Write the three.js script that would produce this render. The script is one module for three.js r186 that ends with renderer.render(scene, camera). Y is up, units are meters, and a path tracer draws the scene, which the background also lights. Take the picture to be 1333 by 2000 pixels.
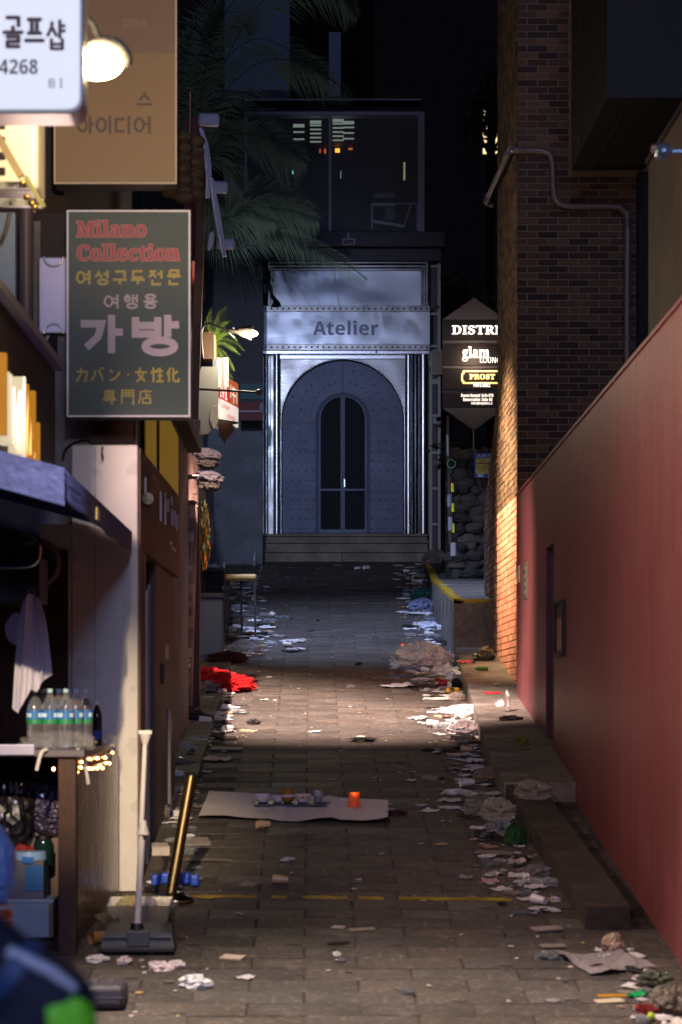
import * as THREE from 'three';
import { mergeGeometries } from 'three/addons/utils/BufferGeometryUtils.js';
import { RoundedBoxGeometry } from 'three/addons/geometries/RoundedBoxGeometry.js';
import { MarchingCubes } from 'three/addons/objects/MarchingCubes.js';
import { FontLoader } from 'three/addons/loaders/FontLoader.js';
import { TextGeometry } from 'three/addons/geometries/TextGeometry.js';
import { RectAreaLightUniformsLib } from 'three/addons/lights/RectAreaLightUniformsLib.js';

// ---------------------------------------------------------------- camera, sky, lights
const W = 682, H = 1024, F = 4722, VX = 610, VY = 1370, EYE = 1.6;   // focal length and level vanishing point in photograph pixels
const scene = new THREE.Scene();
const camera = new THREE.PerspectiveCamera(2 * Math.atan(1000 / F) * 180 / Math.PI, W / H, 0.1, 900);
camera.position.set(0, EYE, 0);
camera.setViewOffset(W, H, (666.5 - VX) * W / 1333, (1000 - VY) * H / 2000, W, H);
camera.focus = 27; camera.userData.fStop = 3.6;

const renderer = new THREE.WebGLRenderer({ antialias: true });
renderer.setSize(W, H);
renderer.toneMapping = THREE.LinearToneMapping;
renderer.toneMappingExposure = 1;
renderer.shadowMap.enabled = true;
RectAreaLightUniformsLib.init();

{ // night sky, nearly black, one tone all round
  const d = new Float32Array(16 * 8 * 4);
  for (let i = 0; i < 16 * 8; i++) d.set([0.0016, 0.0016, 0.0026, 1], i * 4);
  const t = new THREE.DataTexture(d, 16, 8, THREE.RGBAFormat, THREE.FloatType);
  t.mapping = THREE.EquirectangularReflectionMapping; t.needsUpdate = true;
  scene.background = t; scene.environment = t;
}
const moon = new THREE.DirectionalLight(0xbfcfff, 0.012);
moon.position.set(-4, 30, 12); moon.castShadow = true; moon.shadow.mapSize.set(1024, 1024);
Object.assign(moon.shadow.camera, { left: -12, right: 12, top: 30, bottom: -30, near: 1, far: 90 });
scene.add(moon, moon.target); moon.target.position.set(0, 2, -24);

function spot(name, parent, color, cd, at, to, deg, penumbra, radius = 2) {
  const l = new THREE.SpotLight(color, cd, 0, deg * Math.PI / 180, penumbra);
  l.name = name; l.position.set(...at); l.target.position.set(...to); l.castShadow = true; l.shadow.radius = radius;
  scene.add(l, l.target); return l;
}
function point(name, color, cd, at, radius = 2) {
  const l = new THREE.PointLight(color, cd); l.name = name; l.position.set(...at); l.castShadow = true; l.shadow.radius = radius; scene.add(l); return l;
}
const LAMP_A = [-0.92, 4.33, -10.35], LAMP_C = [-1.2, 6.4, -17.6], LAMP_D = [-0.66, 5.22, -24.55], LAMP_E = [-1.75, 8.5, -26.5], LAMP_B = [-0.75, 7.2, 4];

// ---------------------------------------------------------------- helpers
let seed = 7;
const rnd = () => { seed = (seed + 0x6d2b79f5) | 0; let t = Math.imul(seed ^ (seed >>> 15), 1 | seed); t = (t + Math.imul(t ^ (t >>> 7), 61 | t)) ^ t; return ((t ^ (t >>> 14)) >>> 0) / 4294967296; };
const rr = (a, b) => a + (b - a) * rnd();
const pick = (a) => a[Math.floor(rnd() * a.length)];
const V = (x, y, z) => new THREE.Vector3(x, y, z);
const X = (px, d) => (px - VX) / F * d, Y = (py, d) => EYE + (VY - py) / F * d;
const P = (px, py, d) => V(X(px, d), Y(py, d), -d);
const SL = 0.1288, D0 = 10.87, D1 = 42.2;
const gY = (d) => d < D0 ? 0 : d > D1 ? -1.4 + SL * D1 : -1.4 + SL * d;
const gD = (py) => 14166 / (py - 762);                                  // depth of a pavement point seen at that row
const lerp = THREE.MathUtils.lerp, clamp = THREE.MathUtils.clamp, ss = THREE.MathUtils.smoothstep;
const pl = (pts, d) => { for (let i = 1; i < pts.length; i++) if (d <= pts[i][0] || i === pts.length - 1) return lerp(pts[i - 1][1], pts[i][1], clamp((d - pts[i - 1][0]) / (pts[i][0] - pts[i - 1][0]), 0, 1)); };
const kerbX = (d) => pl([[11, 1.6], [13.45, 1.51], [17.6, 1.4], [19, 1.39], [25, 1.545], [27, 1.6], [33, 1.66], [41, 1.92]], d);

const used = new Map();
function numbered(n) { const k = used.get(n) ?? 0; used.set(n, k + 1); return k ? n + '_' + String(k).padStart(3, '0') : n; }
const ORG = new WeakMap();
function shade(o) { o.castShadow = true; o.receiveShadow = true; return o; }
function thing(name, label, category, at = [0, 0, 0], group) {
  const o = new THREE.Group(); o.name = numbered(name); o.position.set(...at); scene.add(o); ORG.set(o, V(...at));
  o.userData.label = label; o.userData.category = category; if (group) o.userData.group = group;
  return o;
}
function struct(name, geo, mat, label) {
  const m = shade(new THREE.Mesh(geo, mat)); m.name = numbered(name); m.userData.kind = 'structure'; if (label) m.userData.label = label; scene.add(m); ORG.set(m, V(0, 0, 0)); return m;
}
// a part whose geometry is given in world coordinates
function part(t, name, geo, mat, stuff) {
  const g = Array.isArray(geo) ? merge(geo) : geo, o = ORG.get(t);
  g.translate(-o.x, -o.y, -o.z);
  const m = shade(new THREE.Mesh(g, mat)); m.name = name; if (stuff) m.userData.kind = 'stuff'; t.add(m); ORG.set(m, o); return m;
}
// a part that shares a geometry: put at a world place
function place(t, name, geo, mat, at, rot, scale) {
  const o = ORG.get(t), m = shade(new THREE.Mesh(geo, mat)); m.name = name; m.position.set(at[0] - o.x, at[1] - o.y, at[2] - o.z);
  if (rot) m.rotation.set(...rot); if (scale) m.scale.set(...scale); t.add(m); ORG.set(m, V(...at)); return m;
}
function single(name, label, category, geo, mat, at = [0, 0, 0], group, rot) { // a thing that is one mesh, geometry about its base
  const m = shade(new THREE.Mesh(Array.isArray(geo) ? merge(geo) : geo, mat)); m.name = numbered(name); m.position.set(...at); if (rot) m.rotation.set(...rot);
  Object.assign(m.userData, { label, category }); if (group) m.userData.group = group; scene.add(m); ORG.set(m, V(...at)); return m;
}
function clean(g) { let q = g.index ? g.toNonIndexed() : g; for (const k of Object.keys(q.attributes)) if (!['position', 'normal', 'uv'].includes(k)) q.deleteAttribute(k); if (!q.attributes.uv) q.setAttribute('uv', new THREE.Float32BufferAttribute(new Float32Array(q.attributes.position.count * 2), 2)); if (!q.attributes.normal) q.computeVertexNormals(); q.morphAttributes = {}; return q; }
function merge(list) { return mergeGeometries(list.map(clean)); }
// uv in metres from the dominant axis of each face
function muv(g0, s = 1) {
  const g = clean(g0), p = g.attributes.position, n = g.attributes.normal, uv = g.attributes.uv;
  for (let i = 0; i < p.count; i += 3) {
    let a = 0, b = 0, c = 0; for (let k = 0; k < 3; k++) { a += n.getX(i + k); b += n.getY(i + k); c += n.getZ(i + k); }
    a = Math.abs(a); b = Math.abs(b); c = Math.abs(c);
    for (let k = 0; k < 3; k++) { const x = p.getX(i + k), y = p.getY(i + k), z = p.getZ(i + k); a >= b && a >= c ? uv.setXY(i + k, z * s, y * s) : b >= c ? uv.setXY(i + k, x * s, z * s) : uv.setXY(i + k, x * s, y * s); }
  }
  return g;
}
// box between two corners
function bx(x0, y0, z0, x1, y1, z1, r = 0) {
  const w = Math.abs(x1 - x0), h = Math.abs(y1 - y0), d = Math.abs(z1 - z0);
  const g = r ? new RoundedBoxGeometry(w, h, d, 2, Math.min(r, w / 2.01, h / 2.01, d / 2.01)) : new THREE.BoxGeometry(w, h, d);
  return muv(g.translate((x0 + x1) / 2, (y0 + y1) / 2, (z0 + z1) / 2));
}
function rod(a, b, r, r2 = r, n = 10) {
  const A = a.isVector3 ? a : V(...a), B = b.isVector3 ? b : V(...b), d = B.clone().sub(A), g = new THREE.CylinderGeometry(r2, r, d.length(), n);
  return g.applyQuaternion(new THREE.Quaternion().setFromUnitVectors(V(0, 1, 0), d.normalize())).translate((A.x + B.x) / 2, (A.y + B.y) / 2, (A.z + B.z) / 2);
}
// a square bar from a to b
function bar(a, b, w, h = w) {
  const A = a.isVector3 ? a : V(...a), B = b.isVector3 ? b : V(...b), g = new THREE.BoxGeometry(w, h, A.distanceTo(B)), m = new THREE.Matrix4().lookAt(A, B, Math.abs(B.clone().sub(A).normalize().y) > .98 ? V(0, 0, 1) : V(0, 1, 0));
  return g.applyMatrix4(m).translate((A.x + B.x) / 2, (A.y + B.y) / 2, (A.z + B.z) / 2);
}
function tube(pts, r, n = 24, k = 8) { return new THREE.TubeGeometry(new THREE.CatmullRomCurve3(pts.map((p) => p.isVector3 ? p : V(...p)), false, 'centripetal'), n, r, k); }
function ball(p, r, n = 12) { return new THREE.SphereGeometry(r, n, Math.max(6, n >> 1)).translate(p.x, p.y, p.z); }
function prism(pts, depth, bevel = 0) { // xy outline, extruded towards +z from 0
  const s = new THREE.Shape(pts.map((p) => new THREE.Vector2(...p)));
  return new THREE.ExtrudeGeometry(s, { depth: depth - 2 * bevel, bevelEnabled: bevel > 0, bevelSize: bevel, bevelThickness: bevel, bevelOffset: -bevel, bevelSegments: 1 }).translate(0, 0, bevel);
}
function hexa(c) { // closed solid from 8 corners: bottom 4 (ccw), top 4
  const f = [[3, 2, 1, 0], [4, 5, 6, 7], [0, 1, 5, 4], [1, 2, 6, 5], [2, 3, 7, 6], [3, 0, 4, 7]], pos = [];
  for (const [a, b, d, e] of f) for (const i of [a, b, d, a, d, e]) pos.push(...(c[i].isVector3 ? c[i].toArray() : c[i]));
  const g = new THREE.BufferGeometry(); g.setAttribute('position', new THREE.Float32BufferAttribute(pos, 3)); g.computeVertexNormals(); return muv(g);
}
// smooth periodic noise
const LAT = new Float32Array(65536); for (let i = 0; i < 65536; i++) LAT[i] = rnd();
function vn(x, y, per, s = 0) { const xi = Math.floor(x), yi = Math.floor(y), fx = x - xi, fy = y - yi, u = fx * fx * (3 - 2 * fx), v = fy * fy * (3 - 2 * fy), h = (a, b) => LAT[(((a % per + per) % per) * 374 + ((b % per + per) % per) * 6683 + s * 977) & 65535]; return lerp(lerp(h(xi, yi), h(xi + 1, yi), u), lerp(h(xi, yi + 1), h(xi + 1, yi + 1), u), v); }
function fbm(u, v, f = 4, o = 4, s = 0) { let a = 0, w = .5, t = 0; for (let i = 0; i < o; i++) { a += w * vn(u * f, v * f, f, s + i); t += w; w *= .5; f *= 2; } return a / t; }
function n3(x, y, z, s = 0) { const i = Math.floor(z), f = z - i, u = f * f * (3 - 2 * f); return lerp(vn(x, y, 512, s + i * 7), vn(x, y, 512, s + (i + 1) * 7), u); }
function tex(w, h, fn, srgb = true) {
  const d = new Uint8Array(w * h * 4);
  for (let j = 0; j < h; j++) for (let i = 0; i < w; i++) { const c = fn((i + .5) / w, (j + .5) / h), o = (j * w + i) * 4; d[o] = clamp(c[0], 0, 255); d[o + 1] = clamp(c[1], 0, 255); d[o + 2] = clamp(c[2], 0, 255); d[o + 3] = 255; }
  const t = new THREE.DataTexture(d, w, h); t.wrapS = t.wrapT = THREE.RepeatWrapping; t.magFilter = THREE.LinearFilter; t.minFilter = THREE.LinearFilter; if (srgb) t.colorSpace = THREE.SRGBColorSpace; t.needsUpdate = true; return t;
}
const grey = (w, h, fn) => tex(w, h, (u, v) => { const k = fn(u, v) * 255; return [k, k, k]; }, false);
function rep(t, x, y = x) { const c = t.clone(); c.repeat.set(x, y); c.needsUpdate = true; return c; }
function canvasTex(w, h, draw) { const c = document.createElement('canvas'); c.width = w; c.height = h; draw(c.getContext('2d'), w, h); const t = new THREE.CanvasTexture(c); t.colorSpace = THREE.SRGBColorSpace; t.magFilter = THREE.LinearFilter; return t; }
const M = (color, roughness = .7, o = {}) => new THREE.MeshStandardMaterial({ color, roughness, side: THREE.DoubleSide, ...o });
const MP = (color, roughness, o = {}) => new THREE.MeshPhysicalMaterial({ color, roughness, side: THREE.DoubleSide, ...o });

// ---------------------------------------------------------------- textures and materials
const bGrain = grey(256, 256, (u, v) => .5 * fbm(u, v, 16, 4, 1) + .5 * fbm(u, v, 64, 2, 3));
const bRough = grey(256, 256, (u, v) => { const a = fbm(u, v, 8, 5, 5); return a * .6 + .4 * Math.pow(fbm(u, v, 32, 3, 9), 2); });
const tStain = (r, g, b, k, f = 4, s = 0) => tex(256, 256, (u, v) => { const a = fbm(u, v, f, 5, s), c = fbm(u, v, f * 8, 3, s + 11), sp = c > .68 ? -18 : 0, q = (a - .5) * k + (c - .5) * k * .5 + sp; return [r + q, g + q, b + q * .95]; });
const tConcrete = tStain(112, 106, 100, 90, 4, 2), tPlaster = tStain(150, 150, 155, 60, 4, 21), tDirt = tStain(66, 60, 56, 70, 6, 31), tDark = tStain(50, 48, 52, 30, 4, 41);
const tPaver = tex(512, 512, (u, v) => { const a = fbm(u, v, 4, 5, 60), c = fbm(u, v, 64, 2, 66), g = fbm(u, v, 12, 3, 71), gum = g > .73 ? -34 : 0, w = c > .74 ? 26 : 0, q = (a - .5) * 60 + (c - .5) * 40 + gum + w; return [113 + q, 107 + q * .98, 102 + q * .96]; });
const tWood = tex(256, 512, (u, v) => { const r = fbm(u * 1, v * .12, 16, 4, 80) * 9 + u * 5, k = Math.abs((r % 1) - .5) * 2, f = fbm(u, v, 64, 2, 83); return [96 + k * 40 + f * 20, 72 + k * 31 + f * 16, 54 + k * 24 + f * 12]; });
const tStreak = (base, dark, lite) => tex(512, 512, (u, v) => { // paint with runs and weathering
  const a = fbm(u, v * .06, 32, 4, 90), m = fbm(u, v, 4, 5, 94), q = ss(a * .62 + m * .38, .42, .66), s = ss(fbm(u, v * .03, 64, 3, 97), .58, .72) * ss(m, .4, .6); return [0, 1, 2].map((i) => lerp(lerp(dark[i], base[i], q), lite[i], s * .5) + (fbm(u, v, 64, 2, 99) - .5) * 12); });
const tRed = tStreak([136, 76, 79], [127, 69, 72], [140, 104, 101]);
const bPaper = grey(256, 256, (u, v) => { let k = 0; for (let i = 0; i < 3; i++) k += Math.abs(fbm(u, v, 5 + i * 3, 2, 120 + i) - .5) * 2; return k / 2; });
const bHammer = (() => { const n = 256, d = new Float32Array(n * n * 4); for (let j = 0; j < n; j++) for (let i = 0; i < n; i++) d.fill(fbm((i + .5) / n, (j + .5) / n, 4, 2, 131), (j * n + i) * 4, (j * n + i) * 4 + 4); const t = new THREE.DataTexture(d, n, n, THREE.RGBAFormat, THREE.FloatType); t.wrapS = t.wrapT = THREE.RepeatWrapping; t.magFilter = THREE.LinearFilter; t.needsUpdate = true; return t; })();
const rBrush = grey(512, 256, (u, v) => .55 + .25 * fbm(u * .05, v, 128, 2, 140) + .25 * ss(fbm(u, v, 4, 2, 145), .3, .8));

const mBedding = M(0xffffff, .95, { map: rep(tDirt, .5), bumpMap: rep(bGrain, 2), bumpScale: .004 });
const mPavers = [0xffffff, 0xf0ecea, 0xf8f2ec, 0xe6e3e4, 0xf0e8e2, 0xdcd9da].map((c, i) => M(new THREE.Color(c).multiplyScalar(.52), .68 + .05 * (i % 3), { map: tPaver, bumpMap: bGrain, bumpScale: .003 }));
const mConcrete = M(0xffffff, .85, { map: tConcrete, bumpMap: rep(bRough, 2), bumpScale: .006 });
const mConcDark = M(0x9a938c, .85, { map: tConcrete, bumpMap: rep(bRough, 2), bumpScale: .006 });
const mPlaster = M(0xcfd4dc, .85, { map: rep(tPlaster, .7), bumpMap: rep(bRough, 1.5), bumpScale: .012 });
const mGreyWall = M(0xc8c4c4, .8, { map: rep(tPlaster, .4), bumpMap: bRough, bumpScale: .004 });
const mDarkWall = M(0xffffff, .75, { map: rep(tDark, .5), bumpMap: bRough, bumpScale: .005 });
const mBlack = M(0x0c0c0e, .5), mBlackMatte = M(0x121214, .9), mCharcoal = M(0x2a2b2e, .6);
const mWhite = M(0xd8d6d2, .5), mOffWhite = M(0xd2d0ce, .55, { map: rep(tStain(238, 237, 234, 26, 3, 150), .35), bumpMap: rep(bRough, .6), bumpScale: .004 });
const mSteel = M(0x8c8c8a, .4, { metalness: 1, roughnessMap: rBrush, bumpMap: rep(bHammer, .5), bumpScale: .012 });
const mSteelPanel = M(0xaab0b8, .5, { metalness: 1, roughnessMap: rBrush, bumpMap: rep(bHammer, .5), bumpScale: .02 });
const mSteelCol = M(0xc6c8ca, .27, { metalness: 1 });
const mGalv = M(0x8f9396, .45, { metalness: .9, bumpMap: bGrain, bumpScale: .001 }), mBrass = M(0xb49a5a, .3, { metalness: 1 });
const mDoor = M(0x79829c, .5, { metalness: .15, map: rep(tStain(200, 204, 214, 60, 3, 160), .7), bumpMap: bGrain, bumpScale: .002 });
const mDoorDark = M(0x2c303c, .55);
const mRed = M(0xffffff, .5, { map: rep(tRed, .42), bumpMap: rep(bRough, .5), bumpScale: .004 });
const mBeige = M(0xc8b294, .7, { map: rep(tPlaster, .5), bumpMap: bRough, bumpScale: .003 });
const mBrown = M(0x5c4234, .65, { map: rep(tStain(225, 215, 205, 36, 3, 170), .6), bumpMap: bGrain, bumpScale: .001 });
const mWood = M(0xffffff, .7, { map: rep(tWood, 1.5, .7), bumpMap: bGrain, bumpScale: .002 }), mWoodDark = M(0x6a5a50, .75, { map: rep(tWood, 2, .7), bumpMap: bGrain, bumpScale: .002 });
const mBlue = M(0x042672, .6, { bumpMap: rep(bRough, 1), bumpScale: .006 });
const lit = (c, k, base = 0x222222) => M(base, .5, { emissive: c, emissiveIntensity: k });
const mPaper = [0xe6e4e2, 0xd9d4cf, 0xc9c4c0, 0xe2d8cf].map((c) => M(c, .8, { bumpMap: bPaper, bumpScale: .012 }));
const mBag = MP(0xe4e6ec, .3, { transmission: .55, thickness: 0, bumpMap: rep(bPaper, 3), bumpScale: .02, specularIntensity: 1 });
const mClear = MP(0xffffff, .08, { transmission: .92, thickness: 0, ior: 1.45 });
const mWater = MP(0xf2f8ff, .03, { transmission: 1, thickness: .06, ior: 1.33 });
const mCardboard = M(0x8a6c4c, .85, { map: rep(tStain(230, 220, 205, 34, 4, 180), 2) });

// ---------------------------------------------------------------- lettering
const fonts = {}; for (const n of ['sans_bold', 'sans_regular', 'serif_bold', 'serif_regular']) fonts[n] = await new FontLoader().loadAsync('fonts/droid/droid_' + n + '.typeface.json');
function letters(str, font, x0, y0, x1, y1, z, depth, seg = 3) { // one geometry per character, the line fitted into a rectangle
  const whole = new TextGeometry(str, { font: fonts[font], size: 1, depth: .1, curveSegments: seg, bevelEnabled: false }); whole.computeBoundingBox();
  const b = whole.boundingBox, sx = (x1 - x0) / (b.max.x - b.min.x), sy = (y1 - y0) / (b.max.y - b.min.y), out = [];
  let pen = 0;
  for (const ch of str) {
    const adv = fonts[font].data.glyphs[ch].ha / fonts[font].data.resolution;
    if (ch !== ' ') out.push(new TextGeometry(ch, { font: fonts[font], size: 1, depth: 1, curveSegments: seg, bevelEnabled: false }).translate(pen - b.min.x, -b.min.y, 0).scale(sx, sy, depth).translate(x0, y0, z));
    pen += adv;
  }
  return out;
}
const JAMO = {
  g: [[[.05, .12], [.95, .12], [.8, .6], [.3, 1]]], G: [[[0, .1], [1, .1], [1, 1]]], n: [[[0, 0], [0, 1], [1, 1]]], d: [[[1, .05], [0, .05], [0, 1], [1, 1]]],
  r: [[[0, 0], [1, 0], [1, .5], [0, .5], [0, 1], [1, 1]]], m: [[[0, 0], [1, 0], [1, 1], [0, 1], [0, 0]]], b: [[[0, 0], [0, 1], [1, 1], [1, 0]], [[0, .5], [1, .5]]],
  s: [[[.5, 0], [.48, .35], [0, 1]], [[.5, .35], [1, 1]]], j: [[[0, .05], [1, .05]], [[.5, .05], [.48, .4], [0, 1]], [[.5, .4], [1, 1]]], o: ['o'], p: [[[0, 0], [1, 0]], [[.28, 0], [.28, 1]], [[.72, 0], [.72, 1]], [[0, 1], [1, 1]]],
  h: [[[.3, 0], [.7, 0]], [[0, .26], [1, .26]], 'h'], S: [[[.25, 0], [.22, .35], [0, 1]], [[.25, .35], [.46, 1]], [[.75, 0], [.72, .35], [.54, 1]], [[.75, .35], [1, 1]]],
  a: [[[.35, 0], [.35, 1]], [[.35, .45], [1, .45]]], e: [[[.75, 0], [.75, 1]], [[0, .45], [.75, .45]]], y: [[[.35, 0], [.35, 1]], [[.35, .3], [1, .3]], [[.35, .6], [1, .6]]], Y: [[[.75, 0], [.75, 1]], [[0, .3], [.75, .3]], [[0, .6], [.75, .6]]],
  i: [[[.5, 0], [.5, 1]]], A: [[[.2, 0], [.2, 1]], [[.8, 0], [.8, 1]], [[.2, .5], [.8, .5]]], E: [[[.9, 0], [.9, 1]], [[.5, 0], [.5, 1]], [[0, .45], [.5, .45]]],
  O: [[[0, 1], [1, 1]], [[.5, .1], [.5, 1]]], U: [[[0, 0], [1, 0]], [[.5, 0], [.5, .95]]], X: [[[0, .5], [1, .5]]], Z: [[[0, 1], [1, 1]], [[.3, .1], [.3, 1]], [[.7, .1], [.7, 1]]],
};
const KANJI = {
  ka: [[[.1, .3], [.9, .3], [.85, .85], [.65, .95]], [[.45, .03], [.42, .5], [.1, .97]]], ba: [[[.35, .2], [.25, .6], [.03, .9]], [[.6, .2], [.8, .55], [.93, .9]], [[.72, .02], [.8, .15]], [[.87, 0], [.95, .12]]],
  nn: [[[.12, .2], [.35, .35]], [[.1, .9], [.55, .75], [.92, .3]]], dot: ['.'],
  woman: [[[.45, .03], [.3, .5], [.8, .95]], [[.7, .3], [.55, .7], [.15, .97]], [[.03, .33], [.97, .33]]], sei: [[[.2, 0], [.2, 1]], [[.05, .25], [.08, .45]], [[.3, .2], [.36, .38]], [[.55, .1], [.45, .4]], [[.5, .25], [.95, .25]], [[.7, .02], [.7, .95]], [[.5, .58], [.92, .58]], [[.4, .95], [1, .95]]],
  bake: [[[.35, .02], [.05, .5]], [[.22, .3], [.22, 1]], [[.9, .25], [.5, .55]], [[.55, .05], [.55, .85], [.65, .95], [.95, .95], [.97, .75]]],
  sen: [[[.1, .1], [.9, .1]], [[.5, 0], [.5, .6]], [[.2, .22], [.8, .22], [.8, .5], [.2, .5], [.2, .22]], [[.2, .36], [.8, .36]], [[.05, .62], [.95, .62]], [[.7, .5], [.7, 1], [.55, .95]], [[.28, .72], [.38, .85]], [[.02, .73], [.98, .73]]],
  mon: [[[.08, 0], [.08, 1]], [[.08, .05], [.42, .05], [.42, .45], [.08, .45]], [[.08, .25], [.42, .25]], [[.92, .45], [.58, .45], [.58, .05], [.92, .05], [.92, 1], [.8, .95]], [[.58, .25], [.92, .25]]],
  ten: [[[.5, 0], [.5, .12]], [[.1, .14], [.97, .14]], [[.14, .14], [.12, .6], [.02, 1]], [[.55, .25], [.55, .6]], [[.55, .4], [.88, .4]], [[.32, .6], [.86, .6], [.86, .95], [.32, .95], [.32, .6]]],
};
function strokes(c, list, x, y, w, h) {
  for (const s of list) {
    c.beginPath();
    if (s === 'o') c.ellipse(x + w / 2, y + h / 2, w / 2, h / 2, 0, 0, 7);
    else if (s === 'h') c.ellipse(x + w / 2, y + h * .7, w * .4, h * .28, 0, 0, 7);
    else if (s === '.') { c.fillStyle = c.strokeStyle; c.arc(x + w / 2, y + h / 2, w * .13, 0, 7); c.fill(); continue; }
    else s.forEach(([a, b], i) => i ? c.lineTo(x + a * w, y + b * h) : c.moveTo(x + a * w, y + b * h));
    c.stroke();
  }
}
function syllable(c, s, x, y, w, h) { // initial, vowel, optional final; s like 'gao'
  const q = (k, a, b, e, f) => strokes(c, JAMO[k], x + a * w, y + b * h, (e - a) * w, (f - b) * h), [i, v, f] = s;
  if ('OUXZ'.includes(v)) {
    if (f) { q(i, .2, .02, .8, .3); q(v, .03, v === 'U' ? .42 : .34, .97, v === 'U' ? .6 : .52); q(f, .2, .66, .8, .97); }
    else { q(i, .17, .05, .83, .5); q(v, .02, v === 'U' ? .66 : .58, .98, v === 'U' ? 1 : .9); }
  } else if (f) { q(i, .04, .06, v === 'A' ? .46 : .52, .5); q(v, v === 'A' ? .54 : .6, 0, .98, .58); q(f, .25, .66, .88, .98); }
  else { q(i, .03, .15, v === 'E' ? .45 : .54, .85); q(v, v === 'E' ? .5 : .6, 0, .98, 1); }
}
function hangul(c, words, x, y, w, h, gap) { words.forEach((s, i) => syllable(c, s, x + i * (w + gap), y, w, h)); }

// ---------------------------------------------------------------- ground, pavement, kerb
function sheet(list, x0, x1, y = 0) { // a strip along the alley: [d, height] pairs
  const pos = []; for (let i = 1; i < list.length; i++) { const [a, ya] = list[i - 1], [b, yb] = list[i]; for (const p of [[x0, ya, a], [x1, ya, a], [x1, yb, b], [x0, ya, a], [x1, yb, b], [x0, yb, b]]) pos.push(p[0], p[1] + y, -p[2]); }
  const g = new THREE.BufferGeometry(); g.setAttribute('position', new THREE.Float32BufferAttribute(pos, 3)); g.computeVertexNormals(); return muv(g);
}
function slab(dN, xl, xr, dF, xl2, xr2, yb, yt) {
  const c = []; for (const f of [yb, yt]) c.push([xl, f(dN), -dN], [xr, f(dN), -dN], [xr2, f(dF), -dF], [xl2, f(dF), -dF]); return hexa(c);
}
const TILT = Math.atan(SL);
struct('ground', sheet([[-80, 0], [D0, 0], [D1, gY(D1)], [420, gY(D1)]], -200, 200, -.07), mBedding);
struct('street', sheet([[-60, 0], [D0 - .3, 0]], -60, 60, -.03), M(0xffffff, .9, { map: rep(tDark, .4), bumpMap: rep(bGrain, 3), bumpScale: .006 }));
{
  const t = new THREE.Group(); t.name = 'pavement'; t.userData.kind = 'structure'; scene.add(t); ORG.set(t, V(0, 0, 0));
  part(t, 'bedding', sheet([[D0 - .3, -.02], [D0, .0], [D1, gY(D1)], [46, gY(D1)]], -2.6, 2.6, -.004), mBedding);
  const PW = .55, PD = .24, rows = [], gs = [0, 1, 2, 3].map((k) => { const g = new RoundedBoxGeometry(PW - .012, .05, PD - .012, 1, .004), u = muv(g, .7).attributes.uv; for (let i = 0; i < u.count; i++) u.setXY(i, u.getX(i) + k * .31, u.getY(i) + k * .47); return g; });
  const bgs = [0, 1, 2].map((k) => { const g = muv(new RoundedBoxGeometry(.4, .05, .47, 1, .005), .7), u = g.attributes.uv; for (let i = 0; i < u.count; i++) u.setXY(i, u.getX(i) + k * .37, u.getY(i) + .2 * k); return g; });
  const all = [];
  for (let r = 0, d = D0 - .12; d < 43; r++, d = D0 - .12 + r * PD * Math.cos(TILT)) {
    for (let k = -8; k < 8; k++) {
      const x = -.59 + k * PW + (r % 2 ? PW / 2 : 0), lim = d < 14.45 ? -2.2 : pl([[22, -.86], [26, -.86], [26.5, -2.4]], d);
      if (x - PW / 2 < lim - .3 || x > kerbX(d) + .2 + (d < 13.3 ? .7 : 0)) continue;
      if (x - PW / 2 < lim - .01) continue;
      all.push([x, d]);
    }
  }
  const rest = [[], [], [], [], [], []]; let n = 0;
  for (const [x, d] of all) {
    const y = gY(d) + .0245 - .05 + rr(-.0025, .004) + .026, g = pick(gs), k = Math.floor(rnd() * 6), rot = [(d < D0 ? 0 : TILT) + rr(-.008, .008), rr(-.008, .008), rr(-.006, .006)];
    const px = VX + x * F / d; if (px < -60 || px > 1400) continue;
    if (n < 292) { n++; place(t, 'paver', g, mPavers[k], [x, y - .025, -d], rot); }
    else { const m = new THREE.Matrix4().makeRotationFromEuler(new THREE.Euler(...rot)).setPosition(x, y - .025, -d); rest[k].push(clean(g.clone()).applyMatrix4(m)); }
  }
  const far = rest.flat(); // the far pavers, joined
  rest.forEach((l, k) => l.length && part(t, 'paver', mergeGeometries(l), mPavers[k], true));
  for (let d = 14.75; d < 26.4; d += .48) { const y = gY(d) + .0245; place(t, 'border_slab', pick(bgs), pick(mPavers), [-1.085 + rr(-.004, .004), y - .024 + rr(-.002, .002), -d], [TILT, rr(-.008, .008), 0]); }
}
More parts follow.
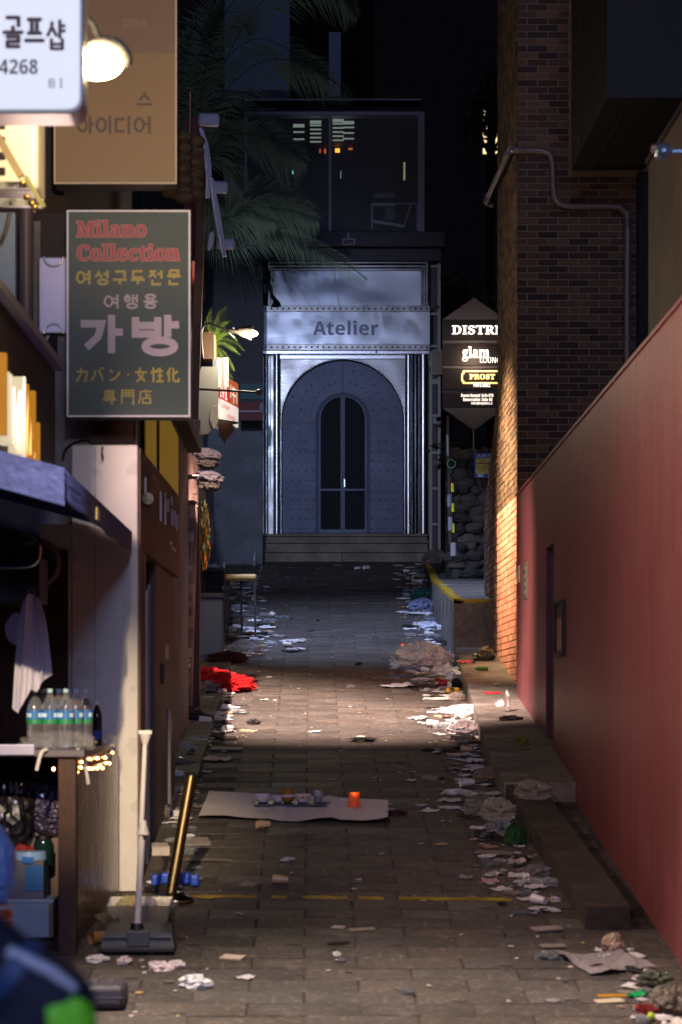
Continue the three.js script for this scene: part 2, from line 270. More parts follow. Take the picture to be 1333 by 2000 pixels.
{ // kerb ledge under the red wall, and the taller ramp block beyond
  const g0 = (d) => gY(d) - .1, k1 = (d) => gY(d) + .125, k2 = (d) => gY(d) + .14;
  const t = new THREE.Group(); t.name = 'kerb'; t.userData.kind = 'structure'; scene.add(t); ORG.set(t, V(0, 0, 0));
  const cuts = [13.45, 14.85, 16.25, 17.62, 19.2, 21.1, 23.1, 25, 26.85];
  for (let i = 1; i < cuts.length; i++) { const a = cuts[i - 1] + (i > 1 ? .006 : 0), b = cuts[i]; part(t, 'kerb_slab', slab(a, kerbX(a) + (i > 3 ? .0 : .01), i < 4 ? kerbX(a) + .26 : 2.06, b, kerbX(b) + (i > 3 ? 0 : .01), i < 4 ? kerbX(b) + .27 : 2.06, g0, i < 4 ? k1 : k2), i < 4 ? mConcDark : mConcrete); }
  const r = new THREE.Group(); r.name = 'ramp'; r.userData.kind = 'structure'; scene.add(r); ORG.set(r, V(0, 0, 0));
  const top = (d) => 2.735 + (d - 26.85) * .0865, xl = (d) => kerbX(d) - .02, mYel = M(0xffffff, .75, { map: rep(tStain(176, 146, 34, 90, 5, 200), 2), bumpMap: bGrain, bumpScale: .003 });
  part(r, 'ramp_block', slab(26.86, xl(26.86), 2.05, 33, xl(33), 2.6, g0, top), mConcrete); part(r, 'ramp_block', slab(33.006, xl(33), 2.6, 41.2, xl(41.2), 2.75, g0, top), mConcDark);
  const seg = 16, yl = []; for (let i = 0; i < seg; i++) { const a = 26.86 + i * .86, b = a + .855, j = .09 + rr(-.015, .02), j2 = .09 + rr(-.015, .02); yl.push(slab(a, xl(a) - .003, xl(a) + j, b, xl(b) - .003, xl(b) + j2, (d) => top(d) - .03 - rr(0, .03), (d) => top(d) + .004)); }
  part(r, 'yellow_edge_paint', yl, mYel);
  const yf = []; for (let i = 0; i < 9; i++) { const a = 1.6 + i * .045; yf.push(bx(a, top(26.86) - rr(.012, .05), -26.87, a + .044, top(26.86) + .003, -26.855)); } part(r, 'yellow_edge_paint', yf, mYel);
  // worn painted line across the alley, broken into flakes
  const pts = []; for (let x = -.72; x < 1.5; x += .03) { const worn = x < -.33 ? 1 : vn(x * 9, 2, 512, 3) > (x > .9 ? .5 : .34) ? 1 : 0; if (!worn) continue; const d = 14.28 - x * .05 + rr(-.008, .008); pts.push(slab(d - .035, x, x + .031, d + .03 + rr(-.008, .01), x, x + .031, (q) => gY(q) + .001, (q) => gY(q) + .0065)); }
  struct('painted_line', merge(pts), M(0xffffff, .7, { map: rep(tStain(158, 134, 26, 80, 6, 210), 3) }));
}

// ---------------------------------------------------------------- right side: red wall, brick building, beige wall
const WX = 1.92;
const wallTop = (d) => 3.52 + (22.7 - d) * .0147;
{
  const t = thing('red_wall', 'tall matt red panel wall running along the right side of the alley', 'wall', [WX, 0, -18]);
  const joints = [22.7, 21.6, 20.5, 19.86], j2 = [19.2, 17.9, 16.5, 15.1, 13.7, 12.3, 10.9, 9.5, 8];
  for (const js of [joints, j2]) for (let i = 1; i < js.length; i++) { const a = js[i], b = js[i - 1] - .004; part(t, 'panel', slab(a, WX, WX + .2, b, WX, WX + .2, (d) => gY(d) - .05, wallTop), mRed); }
  part(t, 'panel', slab(19.2, WX, WX + .2, 19.856, WX, WX + .2, () => 2.86, wallTop), mRed);       // above the doorway
  const door = part(t, 'door', slab(19.2, WX + .13, WX + .17, 19.86, WX + .13, WX + .17, (d) => gY(d) + .1, () => 2.86), M(0x3a2338, .45));
  part(door, 'handle', rod([WX + .11, 1.9, -19.32], [WX + .11, 2.06, -19.32], .012), mGalv);
  part(door, 'poster', bx(WX + .12, 1.42, -19.75, WX + .128, 1.72, -19.3), M(0xb9b2c4, .6));
  part(t, 'door_frame', [bar([WX + .03, 1, -19.87], [WX + .03, 2.87, -19.87], .05, .03), bar([WX + .03, 2.875, -19.2], [WX + .03, 2.875, -19.87], .05, .03)], M(0x4a2730, .4));
  part(t, 'coping', slab(8, WX - .012, WX + .22, 22.7, WX - .012, WX + .22, wallTop, (d) => wallTop(d) + .025), M(0x7c3a40, .5));
  const n = thing('framed_notice', 'black-framed picture with an amber panel hung on the red wall', 'notice', [WX - .02, 2.1, -18.6]);
  const y0 = 1.96, y1 = 2.36; part(n, 'frame', [bar([WX - .015, y0, -18.32], [WX - .015, y1, -18.32], .03), bar([WX - .015, y0, -18.9], [WX - .015, y1, -18.9], .03), bar([WX - .015, y0, -18.33], [WX - .015, y0, -18.89], .028), bar([WX - .015, y1, -18.33], [WX - .015, y1, -18.89], .028)], mBlack);
  part(n, 'backing', bx(WX - .012, y0, -18.9, WX - .004, y1, -18.32), M(0x5a3030, .5)); part(n, 'picture', bx(WX - .018, 2.0, -18.78, WX - .012, 2.24, -18.4), M(0xc98a24, .4));
  const pA = thing('door_plate', 'small cream number plate at the far end of the red wall', 'plate', [WX - .01, 2.8, -22.45]);
  part(pA, 'plate', bx(WX - .012, 2.7, -22.6, WX + .002, 2.86, -22.32, .004), M(0xbdae98, .5)); part(pA, 'screw', ball(V(WX - .012, 2.84, -22.56), .008, 8), mGalv); part(pA, 'screw', ball(V(WX - .012, 2.72, -22.36), .008, 8), mGalv);
  const pB = thing('nameplate', 'narrow greyish green nameplate with raised marks on the red wall', 'plate', [WX - .01, 2.7, -21.7]);
  part(pB, 'plate', bx(WX - .01, 2.52, -21.86, WX + .002, 2.84, -21.55, .004), M(0x6d6a5a, .45, { metalness: .4 })); for (let i = 0; i < 4; i++) part(pB, 'raised_mark', bx(WX - .016, 2.56 + i * .07, -21.8, WX - .009, 2.6 + i * .07, -21.62), M(0x8a8570, .4, { metalness: .5 }));
}
const BRICKH = .067, BRICKL = .2;
const brickTones = [0x66503e, 0x5a463a, 0x4a3a32, 0x3e3230, 0x6e5742, 0x604c40, 0x745c46, 0x4c382f].map((c, i) => M(c, .85, { bumpMap: bGrain, bumpScale: .003, map: rep(tStain(236, 228, 222, 34, 3, 220 + i), .9) }));
const pinkTones = [0xd49482, 0xcf8d7c, 0xda9c8a, 0xca8676].map((c) => M(c, .7, { bumpMap: bGrain, bumpScale: .003 }));
const brickGeo = new THREE.BoxGeometry(BRICKL - .01, BRICKH - .01, .02), brickSide = new THREE.BoxGeometry(.02, BRICKH - .01, BRICKL - .01);
const mMortar = M(0x8a7a6c, .95, { bumpMap: bGrain, bumpScale: .003 }), mMortarDark = M(0x5c5250, .95), mMortarPink = M(0x7a4438, .95);
function instanced(t, name, geo, tones, list) { // many alike bricks as one stuff part per tone group, tinted one by one
  const o = ORG.get(t), im = shade(new THREE.InstancedMesh(geo, new THREE.MeshStandardMaterial({ color: 0xffffff, roughness: .82, bumpMap: bGrain, bumpScale: .003 }), list.length)), m = new THREE.Matrix4(), c = new THREE.Color();
  list.forEach(([x, y, z, sx = 1, sy = 1, sz = 1], i) => { m.makeScale(sx, sy, sz).setPosition(x - o.x, y - o.y, z - o.z); im.setMatrixAt(i, m); im.setColorAt(i, c.copy(pick(tones).color).multiplyScalar(rr(.85, 1.15))); });
  im.name = name; im.userData.kind = 'stuff'; t.add(im); return im;
}
{
  const t = thing('brick_building', 'tall brick building with a painted pink base behind the red wall', 'building', [2.6, 1.6, -24.5]);
  part(t, 'wall', bx(2.0, 1.0, -26.0, 6, 12, -23.5), mMortar); const pb = part(t, 'painted_base', bx(1.997, 1.0, -25.99, 2.02, 3.6, -23.51), mMortarPink);
  let n = 0; const rest = [];
  for (let r = 0, y = 3.42; y < 9.2; r++, y += BRICKH) for (let k = 0; k < 7; k++) {
    const x = 1.99 + BRICKL / 2 + k * BRICKL - (r % 2 ? BRICKL / 2 : 0), lim = y < 6.66 ? 3.15 : 2.5;
    let x0 = Math.max(x - BRICKL / 2, 1.992), x1 = Math.min(x + BRICKL / 2, lim); if (x1 - x0 < .03) continue;
    const sx = (x1 - x0 - .01) / (BRICKL - .01), c = [(x0 + x1) / 2, y + BRICKH / 2, -23.5 - rr(.001, .004)];
    if (n < 298) { n++; place(t, 'brick', brickGeo, pick(brickTones), c, null, [sx, 1, 1]); } else rest.push([...c, sx, 1, 1]);
  }
  if (rest.length) instanced(t, 'brick', brickGeo, brickTones, rest);
  const gold = [], pink = [];
  for (let r = 0, y = 1.6; y < 11; r++, y += BRICKH) for (let k = 0; k < 14; k++) {
    const z0 = Math.max(23.505, 23.4 + k * BRICKL + (r % 2 ? BRICKL / 2 : 0)), z1 = Math.min(26, 23.4 + (k + 1) * BRICKL + (r % 2 ? BRICKL / 2 : 0)); if (z1 - z0 < .03) continue;
    (y < 3.56 ? pink : gold).push([2.0 + rr(.0, .003) - (y < 3.56 ? .004 : 0), y + BRICKH / 2, -(z0 + z1) / 2, 1, 1, (z1 - z0 - .01) / (BRICKL - .01)]);
  }
  const goldTones = brickTones;
  instanced(t, 'brick', brickSide, goldTones, gold); instanced(pb, 'brick', brickSide, pinkTones, pink);
  const q = 23.42, pipe = part(t, 'drainpipe', tube([P(1225, 900, q), P(1225, 720, q), P(1225, 560, q), P(1225, 425, q), P(1221, 408, q), P(1206, 404, q), P(1150, 403, q), P(1105, 402, q), P(1090, 396, q), P(1083, 380, q), P(1080, 340, q), P(1078, 312, q), P(1072, 299, q), P(1060, 295, q), P(1030, 294, q), V(1.96, 6.94, -23.41), V(1.925, 6.95, -23.5), V(1.92, 7.0, -24.4), V(1.92, 7.1, -26.4), V(1.93, 7.12, -26.75), V(2.0, 7.1, -26.8)], .03, 160, 10), M(0x7a6a66, .35));
  part(pipe, 'joint', [rod(P(1222, 415, q), P(1212, 405, q), .042), rod(V(1.925, 6.95, -23.44), V(1.92, 6.97, -23.65), .04), rod(V(1.92, 7.1, -26.3), V(1.92, 7.11, -26.6), .04), rod(P(1225, 445, q), P(1225, 425, q), .038)], M(0x5a4c48, .4));
  const cl = part(t, 'metal_cladding', bx(2.5, 6.72, -23.3, 3.2, 10, -20.5), M(0x141011, .6, { bumpMap: bRough, bumpScale: .003 })); part(cl, 'cladding_seam', [bx(2.492, 6.72, -22.4, 2.5, 10, -22.37), bx(2.492, 6.72, -21.5, 2.5, 10, -21.47), bx(2.7, 6.715, -23.28, 2.72, 6.72, -20.6)], M(0x18100f, .6));
  part(t, 'side_return', bx(3.15, 2.5, -23.6, 3.9, 6.72, -23.35), M(0x15141a, .8));
}
{
  const t = thing('brick_wall', 'lower dark brown brick wall with a sloping end beyond the pink base', 'wall', [2.0, 1.8, -27]);
  const g = new THREE.ExtrudeGeometry(new THREE.Shape([[-28, 1.7], [-26.01, 1.7], [-26.01, 4.92], [-27.9, 3.85], [-28, 3.7]].map((p) => new THREE.Vector2(...p))), { depth: .22, bevelEnabled: false });
  g.rotateY(-Math.PI / 2).translate(2.22, 0, 0); part(t, 'wall', muv(g), mMortarDark);
  const l = []; for (let r = 0, y = 1.75; y < 4.9; r++, y += BRICKH) for (let k = 0; k < 11; k++) { const z0 = Math.max(26.02, 25.95 + k * BRICKL + (r % 2 ? .1 : 0)), lim = y < 3.7 ? 27.99 : 26.01 + (4.92 - y - BRICKH) / (4.92 - 3.85) * 1.9, z1 = Math.min(lim, 26.15 + k * BRICKL + (r % 2 ? .1 : 0)); if (z1 - z0 < .04) continue; l.push([2.0 + rr(0, .004), y + BRICKH / 2, -(z0 + z1) / 2, 1, 1, (z1 - z0 - .01) / (BRICKL - .01)]); }
  instanced(t, 'brick', brickSide, [0x6b4a38, 0x54392e, 0x7a5a44, 0x48342c].map((c) => ({ color: new THREE.Color(c) })), l);
  const e = []; for (let r = 0, y = 1.75; y < 3.7; r++, y += BRICKH) e.push([2.1 + (r % 2 ? .02 : 0), y + BRICKH / 2, -28.0, 1, 1, 1]); instanced(t, 'end_brick', brickGeo, [0x6b4a38, 0x54392e].map((c) => ({ color: new THREE.Color(c) })), e);
}
{
  const t = thing('beige_wall', 'beige panel wall standing above and behind the red wall', 'wall', [2.42, 0, -14]);
  for (let i = 0; i < 6; i++) { const a = 17.4 - (i + 1) * 1.5, b = 17.4 - i * 1.5 - .006; part(t, 'panel', slab(a, 2.42, 2.6, b, 2.42, 2.6, () => 2, () => 5.46 + .0), mBeige); }
  part(t, 'coping', slab(8.3, 2.4, 2.62, 17.41, 2.4, 2.62, () => 5.46, () => 5.5), M(0x3a302c, .5));
  const b = thing('ball_bracket', 'pale metal bracket ending in a ball, sticking out at the right edge', 'bracket', [2.42, Y(297, 10), -10]);
  const c = P(1296, 297, 10); part(b, 'ball', ball(c, .038, 24), M(0x8fa6b4, .15, { metalness: .6 })); part(b, 'cap', rod(c.clone().add(V(-.03, .012, 0)), c.clone().add(V(-.048, .018, 0)), .014), M(0xd0b48c, .3)); part(b, 'arm', rod(c, V(2.42, c.y + .03, -10), .014), M(0x9fb0bc, .2, { metalness: .6 })); part(b, 'wall_plate', rod(V(2.4, c.y + .03, -10), V(2.42, c.y + .03, -10), .06), mGalv);
}

// ---------------------------------------------------------------- left side: shop building and what is fixed to it
{
  const t = thing('shop_building', 'shop building on the left with grey walls and a dark upper storey', 'building', [-2, 0.6, -19]);
  part(t, 'wall', bx(-6, 0, -15.7, -1.1, 4.62, -15.2), mGreyWall); part(t, 'side_wall', bx(-6, 0, -21.5, -1.1, 3.98, -15.704), mGreyWall);
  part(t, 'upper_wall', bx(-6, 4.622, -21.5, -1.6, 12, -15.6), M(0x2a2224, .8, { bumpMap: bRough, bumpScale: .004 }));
  part(t, 'timber_board', bx(X(176, 15.15), Y(868, 15.15) - .6, -15.19, X(262, 15.15), Y(822, 15.15) + .05, -15.14), M(0x7c5c3c, .7, { map: rep(tWood, 1) }));
  part(t, 'dark_recess', bx(X(78, 15.1), Y(500, 15.1), -15.19, X(134, 15.1), Y(414, 15.1), -15.16), M(0x1c1216, .7)); part(t, 'dark_recess', bx(X(74, 15.1), Y(705, 15.1), -15.19, X(110, 15.1), Y(650, 15.1), -15.17), mBlackMatte);
  const pn = part(t, 'metal_panel', bx(X(74, 15.1), Y(650, 15.1), -15.19, X(133, 15.1), Y(500, 15.1), -15.13, .01), M(0x9a9cb4, .35, { metalness: .3 })); part(pn, 'panel_clip', [new THREE.TorusGeometry(.06, .008, 6, 16, Math.PI).translate(X(104, 15.1), Y(650, 15.1), -15.125), new THREE.TorusGeometry(.06, .008, 6, 16, Math.PI).rotateZ(Math.PI).translate(X(104, 15.1), Y(500, 15.1), -15.125)], M(0xd0d0e0, .2, { metalness: .6 }));
  part(t, 'downpipe', rod(P(52, 960, 14.9), P(52, 400, 14.9), .045, .045, 14), M(0x5a4c50, .5)); part(t, 'pale_panel', bx(X(-60, 14.9), Y(640, 14.9), -15, X(30, 14.9), Y(415, 14.9), -14.9), M(0x8fa3b0, .6));
  // windows above the shopfront fascia, seen from the alley
  const yel = lit(0xd8a828, .16, 0x6a5020);
  for (const [a, b] of [[15.5, 16.7], [16.95, 19.4]]) { const f = part(t, 'window', bx(-1.09, 3.08, -b, -1.075, 3.78, -a), M(0x2c2018, .6)); part(f, 'pane', bx(-1.074, 3.1, -b + .06, -1.07, 3.72, -a - .06), yel); }
  part(t, 'window_hood', bx(-1.14, 3.8, -21.4, -.98, 3.9, -15.6), mBlackMatte);
  const f = thing('rear_shopfront', 'dark shopfront row on the left beyond the sticker-covered pole', 'building', [-1.6, 1.6, -30]);
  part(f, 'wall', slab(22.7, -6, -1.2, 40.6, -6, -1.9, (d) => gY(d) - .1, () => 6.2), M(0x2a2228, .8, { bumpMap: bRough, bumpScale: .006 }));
  part(f, 'awning_board', slab(23.6, -1.25, -1.08, 26, -1.3, -1.16, () => 5.9, () => 7.3), M(0x6b1f1c, .6)); part(f, 'pier', bx(-1.32, 1.5, -22.95, -1.06, 3.65, -22.72), M(0x4a2f2c, .7));
  part(f, 'plinth', slab(23.2, -1.3, -1.12, 30, -1.6, -1.36, (d) => gY(d) - .1, (d) => gY(d) + .35), mDarkWall);
  for (const d of [26.2, 29.6, 33.6, 37.6]) { const x = lerp(-1.2, -1.9, (d - 22.7) / 17.9), w = part(f, 'window', bx(x - .04, gY(d) + .9, -d - .9, x + .05, gY(d) + 2.5, -d + .9), mCharcoal); part(w, 'pane', bx(x + .045, gY(d) + .98, -d - .82, x + .056, gY(d) + 2.42, -d + .82), M(0x11151c, .08)); }
}
{ // white entrance pillar and its brown shopfront side
  const t = thing('entrance_pillar', 'tall off-white clad pillar left of the alley, half in the awning shadow', 'pillar', [-1.24, .45, -14.7]);
  part(t, 'cladding', bx(X(140, 14.5), gY(14.5) - .05, -15.19, X(270, 14.5), 3.14, -14.5, .012), mOffWhite);
  part(t, 'panel_seam', bx(X(186, 14.5) - .0015, .5, -14.501, X(186, 14.5) + .0015, 3.12, -14.498), M(0x6a665c, .8)); part(t, 'chipped_patch', prism([[0, 0], [.012, .03], [.004, .07], [.01, .1], [-.004, .1], [-.008, .05]], .003).translate(X(200, 14.5), Y(905, 14.5), -14.5), M(0x3a3632, .9));
  const s = thing('brown_shopfront', 'brown shopfront with worn white letters beside the pillar', 'shopfront', [-1.0, .6, -16.8]);
  const xa = (d) => lerp(-1.03, -.985, (d - 14.52) / 3.4), b0 = (d) => gY(d) - .05;
  part(s, 'fascia', slab(14.52, xa(14.52) - .1, xa(14.52), 17.95, xa(17.95) - .1, xa(17.95), () => 2.52, (d) => 3.12), mBrown);
  part(s, 'door_jamb', slab(14.52, xa(14.52) - .1, xa(14.52), 14.86, xa(14.86) - .1, xa(14.86), b0, () => 2.518), mBrown);
  const leaf = part(s, 'door', slab(16.0, xa(16) - .07, xa(16) - .03, 17.9, xa(17.9) - .07, xa(17.9) - .03, b0, () => 2.516), M(0x4c4038, .6));
  part(leaf, 'glass', slab(14.9, xa(15) - .09, xa(15) - .08, 15.9, xa(15.9) - .09, xa(15.9) - .08, b0, () => 2.4), M(0x38505c, .06, { metalness: .2 }));
  part(leaf, 'steel_post', [rod([xa(15.2) - .02, gY(15.2), -15.2], [xa(15.2) - .02, 2.3, -15.2], .018), rod([xa(15.5) - .03, gY(15.5), -15.5], [xa(15.5) - .03, 2.35, -15.5], .012)], mGalv);
  part(leaf, 'pull_handle', rod([xa(16.4) + .03, .9, -16.5], [xa(16.4) + .03, 1.55, -16.5], .016), M(0xb9bcc8, .2, { metalness: .8 }));
  part(leaf, 'sticker', [bx(xa(17) - .028, 1.9, -17.2, xa(17) - .022, 2.0, -16.9), bx(xa(17) - .028, 1.05, -17.5, xa(17) - .022, 1.22, -17.25)], M(0xb8b4b4, .7)); part(leaf, 'keypad', bx(xa(16.5) - .03, 1.72, -16.6, xa(16.5) - .005, 1.86, -16.5, .01), mBlack);
  const mark = M(0xb6afb8, .6); // worn white letters, upright strokes and dots standing proud of the fascia
  for (const [px, a, b] of [[283, 933, 990], [313, 960, 1018], [322, 962, 1025], [327, 975, 1000], [334, 970, 986], [335, 995, 1025], [340, 998, 1030], [345, 1005, 1036], [333, 1058, 1064], [336, 1068, 1073], [341, 1072, 1077]]) {
    let d = 14.6; for (let i = 0; i < 30; i++) d = xa(d) * F / (px - VX); part(s, 'letter_stroke', bar([xa(d) + .006, Y(b, d), -d], [xa(d) + .006, Y(a, d), -d], .012, .055), mark);
  }
  const cam = thing('wall_camera', 'black tube camera on a bracket high on the brown shopfront', 'camera', [-.98, 2.85, -14.75]);
  const cq = P(291, 980, 14.7); part(cam, 'housing', rod(cq.clone().add(V(0, .012, .1)), cq.clone().add(V(0, .0, -.06)), .036, .036, 16), mBlack); part(cam, 'bracket', rod(cq.clone().add(V(-.07, .02, -.02)), cq, .014), mBlack); part(cam, 'lens', rod(cq.clone().add(V(0, .0125, .1)), cq.clone().add(V(0, .013, .105)), .024, .024, 14), M(0x333a44, .05));
}
function rodThing(name, label, cat, a, b, r, m, tips) { const t = thing(name, label, cat, a.toArray()); part(t, 'rod', rod(a, b, r), m); tips && tips(t); return t; }
// ---------------------------------------------------------------- Atelier facade
{
  const d = 42.6, t = thing('atelier_building', 'steel-clad club entrance with a glass storey above, closing the alley', 'building', [X(678, d), gY(43), -d - .3]);
  const x = (px) => X(px, d), y = (py) => Y(py, d), z = -d;
  part(t, 'wall', bx(-2.6, 3.9, z - .5, x(846), y(500), z - .28), mDarkWall);
  part(t, 'side_panel', [bx(x(838), 3.9, z - .3, x(862), y(500), z - .2)], M(0x5a5560, .6));
  // steps
  const st = (a, b, c, e, zf) => bx(x(a), y(c), z - .3, x(b), y(e), zf, .01);
  const mStep = M(0xffffff, .8, { map: rep(tStain(150, 140, 126, 80, 4, 230), .6), bumpMap: bRough, bumpScale: .006 });
  const s1 = 42.2, s2 = 42.36;
  const stepAt = (a, b, low, top, sd, over) => { const q = part(t, 'step', bx(X(a, sd), low, z - .2, X(b, sd), top - .045, -sd - over, .004), mStep); part(q, 'tread', bx(X(a, sd) - .01, top - .043, z - .2, X(b, sd) + .01, top, -sd, .008), mStep); };
  stepAt(511, 669, gY(s1) - .2, Y(1074, s1), s1, .05); stepAt(669.6, 837, gY(s1) - .2, Y(1074, s1), s1, .05); stepAt(512.5, 836, Y(1074, s1) - .01, Y(1056, s2), s2, .05); stepAt(514, 835, Y(1056, s2) - .01, Y(1042.5, 42.5), 42.52, .05);
  // portal: reveals, columns, arched steel panel
  const yb = y(1043), yt = y(688), col = (a, b, zz, m = mSteelCol) => part(t, 'column', rod([x((a + b) / 2), yb, zz], [x((a + b) / 2), yt, zz], (x(b) - x(a)) / 2, undefined, 20), m);
  col(516, 525, z + .02); col(534, 548, z + .03); col(791, 805, z + .03); col(806, 818, z - .03, M(0x3c4048, .2, { metalness: 1 })); col(818, 836, z + .05);
  part(t, 'column_backing', [bx(x(514), yb, z - .25, x(550), yt, z - .02), bx(x(790), yb, z - .25, x(838), yt, z - .02)], mSteel);
  part(t, 'column_strip', bx(x(527.5), y(960), z - .02, x(529), yt, z + .035), lit(0x19c99a, .1, 0x0c2820));
  const cx = x(670), cy = y(822), R = x(790) - x(670);
  const sh = new THREE.Shape([[x(549), yb], [x(795), yb], [x(795), yt], [x(549), yt]].map((p) => new THREE.Vector2(...p))), hole = new THREE.Path(); hole.moveTo(cx - R, yb + .001); hole.lineTo(cx - R, cy); hole.absarc(cx, cy, R, Math.PI, 0, true); hole.lineTo(cx + R, yb + .001); hole.closePath(); sh.holes.push(hole);
  part(t, 'arch_panel', new THREE.ExtrudeGeometry(sh, { depth: .04, bevelEnabled: true, bevelSize: .008, bevelThickness: .008, bevelSegments: 2, curveSegments: 48 }).translate(0, 0, z - .04), mSteel);
  const trim = []; for (let i = 0; i <= 40; i++) { const a = Math.PI * i / 40; trim.push(V(cx + Math.cos(a) * (R + .005), cy + Math.sin(a) * (R + .005), z + .012)); } part(t, 'arch_trim', new THREE.TubeGeometry(new THREE.CatmullRomCurve3([V(cx + R + .005, yb, z + .012), ...trim, V(cx - R - .005, yb, z + .012)]), 120, .012, 6), mSteelCol);
  // door leaves
  const r2 = x(720) - cx, y2 = y(818);
  for (const s of [-1, 1]) {
    const g = s < 0 ? .004 : -.004, L = new THREE.Shape(); L.moveTo(cx - g, yb + .02); L.lineTo(cx - g, cy + R - .02); for (let i = 0; i <= 24; i++) { const a = Math.PI / 2 - i / 24 * Math.PI / 2; L.lineTo(cx + s * (R - .015) * Math.cos(a), cy + (R - .015) * Math.sin(a)); } L.lineTo(cx + s * (R - .015), yb + .02); L.closePath();
    const q = new THREE.Path(); const pts = [[cx + s * .035, yb + .09], [cx + s * .035, y2 + r2 - .05]]; for (let i = 1; i <= 12; i++) { const a = Math.PI / 2 - i / 12 * Math.PI / 2; pts.push([cx + s * (.035 + (r2 - .095) * Math.cos(a)), y2 + (r2 - .05) * Math.sin(a)]); } pts.push([cx + s * (r2 - .06), yb + .09]); pts.forEach((p, i) => i ? q.lineTo(...p) : q.moveTo(...p)); q.closePath(); L.holes.push(q);
    const leaf = part(t, 'door', muv(new THREE.ExtrudeGeometry(L, { depth: .04, bevelEnabled: false, curveSegments: 32 }).translate(0, 0, z - .16)), mDoor); leaf.userData.label = s < 0 ? 'left door leaf with arched grille' : 'right door leaf with arched grille';
    part(leaf, 'backing', bx(cx + s * .02, yb + .05, z - .19, cx + s * (r2 - .02), y2 + r2 - .03, z - .175), mBlackMatte);
    const bars = []; for (let i = 0; i < 11; i++) { const u = .05 + i * (r2 - .12) / 10.4, h = Math.sqrt(Math.max(0, 1 - ((u - .035) / (r2 - .095)) ** 2)) * (r2 - .05); bars.push(rod([cx + s * u, yb + .08, z - .14], [cx + s * u, y2 + h, z - .14], .009, .009, 6)); } part(leaf, 'grille_bars', bars, mDoorDark, true);
    part(leaf, 'mid_rail', bx(cx + s * .03, y(957.5), z - .135, cx + s * (r2 - .05), y(953.5), z - .108), mDoor);
    const fr = []; for (let i = 0; i <= 20; i++) { const a = Math.PI / 2 - i / 20 * Math.PI / 2; fr.push(V(cx + s * r2 * Math.cos(a), y2 + r2 * Math.sin(a), z - .118)); } fr.push(V(cx + s * r2, yb + .03, z - .118)); part(leaf, 'grille_frame', new THREE.TubeGeometry(new THREE.CatmullRomCurve3(fr), 60, .028, 6), mDoor);
    for (const py of [821, 956, 1036]) part(leaf, 'rail', bx(cx + s * (r2 + .03), y(py) - .03, z - .125, cx + s * (R - .02), y(py) + .03, z - .098), mDoor);
    part(leaf, 'stile', bx(cx + s * (R - .085), yb + .03, z - .124, cx + s * (R - .02), y(821), z - .0975), mDoor);
    const rv = []; const dot = (px, py) => rv.push(new THREE.SphereGeometry(.013, 8, 5).translate(px, py, z - .113));
    for (let j = 0; j < 11; j++) for (let i = 0; i < 5; i++) dot(cx + s * (r2 + .06 + i * .132), y(842 + j * 19)); for (let k = 0; k < 3; k++) for (let i = 0; i < 7; i++) { const a = (.12 + i * .2), q2 = r2 + .1 + k * .19; const yy = y2 + Math.sin(a) * q2 * 1.05 + .1; if (Math.hypot(Math.cos(a) * q2, yy - cy) < R - .06) dot(cx + s * Math.cos(a) * q2, yy); } part(leaf, 'rivets', rv, mDoorDark, true);
  }
  part(t, 'door_pull', bx(cx + .02, y(950), z - .1, cx + .04, y(935), z - .08), mSteelCol);
  part(t, 'lintel', [bx(x(514), y(694), z - .1, x(839), y(687), z + .16, .01), bx(x(545), y(702), z - .1, x(798), y(694), z + .05, .01)], mSteelCol);
  part(t, 'downlight', rod([x(735), y(692), z + .12], [x(735), y(687), z + .12], .045), mBlack);
  // sign band
  const band = part(t, 'sign_band', bx(x(515), y(676), z - .1, x(840), y(611), z + .14, .01), mSteelPanel);
  for (const [a, b] of [[612, 600], [687, 675]]) { const fl = part(t, 'sign_flange', bx(x(515), y(a), z - .1, x(840), y(b), z + .175, .008), mSteel); const hs = []; for (let i = 0; i < 29; i++) hs.push(rod([x(520 + i * 11.2), (y(a) + y(b)) / 2, z + .174], [x(520 + i * 11.2), (y(a) + y(b)) / 2, z + .183], .018, .018, 8)); part(fl, 'bolts', hs, M(0x2a2226, .6, { metalness: .6 }), true); }
  for (const g of letters('Atelier', 'sans_bold', x(612), y(657), x(738), y(629), z + .142, .03, 5)) part(band, 'letter', g, M(0x565a68, .38, { metalness: .8 }));
  // upper stepped panel
  [[524, 836, 512, 599, .1], [529, 831, 519, 599, .07], [534, 826, 525, 599, .05]].forEach(([a, b, c, e, zz]) => { const fw = .04; part(t, 'panel_moulding', [bx(x(a), y(c) - fw, z - .1, x(b), y(c), z + zz, .006), bx(x(b) - fw, y(e), z - .1, x(b), y(c) - fw, z + zz, .006), bx(x(a), y(e), z - .1, x(a) + fw, y(c) - fw, z + zz, .006)], mSteel); });
  part(t, 'upper_panel', new THREE.PlaneGeometry(x(824) - x(537), y(530) - y(598), 24, 10).translate((x(824) + x(537)) / 2, (y(530) + y(598)) / 2, z + .03), M(0xb4bac4, .42, { metalness: 1, bumpMap: rep(bHammer, .6, .3), bumpScale: .05 }));
  // parapet and glass storey
  part(t, 'parapet', [bx(x(400), y(488), z - .4, x(868), y(458), z + .3, .02), bx(x(404), y(514), z - .4, x(862), y(489), z + .2, .02)], M(0x403f4a, .6, { bumpMap: bRough, bumpScale: .003 }));
  part(t, 'left_trim', bx(x(405), y(492), z + .3, x(500), y(489), z + .34), M(0xa8a8b4, .4));
  const zg = z - .6; part(t, 'glass_frame', [bx(x(476), y(212), zg - .1, x(832), y(205), zg + .12), bx(x(819), y(460), zg - .1, x(832), y(212), zg + .1), bx(x(643), y(460), zg - .05, x(648), y(212), zg + .05), bx(x(476), y(460), zg - .1, x(481), y(212), zg + .1)], M(0xa0a0b4, .5));
